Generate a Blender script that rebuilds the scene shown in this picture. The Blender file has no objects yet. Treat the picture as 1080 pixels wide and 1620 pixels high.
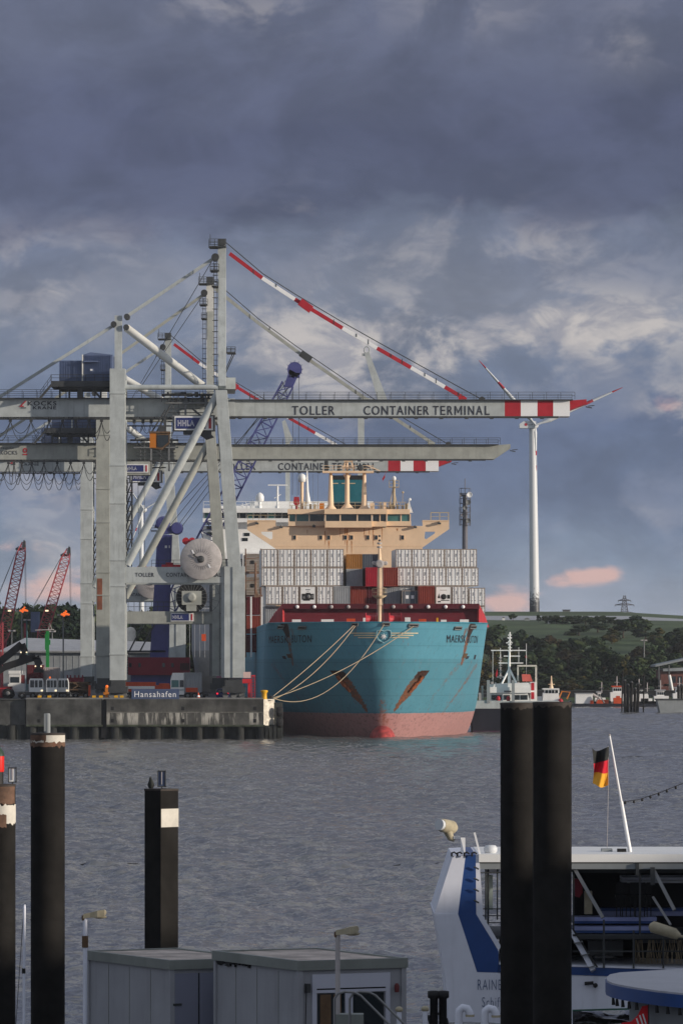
import bpy, math, random
from mathutils import Vector, Matrix, noise as mnoise
rnd = random.Random(7)
SC = bpy.context.scene
COL = SC.collection
F, CAMH, YH = 8000.0, 10.4, 1050.0
def W(px, py, Y):                      # a photo pixel (1080 wide) at a real depth -> a point in metres
    return Vector(((px - 540) * Y / F, Y, CAMH + (YH - py) * Y / F))
def V(*a): return Vector(a)

# ------------------------------------------------------------------ mesh builder
class MB:
    def __init__(s): s.v = []; s.f = []; s.m = []; s.sm = []
    def add(s, vs, fs, mi=0, smooth=False):
        o = len(s.v); s.v += [Vector(p) for p in vs]
        for f in fs:
            s.f.append([i + o for i in f]); s.m.append(mi); s.sm.append(smooth)
        return s
    def hexa(s, p, mi=0):              # 8 points: bottom ring 0-3, top ring 4-7
        return s.add(p, [(3,2,1,0),(4,5,6,7),(0,1,5,4),(1,2,6,5),(2,3,7,6),(3,0,4,7)], mi)
    def bx(s, x0, x1, y0, y1, z0, z1, mi=0):
        return s.hexa([(x0,y0,z0),(x1,y0,z0),(x1,y1,z0),(x0,y1,z0),(x0,y0,z1),(x1,y0,z1),(x1,y1,z1),(x0,y1,z1)], mi)
    def pb(s, px0, px1, py0, py1, Y, dy, mi=0):   # box from a pixel rectangle at depth Y, dy metres thick
        a = W(px0, py1, Y); b = W(px1, py0, Y)
        return s.bx(a.x, b.x, Y, Y + dy, a.z, b.z, mi)
    def prism(s, pts, d, mi=0):        # planar outline extruded by vector d
        n = len(pts); d = Vector(d); a = [Vector(p) for p in pts]
        nn = Vector((0,0,0))
        for i in range(n): nn += a[i].cross(a[(i+1) % n])
        if nn.dot(d) > 0: a.reverse()
        vs = a + [p + d for p in a]
        fs = [tuple(range(n)), tuple(range(2*n-1, n-1, -1))] + [(i, i+n, (i+1) % n + n, (i+1) % n) for i in range(n)]
        return s.add(vs, fs, mi)
    def pp(s, pix, Y, dy, mi=0):       # pixel outline at depth Y, dy metres thick
        return s.prism([W(a, b, Y) for a, b in pix], (0, dy, 0), mi)
    def bar(s, p, q, w, h, mi=0):      # rectangular member; w sideways (mostly in the XZ plane), h deep
        p = Vector(p); q = Vector(q); d = (q - p).normalized()
        n = d.cross(Vector((0,1,0)))
        if n.length < .05: n = d.cross(Vector((0,0,1)))
        n.normalize(); m = d.cross(n)
        n *= w/2; m *= h/2
        return s.hexa([p-n-m, p+n-m, p+n+m, p-n+m, q-n-m, q+n-m, q+n+m, q-n+m], mi)
    def tube(s, pts, r, n=6, mi=0, r2=None, caps=True):
        pts = [Vector(p) for p in pts]; k = len(pts)
        rs = r if isinstance(r, (list, tuple)) else [r + ((r2 if r2 is not None else r) - r) * i / max(1, k-1) for i in range(k)]
        vs = []; prev = None
        for i, p in enumerate(pts):
            d = (pts[min(i+1, k-1)] - pts[max(i-1, 0)])
            if d.length < 1e-9: d = Vector((0,0,1))
            d.normalize()
            if prev is None:
                a = d.orthogonal().normalized()
            else:
                a = (prev - d * prev.dot(d))
                a = a.normalized() if a.length > 1e-6 else d.orthogonal().normalized()
            prev = a; b = d.cross(a)
            for j in range(n):
                t = 2*math.pi*j/n
                vs.append(p + (a*math.cos(t) + b*math.sin(t)) * rs[i])
        fs = [(i*n+j, i*n+(j+1) % n, (i+1)*n+(j+1) % n, (i+1)*n+j) for i in range(k-1) for j in range(n)]
        s.add(vs, fs, mi, n > 5)
        if caps:
            s.add(vs[:n], [tuple(range(n-1, -1, -1))], mi); s.add(vs[-n:], [tuple(range(n))], mi)
        return s
    def lathe(s, c, prof, n=20, mi=0, axis='z', a0=0):   # prof: (radius, height) pairs
        c = Vector(c); vs = []
        for r, h in prof:
            for j in range(n):
                t = 2*math.pi*j/n + a0; x, y = r*math.cos(t), r*math.sin(t)
                vs.append(c + (Vector((x, y, h)) if axis == 'z' else Vector((x, h, y)) if axis == 'y' else Vector((h, x, y))))
        k = len(prof)
        fs = []
        for i in range(k-1):
            for j in range(n):
                q = (i*n+j, i*n+(j+1) % n, (i+1)*n+(j+1) % n, (i+1)*n+j)
                fs.append(q[::-1] if axis == 'y' else q)
        s.add(vs, fs, mi, n > 5)
        s.add(vs[:n], [tuple(range(n-1,-1,-1))], mi); s.add(vs[-n:], [tuple(range(n))], mi)
        return s
    def ball(s, c, r, mi=0, sc=(1,1,1), n=12):
        c = Vector(c); vs = []; fs = []
        k = max(4, n//2)
        for i in range(k+1):
            t = math.pi*i/k
            for j in range(n):
                a = 2*math.pi*j/n
                vs.append(c + Vector((r*sc[0]*math.sin(t)*math.cos(a), r*sc[1]*math.sin(t)*math.sin(a), -r*sc[2]*math.cos(t))))
        for i in range(k):
            for j in range(n):
                fs.append((i*n+j, i*n+(j+1) % n, (i+1)*n+(j+1) % n, (i+1)*n+j))
        return s.add(vs, fs, mi, True)
    def build(s, name, mats, parent=None, loc=None, sharp=True):
        off = Vector(loc) if loc is not None else (Vector(parent['_o']) if parent is not None else Vector((0,0,0)))
        me = bpy.data.meshes.new(name)
        me.from_pydata([tuple(p - off) for p in s.v], [], s.f)
        if not isinstance(mats, (list, tuple)): mats = [mats]
        for m in mats: me.materials.append(m)
        me.polygons.foreach_set('material_index', s.m)
        me.polygons.foreach_set('use_smooth', s.sm)
        me.validate(); me.update()
        o = bpy.data.objects.new(name, me); COL.objects.link(o)
        o['_o'] = tuple(off)
        if parent is not None: o.parent = parent
        elif loc is not None: o.location = off
        return o

def tag(o, label, cat, group=None, kind=None):
    if label: o['label'] = label
    if cat: o['category'] = cat
    if group: o['group'] = group
    if kind: o['kind'] = kind
    return o
def thing(name, label, cat, loc, group=None):
    o = bpy.data.objects.new(name, None); COL.objects.link(o)
    o.empty_display_size = .5
    o.location = loc; o['_o'] = tuple(loc)
    return tag(o, label, cat, group)
def struct(name, mb, mats):
    o = mb.build(name, mats); o['kind'] = 'structure'; return o
def copy_tree(o, parent=None):
    c = o.copy(); COL.objects.link(c); c.parent = parent
    for ch in list(o.children): copy_tree(ch, c)
    return c

# ------------------------------------------------------------------ materials
def srgb(r, g, b):
    f = lambda c: (c/255/12.92) if c/255 <= .04045 else ((c/255+.055)/1.055)**2.4
    return (f(r), f(g), f(b))
class NT:
    def __init__(s, tree): s.t = tree; s.n = tree.nodes; s.l = tree.links
    def node(s, typ, **k):
        n = s.n.new(typ)
        for a, b in k.items(): setattr(n, a, b)
        return n
    def put(s, sock, v):
        if hasattr(v, 'is_output'): s.l.new(v, sock)
        elif v is not None:
            if sock.type == 'RGBA' and isinstance(v, (tuple, list)) and len(v) == 3: v = (*v, 1)
            sock.default_value = v
    def math(s, op, a, b=None, c=None, clamp=False):
        n = s.node('ShaderNodeMath', operation=op, use_clamp=clamp)
        s.put(n.inputs[0], a)
        if b is not None: s.put(n.inputs[1], b)
        if c is not None: s.put(n.inputs[2], c)
        return n.outputs[0]
    def vmath(s, op, a, b=None):
        n = s.node('ShaderNodeVectorMath', operation=op); s.put(n.inputs[0], a)
        if b is not None: s.put(n.inputs[1], b)
        return n.outputs['Value'] if op in ('LENGTH', 'DOT_PRODUCT', 'DISTANCE') else n.outputs[0]
    def mix(s, f, a, b, mode='MIX'):
        n = s.node('ShaderNodeMix', data_type='RGBA', blend_type=mode)
        s.put(n.inputs['Factor'], f); s.put(n.inputs[6], a); s.put(n.inputs[7], b); return n.outputs[2]
    def noise(s, vec, scale, detail=4, rough=.55, dist=0):
        n = s.node('ShaderNodeTexNoise'); s.put(n.inputs['Vector'], vec)
        n.inputs['Scale'].default_value = scale; n.inputs['Detail'].default_value = detail
        n.inputs['Roughness'].default_value = rough; n.inputs['Distortion'].default_value = dist
        return n.outputs['Fac']
    def smooth(s, v, lo, hi):
        n = s.node('ShaderNodeMapRange', interpolation_type='SMOOTHSTEP'); s.put(n.inputs[0], v)
        n.inputs[1].default_value = lo; n.inputs[2].default_value = hi
        return n.outputs[0]
    def ramp(s, v, pts, interp='LINEAR'):
        n = s.node('ShaderNodeValToRGB'); s.put(n.inputs[0], v); r = n.color_ramp; r.interpolation = interp
        while len(r.elements) < len(pts): r.elements.new(.5)
        for e, (p, c) in zip(r.elements, pts): e.position = p; e.color = (*c, 1) if len(c) == 3 else c
        return n.outputs[0]
RUST = (.17, .055, .02)
def M(name, col, rough=.6, metal=0, var=.18, scale=.6, rust=0, dirt=.25, rustcol=RUST, bump=0, bscale=8, emit=None, estr=1, spec=.35, rand=0):
    m = bpy.data.materials.new(name); m.use_nodes = True
    t = NT(m.node_tree); p = t.n['Principled BSDF']
    co = t.node('ShaderNodeTexCoord').outputs['Object']
    c = col
    if rand:
        ri = t.node('ShaderNodeObjectInfo').outputs['Random']
        cv = t.node('ShaderNodeCombineXYZ'); t.put(cv.inputs[0], t.math('MULTIPLY', ri, 37.0)); t.put(cv.inputs[2], t.math('MULTIPLY', ri, 91.0))
        co = t.vmath('ADD', co, cv.outputs[0])
    if var:
        k = t.noise(co, scale, 5, .6)
        c = t.mix(t.smooth(k, .3, .7), tuple(x*(1-var) for x in col), tuple(min(1, x*(1+var)) for x in col))
    if dirt:
        st = t.vmath('MULTIPLY', co, (2.2, 2.2, .22))
        k = t.smooth(t.noise(st, 1.0, 5, .65), .5, .8)
        c = t.mix(t.math('MULTIPLY', k, dirt), c, tuple(x*.45+.01 for x in col))
    if rust:
        st = t.vmath('MULTIPLY', co, (1.6, 1.6, .3))
        k1 = t.noise(st, 1.3, 6, .7); k2 = t.noise(co, 3.1, 3, .6)
        k = t.smooth(t.math('ADD', t.math('MULTIPLY', k1, .75), t.math('MULTIPLY', k2, .25)), .66-.2*rust, .82-.2*rust)
        c = t.mix(t.math('MULTIPLY', k, min(1, .6+rust*.4)), c, rustcol)
    if rand: c = t.mix(t.math('MULTIPLY', ri, rand), c, tuple(x*.62 for x in col))
    t.put(p.inputs['Base Color'], c)
    p.inputs['Roughness'].default_value = rough; p.inputs['Metallic'].default_value = metal
    p.inputs['Specular IOR Level'].default_value = spec
    if bump:
        b = t.node('ShaderNodeBump'); b.inputs['Strength'].default_value = bump; b.inputs['Distance'].default_value = .05
        t.put(b.inputs['Height'], t.noise(co, bscale, 4, .6)); t.put(p.inputs['Normal'], b.outputs[0])
    if emit:
        t.put(p.inputs['Emission Color'], emit); p.inputs['Emission Strength'].default_value = estr
    return m
MT = {}
def dm(name, *a, **k): MT[name] = M(name, *a, **k)
dm('crane_grey', (.415,.445,.44), .55, var=.12, dirt=.5, rust=.2)
dm('crane_tan', (.34,.35,.315), .6, var=.12, dirt=.4, rust=.3)
dm('crane_white', (.62,.62,.58), .55, var=.08, dirt=.25, rust=.1)
dm('signal_red', (.42,.018,.03), .5, var=.12, dirt=.2)
dm('dark_steel', (.045,.048,.05), .6, var=.2, dirt=.2)
dm('mid_steel', (.16,.165,.165), .55, var=.2, dirt=.4, rust=.15)
dm('black', (.012,.012,.013), .6, var=.2, dirt=0)
dm('rubber', (.014,.014,.015), .85, var=.2, dirt=0)
dm('house_blue', (.10,.135,.235), .6, var=.12, dirt=.3)
dm('sign_blue', (.02,.03,.13), .45, var=.05, dirt=.1)
dm('slate_sign', (.06,.085,.16), .5, var=.08, dirt=.15)
dm('white', (.78,.78,.76), .5, var=.05, dirt=.12)
dm('ship_white', (.80,.80,.78), .45, var=.05, dirt=.15, rust=.06)
dm('pure_white', (.85,.85,.85), .4, var=.02, dirt=0)
dm('ink', (.03,.032,.045), .6, var=.1, dirt=0)
dm('orange', (.5,.16,.012), .5, var=.12, dirt=.25)
dm('orange_red', (.55,.07,.015), .5, var=.12, dirt=.3)
dm('reel_grey', (.42,.39,.38), .7, var=.12, scale=1.2, dirt=.3)
dm('beige', (.82,.60,.40), .55, var=.05, dirt=.12, rust=.12, rustcol=(.36,.11,.03))
dm('glass_dark', (.012,.018,.022), .08, var=0, dirt=0, spec=.6)
dm('glass_teal', (.05,.16,.15), .1, var=.2, scale=.4, dirt=0, spec=.6)
dm('teal', (.012,.13,.17), .5, var=.12, dirt=.2)
dm('break_red', (.15,.012,.022), .55, var=.12, dirt=.25, rust=.05)
dm('break_red_shade', (.085,.007,.014), .6, var=.12, dirt=.25)
dm('reefer', (.84,.85,.84), .5, var=.05, dirt=.2, rust=.24, rustcol=(.24,.13,.075), rand=.3)
dm('reefer_frame', (.31,.265,.23), .65, var=.3, scale=2, dirt=.4, rust=.6, rand=.4)
dm('box_grey', (.30,.32,.34), .6, var=.1, dirt=.4, rust=.15)
dm('box_slate', (.085,.105,.13), .6, var=.1, dirt=.3, rust=.1)
dm('box_brown', (.30,.135,.03), .6, var=.1, dirt=.25, rust=.1)
dm('box_red', (.36,.012,.03), .55, var=.1, dirt=.2)
dm('box_rust', (.22,.035,.022), .6, var=.12, dirt=.3, rust=.2)
dm('box_maroon', (.11,.012,.018), .6, var=.12, dirt=.3, rust=.1)
dm('crane_blue', (.06,.065,.21), .5, var=.12, dirt=.25)
dm('house_red', (.20,.006,.022), .5, var=.08, dirt=.25)
dm('lattice_red', (.42,.07,.08), .55, var=.15, dirt=.3)
dm('hull_grey', (.34,.35,.37), .55, var=.06, dirt=.35)
dm('hull_purple', (.06,.02,.05), .6, var=.1, dirt=.3)
dm('hull_black', (.012,.013,.022), .5, var=.2, dirt=.2)
dm('roof_grey', (.34,.35,.37), .7, var=.1, dirt=.25)
dm('wall_grey', (.25,.27,.28), .7, var=.1, dirt=.3)
dm('brick', (.14,.055,.045), .8, var=.25, dirt=.3)
dm('green_paint', (.01,.20,.04), .5, var=.15, dirt=.2)
dm('yellow', (.72,.38,.012), .5, var=.1, dirt=.2)
dm('rope', (.50,.40,.26), .9, var=.1, dirt=0)
dm('turbine', (.62,.64,.66), .5, var=.03, dirt=.12)
dm('teal_boat', (.03,.12,.13), .4, var=.1, dirt=.1)
dm('boat_white', (.70,.72,.80), .4, var=.06, dirt=.28)
dm('boat_blue', (.022,.065,.22), .4, var=.12, dirt=.25)
dm('rail_steel', (.22,.22,.22), .4, .4, var=.1, dirt=.1)
dm('cabin', (.31,.315,.335), .55, var=.08, dirt=.4, rust=.05)
dm('cabin_trim', (.21,.225,.205), .6, var=.12, dirt=.4, rust=.12)
dm('cabin_roof', (.46,.39,.34), .8, var=.35, scale=1.2, dirt=.5)
dm('lamp_beige', (.40,.35,.24), .6, var=.15, scale=4, dirt=.3)
dm('tail_red', (.5,.01,.02), .4, var=0, dirt=0, emit=(1,.02,.05), estr=1.2)
dm('lamp_glint_orange', (.6,.14,.02), .4, var=0, dirt=0, emit=(1,.16,.02), estr=.8)  # beacon and marker lamp; also the sun glints on the floodlights
dm('lamp_warm', (.8,.7,.5), .4, var=0, dirt=0, emit=(1,.8,.5), estr=1.2)
dm('flag_black', (.02,.022,.022), .8, var=.1, dirt=0)
dm('flag_red', (.55,.012,.03), .8, var=.1, dirt=0)
dm('flag_gold', (.75,.36,.03), .8, var=.1, dirt=0)
dm('launch_roof', (.40,.40,.43), .6, var=.06, dirt=.25)
dm('pile_steel', (.0165,.0155,.0145), .75, var=.28, scale=1.5, dirt=.2, rust=.08, rustcol=(.05,.026,.018), spec=.08)
dm('pile_rust', (.13,.075,.05), .8, var=.4, scale=3, dirt=.3, rust=.55, rustcol=(.17,.05,.025))
dm('pile_white', (.60,.57,.50), .7, var=.12, scale=2.5, dirt=.3, rust=.15)
dm('pile_worn', (.038,.030,.025), .7, var=.4, scale=3, dirt=.3, rust=.3, rustcol=(.07,.03,.018))
dm('bird', (.014,.018,.016), .7, var=.2, dirt=0)
dm('trunk', (.06,.045,.03), .9, var=.2, dirt=0)
dm('wood', (.12,.07,.035), .7, var=.25, scale=3, dirt=.2)
dm('tower_grey', (.12,.12,.14), .6, var=.15, dirt=.3)
for i, c in enumerate([(.032,.054,.023),(.050,.070,.026),(.018,.034,.018)]): dm('leaf_%d' % i, c, .8, var=.3, scale=.5, dirt=0, spec=.15, rand=.9)
for i, c in enumerate([(.075,.070,.020),(.10,.075,.018),(.04,.048,.018)]): dm('leaf_autumn_%d' % i, c, .8, var=.3, scale=.5, dirt=0, spec=.15, rand=.9)
for i, c in enumerate([(.06,.042,.022),(.045,.038,.02),(.034,.038,.018)]): dm('leaf_rust_%d' % i, c, .8, var=.3, scale=.5, dirt=0, spec=.15, rand=.9)
m = MT

# ------------------------------------------------------------------ lettering
def text_mesh(s, bold=0.0):
    cu = bpy.data.curves.new('txt', 'FONT'); cu.body = s; cu.size = 1; cu.offset = bold; cu.resolution_u = 3; cu.space_character = 1.16
    ob = bpy.data.objects.new('txt', cu); COL.objects.link(ob)
    bpy.context.view_layer.update()
    me = bpy.data.meshes.new_from_object(ob.evaluated_get(bpy.context.evaluated_depsgraph_get()))
    vs = [tuple(v.co) for v in me.vertices]; fs = [tuple(p.vertices) for p in me.polygons]
    bpy.data.objects.remove(ob); bpy.data.curves.remove(cu); bpy.data.meshes.remove(me)
    x0 = min(v[0] for v in vs); x1 = max(v[0] for v in vs); y0 = min(v[1] for v in vs); y1 = max(v[1] for v in vs)
    return [((x-x0)/(x1-x0), (y-y0)/(y1-y0)) for x, y, _ in vs], fs
def text_flat(mb, s, p, ux, uz, bold=.0, mi=0, d=(0,-.01,0)):   # p lower left, ux/uz full width/height vectors
    vs, fs = text_mesh(s, bold); p = Vector(p); ux = Vector(ux); uz = Vector(uz)
    mb.add([p + ux*a + uz*b + Vector(d) for a, b in vs], fs, mi)
def text_px(mb, s, px0, px1, py0, py1, Y, bold=0, mi=0, dy=-.02):
    a = W(px0, py1, Y); b = W(px1, py0, Y)
    text_flat(mb, s, a, (b.x-a.x, 0, 0), (0, 0, b.z-a.z), bold, mi, (0, dy, 0))
# ------------------------------------------------------------------ camera, sun, sky
cam = bpy.data.cameras.new('camera'); co = bpy.data.objects.new('camera', cam); COL.objects.link(co)
cam.sensor_fit = 'HORIZONTAL'; cam.sensor_width = 24; cam.lens = 24*F/1080; cam.shift_y = 240/1080
cam.clip_start = 1; cam.clip_end = 20000
# shift is measured against the larger image side
cam.sensor_fit = 'AUTO'; cam.sensor_width = 36; cam.lens = 36*F/1620; cam.shift_y = 240/1620
co.location = (0, 0, CAMH); co.rotation_euler = (math.pi/2, 0, 0)
SC.camera = co
SC.render.resolution_x, SC.render.resolution_y = 682, 1024
SC.view_settings.view_transform = 'Standard'; SC.view_settings.look = 'None'
SC.view_settings.exposure = .12; SC.view_settings.gamma = 1
SUN_EL = 11.0
sd = Vector((.93, -.37, 0)).normalized() * math.cos(math.radians(SUN_EL)) + Vector((0, 0, math.sin(math.radians(SUN_EL))))
sun = bpy.data.lights.new('sun', 'SUN'); sun.energy = 3.8; sun.angle = math.radians(.5); sun.color = (1, .885, .75)
so = bpy.data.objects.new('sun', sun); COL.objects.link(so)
so.rotation_euler = sd.to_track_quat('Z', 'Y').to_euler(); so.location = (200, -100, 200)
wd = bpy.data.worlds.new('World'); SC.world = wd; wd.use_nodes = True
t = NT(wd.node_tree)
bg = t.n['Background']; bg.inputs['Strength'].default_value = .1
sky = t.node('ShaderNodeTexSky', sky_type='NISHITA'); sky.sun_disc = False
sky.sun_elevation = math.radians(SUN_EL); sky.sun_rotation = math.atan2(sd.x, sd.y)
dirn = t.node('ShaderNodeTexCoord').outputs['Generated']
sx = t.node('ShaderNodeSeparateXYZ'); t.put(sx.inputs[0], dirn)
U = t.math('MULTIPLY', sx.outputs[0], 8000); VV = t.math('MULTIPLY', sx.outputs[2], 8000)
def nz(kx, kz, sc, det, rg, off=(0,0,0), dist=0):
    v = t.vmath('ADD', t.vmath('MULTIPLY', dirn, (kx, kx, kz)), off)
    return t.noise(v, sc, det, rg, dist)
n1 = nz(1, 2.3, 20, 7, .55, (3.1, .2, 1.7), .25)
n2 = nz(1, 1.7, 52, 7, .6, (.3, 5.2, .7), .3)
n3 = nz(1, 1.5, 34, 8, .58, (7.7, 1.2, 4.1), .5)
n4 = nz(1, 2.0, 9, 5, .5, (1.7, 3.2, 2.9), .1)
wv = t.math('ADD', VV, t.math('MULTIPLY', t.math('SUBTRACT', n1, .5), 260))
wv = t.math('ADD', wv, t.math('MULTIPLY', t.math('SUBTRACT', n2, .5), 95))
tt = t.math('DIVIDE', wv, 1300, clamp=True)
S = srgb
base = t.ramp(tt, [(0, S(154,160,174)), (.05, S(142,151,168)), (.12, S(118,133,156)), (.20, S(100,115,144)), (.29, S(92,106,136)),
                   (.37, S(106,118,142)), (.45, S(119,126,144)), (.52, S(104,113,136)), (.555, S(82,89,115)), (.64, S(80,86,113)), (.78, S(93,99,122)), (1, S(91,97,121))])
# billow shading
n5 = nz(1, 1.9, 85, 7, .6, (5.3, 2.2, 9.1), .6)
sh = t.math('ADD', t.math('MULTIPLY', t.math('SUBTRACT', t.smooth(n3, .36, .64), .5), .25), t.math('MULTIPLY', t.math('SUBTRACT', n4, .5), .5))
sh = t.math('ADD', sh, t.math('MULTIPLY', t.math('SUBTRACT', t.smooth(n5, .38, .62), .5), .07))
base = t.vmath('MULTIPLY', base, t.vmath('ADD', (1, 1, 1), t.vmath('SCALE', (1, 1, 1), None)) if False else (1, 1, 1))
def scale(col, f):
    n = t.node('ShaderNodeVectorMath', operation='SCALE'); t.put(n.inputs[0], col); t.put(n.inputs[3], f); return n.outputs[0]
base = scale(base, t.math('ADD', 1, sh))
def gauss(px, py, su, sv):
    a = t.math('DIVIDE', t.math('SUBTRACT', U, px-540), su); b = t.math('DIVIDE', t.math('SUBTRACT', VV, YH-py), sv)
    r = t.math('ADD', t.math('MULTIPLY', a, a), t.math('MULTIPLY', b, b))
    g = t.math('POWER', 2.718, t.math('MULTIPLY', r, -1))
    return t.math('MULTIPLY', g, t.math('GREATER_THAN', sx.outputs[1], 0))
def blobs(lst):
    s = None
    for px, py, su, sv, a in lst:
        g = t.math('MULTIPLY', gauss(px, py, su, sv), a)
        s = g if s is None else t.math('ADD', s, g)
    return s
nn = t.math('ADD', t.math('MULTIPLY', n2, .5), t.math('MULTIPLY', n3, .5))
# pale cumulus edges
lm = blobs([(480,550,170,90,1.0),(860,512,240,56,.95),(30,470,110,70,.6),(1065,650,60,45,.8),(640,610,120,50,.5),(20,890,130,50,.9),
            (950,560,140,60,.3),(700,400,200,40,.3),(130,400,120,50,.3),(430,30,60,40,.3),(1000,70,70,50,.25),(250,780,120,60,.6),(100,770,90,50,.5),(900,395,120,40,.35),(1000,520,80,40,.5),(720,560,90,40,.5),(1000,820,120,60,.25),(620,330,160,40,.3),(330,20,60,30,.3),(730,20,120,40,.25)])
mk = t.math('MULTIPLY', lm, t.smooth(nn, .46, .555), clamp=True)
cold = t.mix(t.math('MULTIPLY', mk, .92), base, t.mix(t.smooth(n5, .4, .6), S(150,150,160), S(190,184,182)))
# low clouds caught by the sun
pk = blobs([(797,955,50,28,1.15),(912,914,52,17,1.05),(958,908,26,13,.75),(100,935,80,34,.9),(30,868,60,20,.6),(1010,945,50,16,.25),(1065,640,40,24,.5),(150,760,60,18,.3)])
mk = t.smooth(t.math('ADD', pk, t.math('ADD', t.math('MULTIPLY', t.math('SUBTRACT', n5, .5), 1.9), t.math('MULTIPLY', t.math('SUBTRACT', n3, .5), 2.2))), .35, 1.15)
mk = t.math('MULTIPLY', mk, t.smooth(pk, .04, .35))
cold = t.mix(t.math('MULTIPLY', mk, .78), cold, S(222,178,166))
# sky brightened overhead and behind the viewer, unseen fill for shaded fronts
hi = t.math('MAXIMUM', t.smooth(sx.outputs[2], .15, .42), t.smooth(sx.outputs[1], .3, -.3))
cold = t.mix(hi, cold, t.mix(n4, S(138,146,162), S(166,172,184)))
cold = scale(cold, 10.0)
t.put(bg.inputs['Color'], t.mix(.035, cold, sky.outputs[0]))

# ------------------------------------------------------------------ water
def water_mat():
    mm = bpy.data.materials.new('water'); mm.use_nodes = True; t = NT(mm.node_tree); p = t.n['Principled BSDF']
    co = t.node('ShaderNodeTexCoord').outputs['Object']
    big = t.noise(t.vmath('MULTIPLY', co, (.02, .006, 1)), 1, 4, .6)
    t.put(p.inputs['Base Color'], t.mix(t.smooth(big, .35, .65), (.150,.145,.136), (.175,.168,.156)))
    p.inputs['Roughness'].default_value = .14; p.inputs['IOR'].default_value = 1.33
    # fine ripples riding on the modelled waves: slopes straight from vector noise
    acc = t.node('ShaderNodeNewGeometry').outputs['Normal']
    for fx_, fy_, k, det in ((2.2,1.4,.8,4),(6.5,4.5,.5,3)):
        n = t.node('ShaderNodeTexNoise'); t.put(n.inputs['Vector'], t.vmath('MULTIPLY', co, (fx_, fy_, 1)))
        n.inputs['Scale'].default_value = 1; n.inputs['Detail'].default_value = det; n.inputs['Roughness'].default_value = .6; n.inputs['Distortion'].default_value = .5
        acc = t.vmath('ADD', acc, t.vmath('MULTIPLY', t.vmath('SUBTRACT', n.outputs['Color'], (.5,.5,.5)), (k, k, 0)))
    t.put(p.inputs['Normal'], t.vmath('NORMALIZE', acc))
    return mm
import numpy as np
def wave_height(X, Y):
    rg = np.random.RandomState(5); Z = np.zeros_like(X)
    gust = .75 + .35*np.sin(X*.031+Y*.013+.7*np.sin(Y*.017)) * np.sin(Y*.021-X*.011+1.3)
    for lam in np.geomspace(.75, 8, 50):
        a = math.radians(205) + rg.normal(0, .62); k = 2*math.pi/lam
        ph = k*(X*math.cos(a) + Y*math.sin(a)) + rg.uniform(0, 6.28) + .8*np.sin(X*.09*rg.uniform(.5,1.5)+Y*.05*rg.uniform(.5,1.5))
        amp = .0135*lam**.32
        Z += amp*(np.sin(ph) + .28*np.sin(2*ph+1.5))*(gust if lam < 5 else 1)
    return Z
vs_, fs_, off_ = [], [], 0
pw_ = 0
for (y0, y1, xw, d) in ((62, 262, 38, .28), (261, 562, 60, .5), (561, 1240, 125, 1.05)):
    xa = np.arange(-xw, xw+d, d); ya = np.arange(y0, y1+d, d)
    X, Yg = np.meshgrid(xa, ya); Zg = wave_height(X, Yg)
    Zg[:, 0] = -.45; Zg[:, -1] = -.45; Zg[0, np.abs(xa) >= pw_] = -.45; pw_ = xw
    vs_.append(np.stack([X.ravel(), Yg.ravel(), Zg.ravel()], 1)); nx_, ny_ = len(xa), len(ya)
    I = (np.arange(ny_-1)[:, None]*nx_ + np.arange(nx_-1)[None, :]).ravel() + off_
    fs_.append(np.stack([I, I+1, I+1+nx_, I+nx_], 1)); off_ += nx_*ny_
vs_.append(np.array([(-3000,-400,-.4),(3000,-400,-.4),(3000,9000,-.4),(-3000,9000,-.4)])); fs_.append(np.array([[off_, off_+1, off_+2, off_+3]]))
VA = np.concatenate(vs_).astype(np.float32); FA = np.concatenate(fs_).astype(np.int32)
wme = bpy.data.meshes.new('water'); wme.vertices.add(len(VA)); wme.vertices.foreach_set('co', VA.ravel())
wme.loops.add(FA.size); wme.loops.foreach_set('vertex_index', FA.ravel()); wme.polygons.add(len(FA))
wme.polygons.foreach_set('loop_start', np.arange(0, FA.size, 4, dtype=np.int32)); wme.polygons.foreach_set('use_smooth', np.ones(len(FA), dtype=bool))
wme.update(calc_edges=True); wme.validate(); wme.materials.append(water_mat())
wo_ = bpy.data.objects.new('water', wme); COL.objects.link(wo_); wo_['kind'] = 'structure'

# ------------------------------------------------------------------ land
def sstep(x, a, b):
    q = max(0, min(1, (x-a)/(b-a))); return q*q*(3-2*q)
PROF = [(1220,-2),(1226,.6),(1240,3.4),(1340,6.2),(1400,9.5),(1500,17),(1600,22.6),(1640,24.1),(1660,24.5),(1700,26.4),(1720,26.7),(1757,28.5),(1850,28.5),(2200,14),(3500,8),(9000,8)]
def ground_z(x, y):
    for (a, za), (b, zb) in zip(PROF, PROF[1:]):
        if a <= y <= b:
            z = za + (zb-za)*(y-a)/(b-a); break
    else: z = PROF[-1][1]
    mrt = sstep(x, 5, 40)
    low = min(z, 6.0)
    w = mnoise.noise(Vector((x*.02, y*.012, 3.3)))*1.1 * sstep(y, 1240, 1400)
    tilt = -max(0, x-95)*.06*sstep(y, 1500, 1750)
    return low + (z - low + tilt)*mrt + w*mrt*(0 if 1640 < y < 1860 else 1)
tm = MB(); ys = [1220,1226,1240,1270,1300,1340,1370,1400,1430,1460,1500,1540,1570,1600,1640,1660,1680,1700,1720,1740,1757,1800,1850,1950,2200,2800,3500,5000,9000]
xs = [-3000,-1000,-400]+[-200+8*i for i in range(60)]+[300,420,800,3000]
tm.add([(x, y, ground_z(x, y)) for y in ys for x in xs], [(j*len(xs)+i, j*len(xs)+i+1, (j+1)*len(xs)+i+1, (j+1)*len(xs)+i) for j in range(len(ys)-1) for i in range(len(xs)-1)], 0, True)
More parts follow.
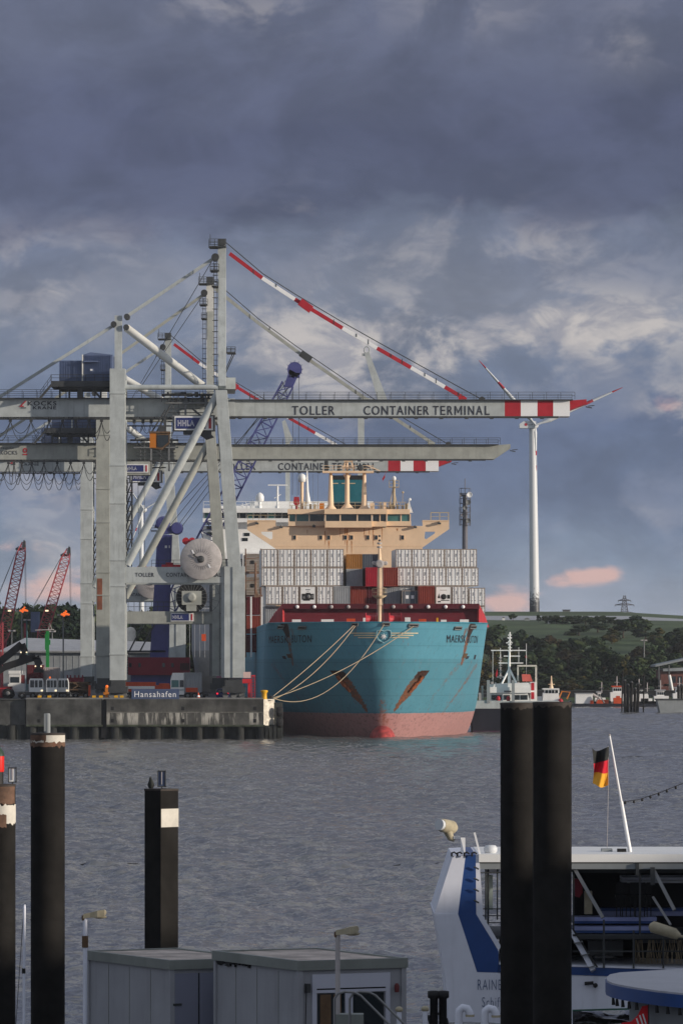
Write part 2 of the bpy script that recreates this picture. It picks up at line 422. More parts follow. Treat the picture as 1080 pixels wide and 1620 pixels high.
struct('hill_terrain', tm, M('meadow', (.046,.075,.026), .9, var=.35, scale=.05, dirt=.3))
rm = MB(); q = [x for x in xs if 0 <= x <= 300]
rm.add([(x, y, ground_z(x, y)+.12) for y in (1662, 1680, 1699) for x in q], [(j*len(q)+i, j*len(q)+i+1, (j+1)*len(q)+i+1, (j+1)*len(q)+i) for j in range(2) for i in range(len(q)-1)])
struct('hill_road', rm, M('pale_road', (.33,.34,.36), .8, var=.08, scale=.1, dirt=.1))
QY = 696.0
def qx(y): return -8.75 - .075*(y-QY)          # the quay edge runs back and to the left
QZ = 5.4
dk = MB(); dk.add([(-260,QY+.7,QZ),(qx(QY)-.5,QY+.7,QZ),(qx(1242)-.5,1242,QZ),(-260,1242,QZ)], [(0,1,2,3)])
struct('quay_deck', dk, M('quay_asphalt', (.05,.05,.052), .85, var=.25, scale=.3))

# ------------------------------------------------------------------ trees
def crown_mesh(name, seed, mats, clumps=15, leaves=2300, leaf=.062, drop=0):
    r = random.Random(seed); mb = MB(); cs = []
    for i in range(clumps):
        a = r.uniform(0, 6.28); h = r.uniform(.18, .95); rad = .40*math.sin(math.pi*min(1, (h*.78+.2)))*math.sqrt(r.uniform(.15, 1))
        cs.append((Vector((rad*math.cos(a), rad*math.sin(a), h)), r.uniform(.10, .20), r.randrange(3)))
    for i in range(leaves):
        c, s, mi = cs[r.randrange(len(cs))]
        d = Vector((r.gauss(0,1), r.gauss(0,1), r.gauss(0,1))).normalized() * (s*r.uniform(.45, 1.08))
        p = c + Vector((d.x, d.y, d.z*.8 - (drop*r.random() if drop else 0)))
        n = (d.normalized() + Vector((r.gauss(0,.5), r.gauss(0,.5), r.gauss(0,.5)+.3))).normalized()
        a = n.orthogonal().normalized(); b = n.cross(a); k = r.uniform(.5, 1.2)*leaf; g = r.uniform(0, 6.28)
        e1 = (a*math.cos(g)+b*math.sin(g))*k; e2 = (b*math.cos(g)-a*math.sin(g))*k*.7
        mb.add([p-e1, p+e2, p+e1, p-e2], [(0,1,2,3)], mi if r.random() < .75 else r.randrange(3))
    me_o = mb.build(name, mats); me = me_o.data; bpy.data.objects.remove(me_o); return me
def trunk_mesh(seed):
    r = random.Random(seed); mb = MB()
    mb.tube([(0,0,-.04),(.01,0,.2),(.0,.01,.45),(.01,.0,.75)], [.03,.022,.015,.005], 7)
    for i in range(6):
        a = r.uniform(0, 6.28); h = r.uniform(.2, .5)
        mb.tube([(0,0,h),(.12*math.cos(a),.12*math.sin(a),h+.12),(.24*math.cos(a),.24*math.sin(a),h+.26)], [.012,.008,.003], 5)
    o = mb.build('trunk', m['trunk']); me = o.data; bpy.data.objects.remove(o); return me
GR = [m['leaf_%d' % i] for i in range(3)]; AU = [m['leaf_autumn_%d' % i] for i in range(3)]; RU = [m['leaf_rust_%d' % i] for i in range(3)]
CR = {'d': [crown_mesh('crown', 10+i, GR) for i in range(4)], 'w': [crown_mesh('crown', 31, GR, 18, 2600, .055, .28)],
      'a': [crown_mesh('crown', 41, AU, 11)], 'r': [crown_mesh('crown', 51, RU, 12)]}
TR = [trunk_mesh(i) for i in range(3)]
TL = {'d': 'dark green broadleaf tree in the dense belt along the far bank', 'w': 'drooping willow-like tree at the front of the far bank wood',
      'a': 'yellowing autumn tree among the dark green ones', 'r': 'rust-brown round tree in front of the hillside',
      'l': 'dark tree in the row behind the warehouse and lattice cranes', 's': 'small dark tree standing on the grassy slope'}
tcount = [0]
def tree(px, top, wpx, Y, kind, lab=None, base=None):
    x = (px-540)*Y/F; z0 = ground_z(x, Y) if Y >= 1226 else QZ
    if base is not None: z0 = base
    z1 = CAMH + (YH-top)*Y/F; h = max(2.5, z1-z0); w = wpx*Y/F
    if kind == 'd' and lab is None:
        q_ = rnd.random(); kind = 'a' if q_ < .08 else 'r' if q_ < .16 else 'w' if q_ < .28 else 'd'
    tcount[0] += 1; i = tcount[0]
    e = thing('tree', TL[lab or kind], 'tree', (x, Y, z0), {'l': 'trees behind the warehouse'}.get(lab, 'trees along the far bank'))
    w *= 1.2; e.scale = (w/.95, w/.95, h/1.08); e.rotation_euler = (0, 0, rnd.uniform(0, 6.28))
    for nm, me in (('trunk', TR[i % 3]), ('crown', CR[kind][i % len(CR[kind])])):
        o = bpy.data.objects.new(nm, me); COL.objects.link(o); o.parent = e
    return e
for a in [(762,992,46,1440,'d'),(790,985,52,1420,'d'),(822,996,48,1400,'d'),(775,1012,54,1330,'d'),(805,1020,56,1310,'d'),(757,1040,40,1290,'d'),
          (845,1006,62,1370,'d'),(875,1000,66,1380,'d'),(905,1006,60,1370,'d'),(935,1004,50,1400,'d'),(832,1030,58,1300,'d'),(862,1022,64,1290,'d'),(893,1022,62,1300,'d'),(918,1040,50,1270,'d'),
          (955,1018,60,1300,'w'),(935,1030,44,1290,'w'),(978,1030,46,1295,'d'),(967,992,30,1490,'a'),(989,1034,26,1270,'a'),(1006,1018,50,1330,'r'),(1010,1036,56,1285,'d'),
          (985,978,46,1520,'d'),(1005,974,52,1540,'d'),(1020,984,44,1500,'d'),(1042,992,34,1480,'a'),(1040,1006,60,1400,'d'),(1062,1000,56,1420,'d'),(1078,992,54,1450,'d'),
          (1035,1030,58,1300,'d'),(1062,1030,58,1310,'d'),(1085,1010,60,1360,'d'),(1050,1056,44,1260,'d'),(1085,1050,50,1270,'d'),(915,988,40,1540,'d'),(945,985,44,1560,'d'),
          (820,1056,44,1262,'d'),(850,1062,40,1258,'d'),(885,1060,42,1260,'d'),(920,1068,40,1256,'d'),(960,1066,44,1256,'d'),(1000,1066,44,1258,'d'),(790,1060,44,1265,'d')]:
    tree(*a)
for px in range(752, 1110, 19): tree(px+rnd.uniform(-5,5), 1078+rnd.uniform(-9,7), rnd.uniform(30,44), 1243+rnd.uniform(0,8), 'd')
for px in range(862, 978, 9): tree(px, 983+rnd.uniform(-2,2), rnd.uniform(13,20), 1612+rnd.uniform(-6,6), 'd', lab='s')
for a in [(811,978,13,1630,'d'),(851,984,10,1620,'d'),(880,984,26,1610,'d'),(903,984,28,1612,'d'),(926,985,26,1606,'d')]:
    tree(*a, lab='s')
for px in range(-30, 420, 21):
    tree(px+rnd.uniform(-5, 5), 950+rnd.uniform(-14, 12) + (6 if px > 150 else 0), rnd.uniform(56, 80), 1120+rnd.uniform(-30, 40), 'd', 'l', 5.4)
for px in range(-20, 420, 27):
    tree(px+rnd.uniform(-5, 5), 985+rnd.uniform(-8, 8), rnd.uniform(60, 80), 1080+rnd.uniform(-10, 10), 'd', 'l', 5.4)

# ------------------------------------------------------------------ wind turbines, pylon, radio tower, hill lamps
def turbine(label, base, hub, tips, Y, wb, wt, logo=True):
    b = W(*base, Y); r = thing('wind_turbine', label, 'wind turbine', b)
    h = W(*hub, Y); k = Y/F
    MB().tube([b, V(h.x, Y, h.z-1.2)], wb*k/2, 24, r2=wt*k/2).build('tower', TURB, r)
    nb = MB(); x0, x1 = h.x-21*k, h.x+5*k
    nb.prism([(x0,Y-1.8,h.z-4.5*k),(x1,Y-1.8,h.z-5*k),(x1,Y-1.8,h.z+6.5*k),(x0+7*k,Y-1.8,h.z+6.5*k),(x0,Y-1.8,h.z+2*k)], (0, 3.6, 0))
    n_o = nb.build('nacelle', m['turbine'], r)
    if logo:
        lg = MB(); lg.lathe((h.x-11*k, Y-1.86, h.z+1*k), [(2.4*k, 0), (2.4*k, .05)], 10, axis='y'); lg.build('emblem', m['signal_red'], n_o)
        MB().pb(hub[0]-7, hub[0]+1, hub[1]-1.4, hub[1]-.4, Y-1.84, .04).build('lettering', m['mid_steel'], n_o)
    MB().ball((h.x+4*k, Y-1.2, h.z), 5.2*k).build('hub', m['turbine'], r)
    for (tx, ty) in tips:
        q = W(tx, ty, Y-2.5); p = V(h.x+4*k, Y-2.5, h.z); L = (q-p).length; d = (q-p)/L
        n = d.cross(Vector((0,1,0)))
        bl = MB(); st = [(.0,.55,.55,0),(.06,.6,.5,0),(.16,1.5,.4,1),(.3,1.25,.3,1),(.48,.95,.22,0),(.56,.85,.2,0),(.66,.7,.17,1),(.74,.6,.15,1),(.88,.42,.1,0),(1,.12,.04,1)]
        red = [0,0,0,0,0,1,0,0,1]
        vs = []
        for s_, c, th, _ in st:
            o = p + d*(L*s_); c *= L/34
            vs += [o-n*c*.35+Vector((0,th,0)), o+n*c*.65, o-n*c*.35-Vector((0,th,0))*.6, o-n*c*.75]
        for i in range(len(st)-1):
            bl.add(vs[i*4:i*4+8], [(0,1,5,4),(1,2,6,5),(2,3,7,6),(3,0,4,7)], 1 if i in (5, 8) else 0, True)
        bl.build('blade', [m['turbine'], m['signal_red']], r)
    return r
# tower paint darkens in a speckled band at the very foot (camouflage paint seen on the tower)
TURB = bpy.data.materials.new('turbine_tower'); TURB.use_nodes = True
t = NT(TURB.node_tree); p_ = t.n['Principled BSDF']; oc = t.node('ShaderNodeTexCoord').outputs['Object']
sp = t.node('ShaderNodeSeparateXYZ'); t.put(sp.inputs[0], oc)
f_ = t.math('ADD', t.math('DIVIDE', sp.outputs[2], 10.0), t.math('MULTIPLY', t.math('SUBTRACT', t.noise(oc, 1.6, 3, .6), .5), 1.5))
t.put(p_.inputs['Base Color'], t.mix(t.smooth(f_, .3, .75), (.045,.05,.055), (.62,.64,.66))); p_.inputs['Roughness'].default_value = .45
turbine('tall white wind turbine with red banded blades on the grassy hill', (845,969), (842,673), [(757,570),(984,613),(848,745)], 1757, 16, 11)
turbine('distant white wind turbine half hidden behind the gantry crane legs', (224,1010), (224,806), [(266,784),(208,858),(196,760)], 2300, 9, 6, False)
# lattice pylon
def lattice(mb, p, q, w0, w1, n, r, mi=0, d0=None):
    p = Vector(p); q = Vector(q); d = (q-p).normalized(); a = d.cross(Vector((0,1,0)))
    a = a.normalized() if a.length > .1 else Vector((1,0,0)); b = d.cross(a)
    C4 = [(1,1),(1,-1),(-1,-1),(-1,1)]
    rg = [[p.lerp(q, i/n) + (a*u + b*v)*((w0+(w1-w0)*i/n)/2) for u, v in C4] for i in range(n+1)]
    for j in range(4): mb.bar(rg[0][j], rg[n][j], r*2.0, r*2.0, mi)
    for i in range(n):
        for j in range(4):
            k = (j+1) % 4
            e = (rg[i][j], rg[i+1][k]) if i % 2 else (rg[i][k], rg[i+1][j])
            mb.bar(*e, r*1.3, r*1.3, mi)
            mb.bar(rg[i][j], rg[i][k], r*1.2, r*1.2, mi)
b = W(987, 976, 2050); r = thing('pylon', 'lattice electricity pylon with three cross arms on the hilltop', 'pylon', b)
pm = MB(); lattice(pm, W(987,978,2050), W(987,942,2050), 3.4, .8, 8, .13); pm.build('mast', m['tower_grey'], r)
for y, hw in ((950,10),(957,15),(970,18)):
    am = MB(); am.bar(W(987-hw, y, 2050), W(987+hw, y, 2050), .35, .35)
    for s in (-1, 1): am.bar(W(987, y-3, 2050), W(987+s*hw, y, 2050), .25, .25); am.bar(W(987+s*hw, y, 2050), W(987+s*hw, y+3, 2050), .2, .2)
    am.build('cross_arm', m['tower_grey'], r)
# radio tower with dishes
Yr = 1110; b = W(735, 1062, Yr); b.z = QZ; r = thing('radio_tower', 'grey radio tower with round dishes behind the container stack', 'radio tower', b)
MB().tube([b, W(735, 832, Yr), W(735, 782, Yr)], [.85,.6,.5], 12).build('shaft', m['tower_grey'], r)
MB().tube([W(735,780,Yr), W(735,757,Yr)], .09, 5).build('antenna', m['tower_grey'], r)
for y in (781, 797, 811, 822, 831):
    pf = MB(); c = W(735, y, Yr); pf.lathe(c, [(1.25,0),(1.25,.12)], 12)
    for k in range(8):
        a = k*math.pi/4; q = c + V(1.22*math.cos(a), 1.22*math.sin(a), 0); pf.tube([q, q+V(0,0,1.2)], .05, 4)
    pf.lathe(c+V(0,0,1.15), [(1.25,0),(1.25,.07)], 12); pf.build('platform', m['tower_grey'], r)
cg = MB()
for s in (-1, 1):
    for y_ in (-.9, .9): cg.tube([W(735,832,Yr)+V(s*1.1,y_,0), W(735,781,Yr)+V(s*1.1,y_,0)], .07, 4)
cg.build('frame', m['tower_grey'], r)
for x, y, rr, mm_ in ((742,783,.62,'white'),(740,795,.6,'mid_steel'),(735,804,.5,'mid_steel'),(740,824,.55,'mid_steel'),(729,784,.35,'tower_grey'),(731,815,.4,'tower_grey')):
    ds = MB(); c = W(x, y, Yr)+V(0,-1.5,0); ds.lathe(c, [(rr*.3,.5),(rr,.25),(rr,0),(rr*.85,.06),(.1,.16)], 14, axis='y'); ds.build('dish', m[mm_], r)
for i, (x, y, yb, Y) in enumerate([(1018,1013,1060,1290),(894,970,980,1756)]):
    b = W(x, yb, Y); b.z = ground_z(b.x, Y)
    if i == 0:
        r = thing('street_lamp', 'thin grey twin-headed lamp post rising out of the trees on the right bank', 'street lamp', b)
        MB().tube([b, W(x, y, Y)], .16, 6).build('pole', m['mid_steel'], r)
        for s in (-1, 1): MB().pb(x+s*3-2.2, x+s*3+2.2, y-1, y+.6, Y-.4, .8).build('lamp_head', m['reel_grey'], r)
    else:
        r = thing('hut', 'tiny flat hut on the crest of the hill beside the wind turbine', 'hut', b)
        MB().pb(890, 901, 965.5, 969, Y, 3).build('wall', m['mid_steel'], r); MB().pb(889, 902, 964.4, 965.5, Y-.3, 3.6).build('roof', m['dark_steel'], r)
for i, (x, y, Y, w) in enumerate([(868,991,1610,4),(796,986,1640,4),(833,983,1650,8)]):
    b = W(x, y, Y); b.z = ground_z(b.x, Y)
    r = thing('hut', ['small white hut low on the green slope', 'white hut between trees on the left of the slope', 'long low grey hut just under the hill road'][i], 'hut', b)
    k = w*Y/F/2
    MB().bx(b.x-k, b.x+k, Y, Y+2, b.z-.5, b.z+.75).build('wall', m['white' if i < 2 else 'wall_grey'], r)
    MB().prism([(b.x-k-.1,Y-.2,b.z+.75),(b.x+k+.1,Y-.2,b.z+.75),(b.x,Y-.2,b.z+1.15)], (0,2.4,0)).build('roof', m['mid_steel'], r)
# ------------------------------------------------------------------ ship-to-shore gantry cranes
S1 = 8000/705.0                                  # pixels per metre of the drawing the members are read from
def railing(mb, p, q, h=1.25, step=2.4, r=.045, mid=True):
    p = Vector(p); q = Vector(q); n = max(1, int((q-p).length/step))
    for i in range(n+1):
        a = p.lerp(q, i/n); mb.tube([a, a+V(0,0,h)], r, 4)
    for f in ((1, .5) if mid else (1,)): mb.tube([p+V(0,0,h*f), q+V(0,0,h*f)], r, 4)
def sag(p, q, s, n=10):
    p = Vector(p); q = Vector(q)
    return [p.lerp(q, i/n) - V(0,0,s*4*(i/n)*(1-i/n)) for i in range(n+1)]
def sign_board(parent, a, b, y0, th, base, word, white=True):   # a,b lower-left / upper-right world corners
    w, h = b.x-a.x, b.z-a.z
    f = MB().bx(a.x, b.x, y0, y0+th, a.z, b.z).build('sign', m['white' if white else base], parent)
    e = h*.10
    MB().bx(a.x+e, b.x-e*4.2-h*.12, y0-.05, y0-.002, a.z+e, b.z-e).build('blue_panel', m['sign_blue'], f)
    MB().bx(b.x-e*3.2, b.x-e*1.4, y0-.05, y0-.002, a.z+e*1.2, b.z-e*1.2).build('red_stripe', m['signal_red'], f)
    tx = MB(); tw = w*.44; tz = h*.42
    text_flat(tx, word, (a.x+e*2.2, y0-.06, a.z+h*.29), (tw,0,0), (0,0,tz), .035, 0, (0,0,0))
    tx.build('lettering', m['pure_white'], f)
    t2 = MB(); text_flat(t2, word, (a.x+e*2.2+tw*.012, y0-.068, a.z+h*.29+tz*.035), (tw*.976,0,0), (0,0,tz*.93), -.012, 0, (0,0,0))
    t2.build('lettering', m['sign_blue'], f)
    return f
def crane(Y, mx, label, top, g, lx, tip, striped, body, second=False):
    X0 = (mx-540)*Y/F
    yaw = -.03
    def L(px, py, dy=0.): return V(X0 + (px-352)/S1 + yaw*dy, Y+dy, CAMH + (YH-py)/S1)
    def Bx(mb, a, b, c, d, dy, th, mi=0):
        p = L(a, d, dy); q = L(b, c, dy); return mb.bx(p.x, q.x, p.y, p.y+th, p.z, q.z, mi)
    base = L(270, 1104, 8); base.z = QZ
    R = thing('gantry_crane', label, 'container crane', base, 'gantry cranes on the quay')
    bm = m[body]; dk = m['dark_steel']
    l0, l1 = lx-12, lx+12
    ltop = 583 if not second else 600
    FAR = 15.
    for dy in (0, FAR):                                         # portal legs
        o = Bx(MB(), l0, l1, ltop, 1076, dy, 2.4).build('leg', bm, R)
        for y in (ltop+38, 735, 795, 885, 926, 1034): Bx(MB(), l0-1, l1+1, y, y+2, dy-.12, 2.64).build('joint_flange', bm, o)
        lg = MB(); lg.prism([L(341,617,dy), L(359,617,dy), L(381,896,dy), L(362,896,dy)], (0,1.8,0))
        Bx(lg, 355, 387, 896, 1072, dy-.1, 2.2); lg.build('leg', bm, R)
        fl = MB(); Bx(fl, 351, 355, 896, 1072, dy+.3, .5)
        for y in range(905, 1070, 27): Bx(fl, 369, 378, y, y+1.2, dy-.16, .08)
        Bx(fl, 368, 369.2, 897, 1072, dy-.24, .1)
        fl.build('ladder_strip', m['mid_steel' if second else body], R)
        # wheel bogies
        for x0, x1 in ((l0-2, l1+4), (352, 388)):
            bg_ = MB(); Bx(bg_, x0+4, x1-4, 1076, 1088, dy, 2.2); Bx(bg_, x0, x1, 1086, 1096, dy-.3, 2.8)
            o = bg_.build('bogie', dk, R); wl = MB()
            for k in range(3):
                c = L(x0+5+k*(x1-x0-10)/2, 1100, dy+.4); wl.lathe(c, [(.42,0),(.42,.5)], 12, axis='y')
            wl.build('wheels', m['mid_steel'], o)
    if second: Bx(MB(), l0+2, l0+11, 897, 953, -.03, .03).build('rust_patch', M('leg_rust', (.22,.075,.04), .8, var=.3, dirt=.3), R)
    # portal beams between the legs
    for dy in (0, FAR):
        if not second:
            o = Bx(MB(), l1, 356, 897, 922, dy+.15, 1.8).build('portal_beam', bm, R)
            if dy == 0:
                tx = MB(); zz = (L(214,913,dy+.13), L(244,905.5,dy))
                for s_, a, b in (('TOLLER',214,244), ('CONTAINER',263,308), ('TERMINAL',312,350)):
                    p = L(a, 912.5, .12); q = L(b, 906, .12)
                    text_flat(tx, s_, p, (q.x-p.x,0,0), (0,0,q.z-p.z), .015)
                tx.build('lettering', m['ink'], o)
        else:
            o = Bx(MB(), l1, 356, 956, 978, dy+.15, 1.8).build('portal_beam', bm, R)
            if dy == 0: sign_board(R, L(281, 974), L(322, 959), Y-.12, .2, 'white', 'HHLA')
    for s_ in (l0, 354):
        MB().bar(L(s_+10, 905, 2.2), L(s_+10, 905, FAR), 1.8, 1.8).build('sill_beam', bm, R)
        MB().bar(L(s_+10, 605, 2.2), L(s_+10, 605, FAR), 1.6, 1.6).build('sill_beam', bm, R)
    MB().tube([L(346,620,.8), L(l1+3,893,.8)] if not second else [L(352,647,.8), L(199,931,.8)], .58, 14).build('brace', bm, R)
    MB().tube([L(l1,612,1), L(345,612,1)], .36, 12).build('tie_pipe', bm, R)
    # mast
    ms = MB(); a = 345.2; b = 358
    Bx(ms, a, b, top+8, 617, 6.6, 1.4); o = ms.build('mast', m['crane_white'] if second else bm, R)
    for s_, dd in ((0, 1.), (1, FAR+.4)):
        MB().bar(L(352, 612, dd), L(352, top+60, 7.2), 1.0, 1.0).build('mast_strut', bm, R)
    ld = MB()
    for sx in (-1, 1): ld.tube([L(341+sx*2.2, top+30, 5.6), L(341+sx*2.2, 612, 5.6)], .05, 4)
    for k in range(int((612-top-30)/9)):
        y = top+32+k*9; ld.tube([L(338, y, 5.4), L(344.5, y, 5.4)], .05, 4); 
        if k % 2: ld.lathe(L(341, y, 5.2), [(.42,0),(.42,.05)], 8)
    ld.build('caged_ladder', dk, R)
    for (x0, x1, y, h) in ((331, 358, top+12, 11), (333, 347, top+50, 9), (336,346, top+75, 9), (359, 373, 553, 8)):
        pf = MB(); Bx(pf, x0, x1, y, y+1.8, 5.2, 3.8)
        for dd in (5.25, 8.95): railing(pf, L(x0, y, dd), L(x1, y, dd), h/S1, .6, .05)
        if x0 > 350: pf.tube([L(x0+10,y+1,7), L(x0-6,y+38,7)], .09, 4); pf.tube([L(x0+13,y+1,7), L(x0-3,y+36,7)], .09, 4)
        pf.build('platform', dk, R)
    hd = MB(); Bx(hd, 345, 357, top, top+10, 6.2, 2.4); hd.tube([L(333, top-8, 7), L(333, top+8, 7)], .06, 4)
    hd.lathe(L(341, 401 if not second else top+29, 6.3), [(.55,0),(.55,1.6)], 14, axis='y'); hd.build('mast_head', dk, R)
    # landside post, back stays and brace pipes
    pt = 494 if not second else 500
    Bx(MB(), lx-5.5, lx+6, pt, ltop+14, 6.6, 1.2).build('post', m['crane_white'] if second else bm, R)
    for x, y in ((lx+14, 496), (lx-7, 508), (lx+13, 513)): MB().lathe(L(x, y+pt-494, 6.2), [(.42,0),(.42,1.8)], 14, axis='y').build('pin', dk, R)
    mt_ = 400 if not second else top+30
    MB().bar(L(342, mt_, 7.2), L(lx+12, pt+2, 7.2), .42, .5).build('back_stay', bm, R)
    MB().bar(L(lx-5, pt+14, 7.2), L(-80, 672, 7.2), .40, .5).build('back_stay', bm, R)
    MB().tube([L(lx+13, pt+19, 7.2), L(321, 606, 7.2)], .56, 12).build('brace', m['crane_white'], R)
    MB().tube([L(335, mt_+8, 6.9), L(lx+60, 560, 6.9)], .06, 4).build('cable', dk, R)
    # girder on the land side
    gm = MB(); Bx(gm, -150, 358, g-14.5, g+14, 4.5, 4.5)
    gd = gm.build('girder', bm, R)
    rl = MB(); Bx(rl, -150, 362, g+16.5, g+18.5, 4.2, .5); Bx(rl, -150, 362, g-16.2, g-14.6, 3.9, 5.6)
    for x in range(-140, 355, 24): Bx(rl, x, x+.9, g+14, g+17, 4.3, .3)
    for x in (17, 111, 213): Bx(rl, x-4, x+4, g+14.2, g+18.3, 4.1, .9)
    rl.build('trolley_rail', dk, gd)
    rr = MB()
    for dd in (3.95, 9.4): railing(rr, L(-150, g-16, dd), L(l0-2, g-16, dd), 13/S1, 1.9, .04); railing(rr, L(l1+2, g-16, dd), L(340, g-16, dd), 13/S1, 1.9, .04)
    rr.build('railing', dk, gd)
    tx = MB()
    if not second:
        for s_, a, b, c, d in (('KOCKS',43,88.5,632,639), ('KRANE',51,88,640,645)):
            p = L(a, d+g-643, 4.46); q = L(b, c+g-643, 4.46); text_flat(tx, s_, p, (q.x-p.x,0,0), (0,0,q.z-p.z), .02)
        tx.build('lettering', m['ink'], gd)
        lo = MB(); lo.prism([L(29,641,4.44), L(37,641,4.44), L(37,639.6,4.44), L(33.2,639.2,4.44), L(41,631.5,4.44), L(38.5,631.5,4.44)], (0,-.02,0))
        lo.build('emblem', m['signal_red'], gd)
        Bx(MB(), 31.5, 40, 642, 643.4, 4.42, .02).build('emblem', m['ink'], gd)
    else:
        for s_, a, b, c, d in (('KOCKS',-26,4,g-2,g+5), ('Kaigötter',-26,-1,g-9,g-4.5)):
            p = L(a, d, 4.46); q = L(b, c, 4.46); text_flat(tx, s_, p, (q.x-p.x,0,0), (0,0,q.z-p.z), .01)
        tx.build('lettering', m['ink'], gd)
        p = L(14, g+6, 4.46); q = L(22, g-7, 4.46); k2 = MB(); text_flat(k2, 'O', V(p.x,p.y,p.z+(q.z-p.z)*.3), (q.x-p.x,0,0), (0,0,(q.z-p.z)*.7), .05); text_flat(k2, 'I', p, (q.x-p.x,0,0), (0,0,(q.z-p.z)*.18), .05)
        k2.build('emblem', m['signal_red'], gd)
    # festoon cables under the girder
    fs_ = MB(); xs_ = [-70,-42,-14,15,48,77,98,119,140,160,178] if not second else [-60,-36,-12,-2,12,30,52,76,100,124,146]
    for i, x in enumerate(xs_): Bx(fs_, x-2.4, x+2.4, g+18.5, g+22, 4.2, .5)
    for dd in (4.3, 4.6):
        for a, b in zip(xs_, xs_[1:]):
            fs_.tube(sag(L(a, g+21, dd), L(b, g+21, dd), (31 if dd < 4.5 else 19)/S1 * (1.0 if b-a > 15 else 1.25), 12), .06, 4, caps=False)
    fs_.build('festoon_cable', dk, R)
    f2 = MB(); Bx(f2, l1+3, 272, g+27.5, g+29.5, 4.2, .4)
    for i, x in enumerate((212, 226, 239)):
        Bx(f2, x-2.5, x+2.5, g+18, g+24, 4.2, .5)
        for k in (-4, 4): f2.tube([L(x, g+22, 4.3), L(x+k, g+36, 4.3)], .06, 4)
        f2.tube(sag(L(x-14, g+30, 4.3), L(x, g+30, 4.3), .9, 8), .05, 4)
    f2.build('festoon_cable', dk, R)
    # boom over the water with its railing and marks
    bo = MB(); cuts = [(365, tip-130, 0)]
    if striped: cuts += [(tip-130, tip-104.5, 1), (tip-104.5, tip-78, 2), (tip-78, tip-53, 1), (tip-53, tip-26.5, 2)]
    else: cuts += [(tip-130, tip-30, 0)]
    for x0, x1, mi in cuts: Bx(bo, x0, x1, g-12, g+13, 4.5, 4.5, mi)
    x1 = cuts[-1][1]
    bo.prism([L(x1, g-12, 4.5), L(tip, g-14, 4.5), L(tip, g-7, 4.5), L(x1, g+(3 if striped else 13), 4.5)], (0,4.5,0), 1 if striped else 3)
    boom = bo.build('boom', [bm, m['signal_red'], m['pure_white'], m['crane_tan']], R)
    br = MB(); Bx(br, 365, tip-45, g+13, g+16, 4.2, .6); Bx(br, 365, tip-22, g-13.6, g-12.1, 3.9, 5.6)
    for x in range(380, int(tip-50), 40): Bx(br, x-3, x+3, g+15, g+17.5, 4.15, .5)
    br.build('trolley_rail', dk, boom)
    rr = MB()
    for dd in (3.95, 9.4): railing(rr, L(396 if striped else 375, g-13.6, dd), L(tip-19, g-13.6, dd), 11.5/S1, 1.9, .04)
    rr.tube([L(tip, g-3, 6), L(tip+10, g-1, 6)], .1, 4); rr.tube([L(tip+4, g-4, 6), L(tip+14, g-5, 6)], .08, 4)
    rr.build('railing', dk, boom)
    hg = MB(); Bx(hg, 352, 372, g-15, g+15, 4.3, 4.9); hg.build('hinge', bm, R)
    if striped:
        tx = MB()
        for s_, a, b in (('TOLLER',463,531), ('CONTAINER',577,681), ('T',687,696), ('E',699,706.5), ('R',710,718.5), ('I',736.8,738.8), ('N',743,752.5), ('A',755.5,766), ('L',769.5,777)):
            p = L(a, g+11, 4.46); q = L(b, g-3.5, 4.46); text_flat(tx, s_, p, (q.x-p.x,0,0), (0,0,q.z-p.z), .008)
        yt_, yb2, ym_ = g-3.5, g+11, g+6.5
        for q4 in (((721.5,yb2),(723.4,yb2),(723.4,yt_),(721.5,yt_)), ((731.4,yb2),(733.3,yb2),(733.3,yt_),(731.4,yt_)), ((723.4,yt_+3.2),(727.4,ym_+2.4),(727.4,ym_-.8),(723.4,yt_)), ((727.4,ym_+2.4),(731.4,yt_+3.2),(731.4,yt_),(727.4,ym_-.8))):
            tx.add([L(a, b, 4.46)+V(0,-.01,0) for a, b in q4], [(0,1,2,3)])
        tx.build('lettering', m['ink'], boom)
    # forestay
    if striped: pts = [(364,395),(416,434),(468,468),(544,514),(599,546),(653,577),(707,608),(741,628)]; cols = [1,2,1,2,1,2,1]
    else: pts = [(360,mt_+2),(470+10,551-1),(600,640),(700,697),(756,g-14)]; cols = [0,0,0,0]
    if not striped:
        k_ = lambda x, y: (352+(x-333)*Y/705, YH-(YH-y)*Y/705)
        pts = [k_(*p) for p in ((341,452),(408,505),(470,551),(577,625),(632,662),(690,700))]; cols = [0]*5
    fm = MB()
    for i in range(len(pts)-1): fm.bar(L(*pts[i], 6.8), L(*pts[i+1], 6.8), .52, .45, cols[i])
    for i, (x, y) in enumerate(pts[1:-1]):
        if i == 1: fm.bar(L(x+8, y+4, 6.4), L(x+26, y+17, 6.4), 1.05, .9, 3 if striped else 4)
        else: fm.tube([L(x+22, y+9, 6.6), L(x+22, y+14, 6.6)], .1, 4, 4); fm.tube([L(x-14, y-14, 6.6), L(x-14, y-6, 6.6)], .08, 4, 4)
    fm.build('forestay', [bm, m['signal_red'], m['pure_white'], m['signal_red'], dk], R)
    e = pts[-1]
    cb = MB(); cb.tube([L(358, top+5, 6.8)] + [L(x+1, y-7-min(6, i*1.0), 6.8) for i, (x, y) in enumerate(pts[1:-1])] + [L(e[0]+22, e[1]-2, 6.8)], .07, 5)
    cb.lathe(L(e[0]+25, e[1]+1, 6.3), [(.5,0),(.5,1)], 12, axis='y'); cb.build('cable', dk, R)
    an = MB(); an.pb  if False else None
    an.prism([L(e[0]-12, e[1]-3, 6.2), L(e[0]+6, e[1]+1, 6.2), L(e[0]+6, e[1]+4, 6.2), L(e[0]-14, e[1]+4, 6.2)], (0,1.2,0)); an.build('stay_anchor', m['signal_red'] if striped else bm, boom)
    # machinery house
    h0 = lx-93
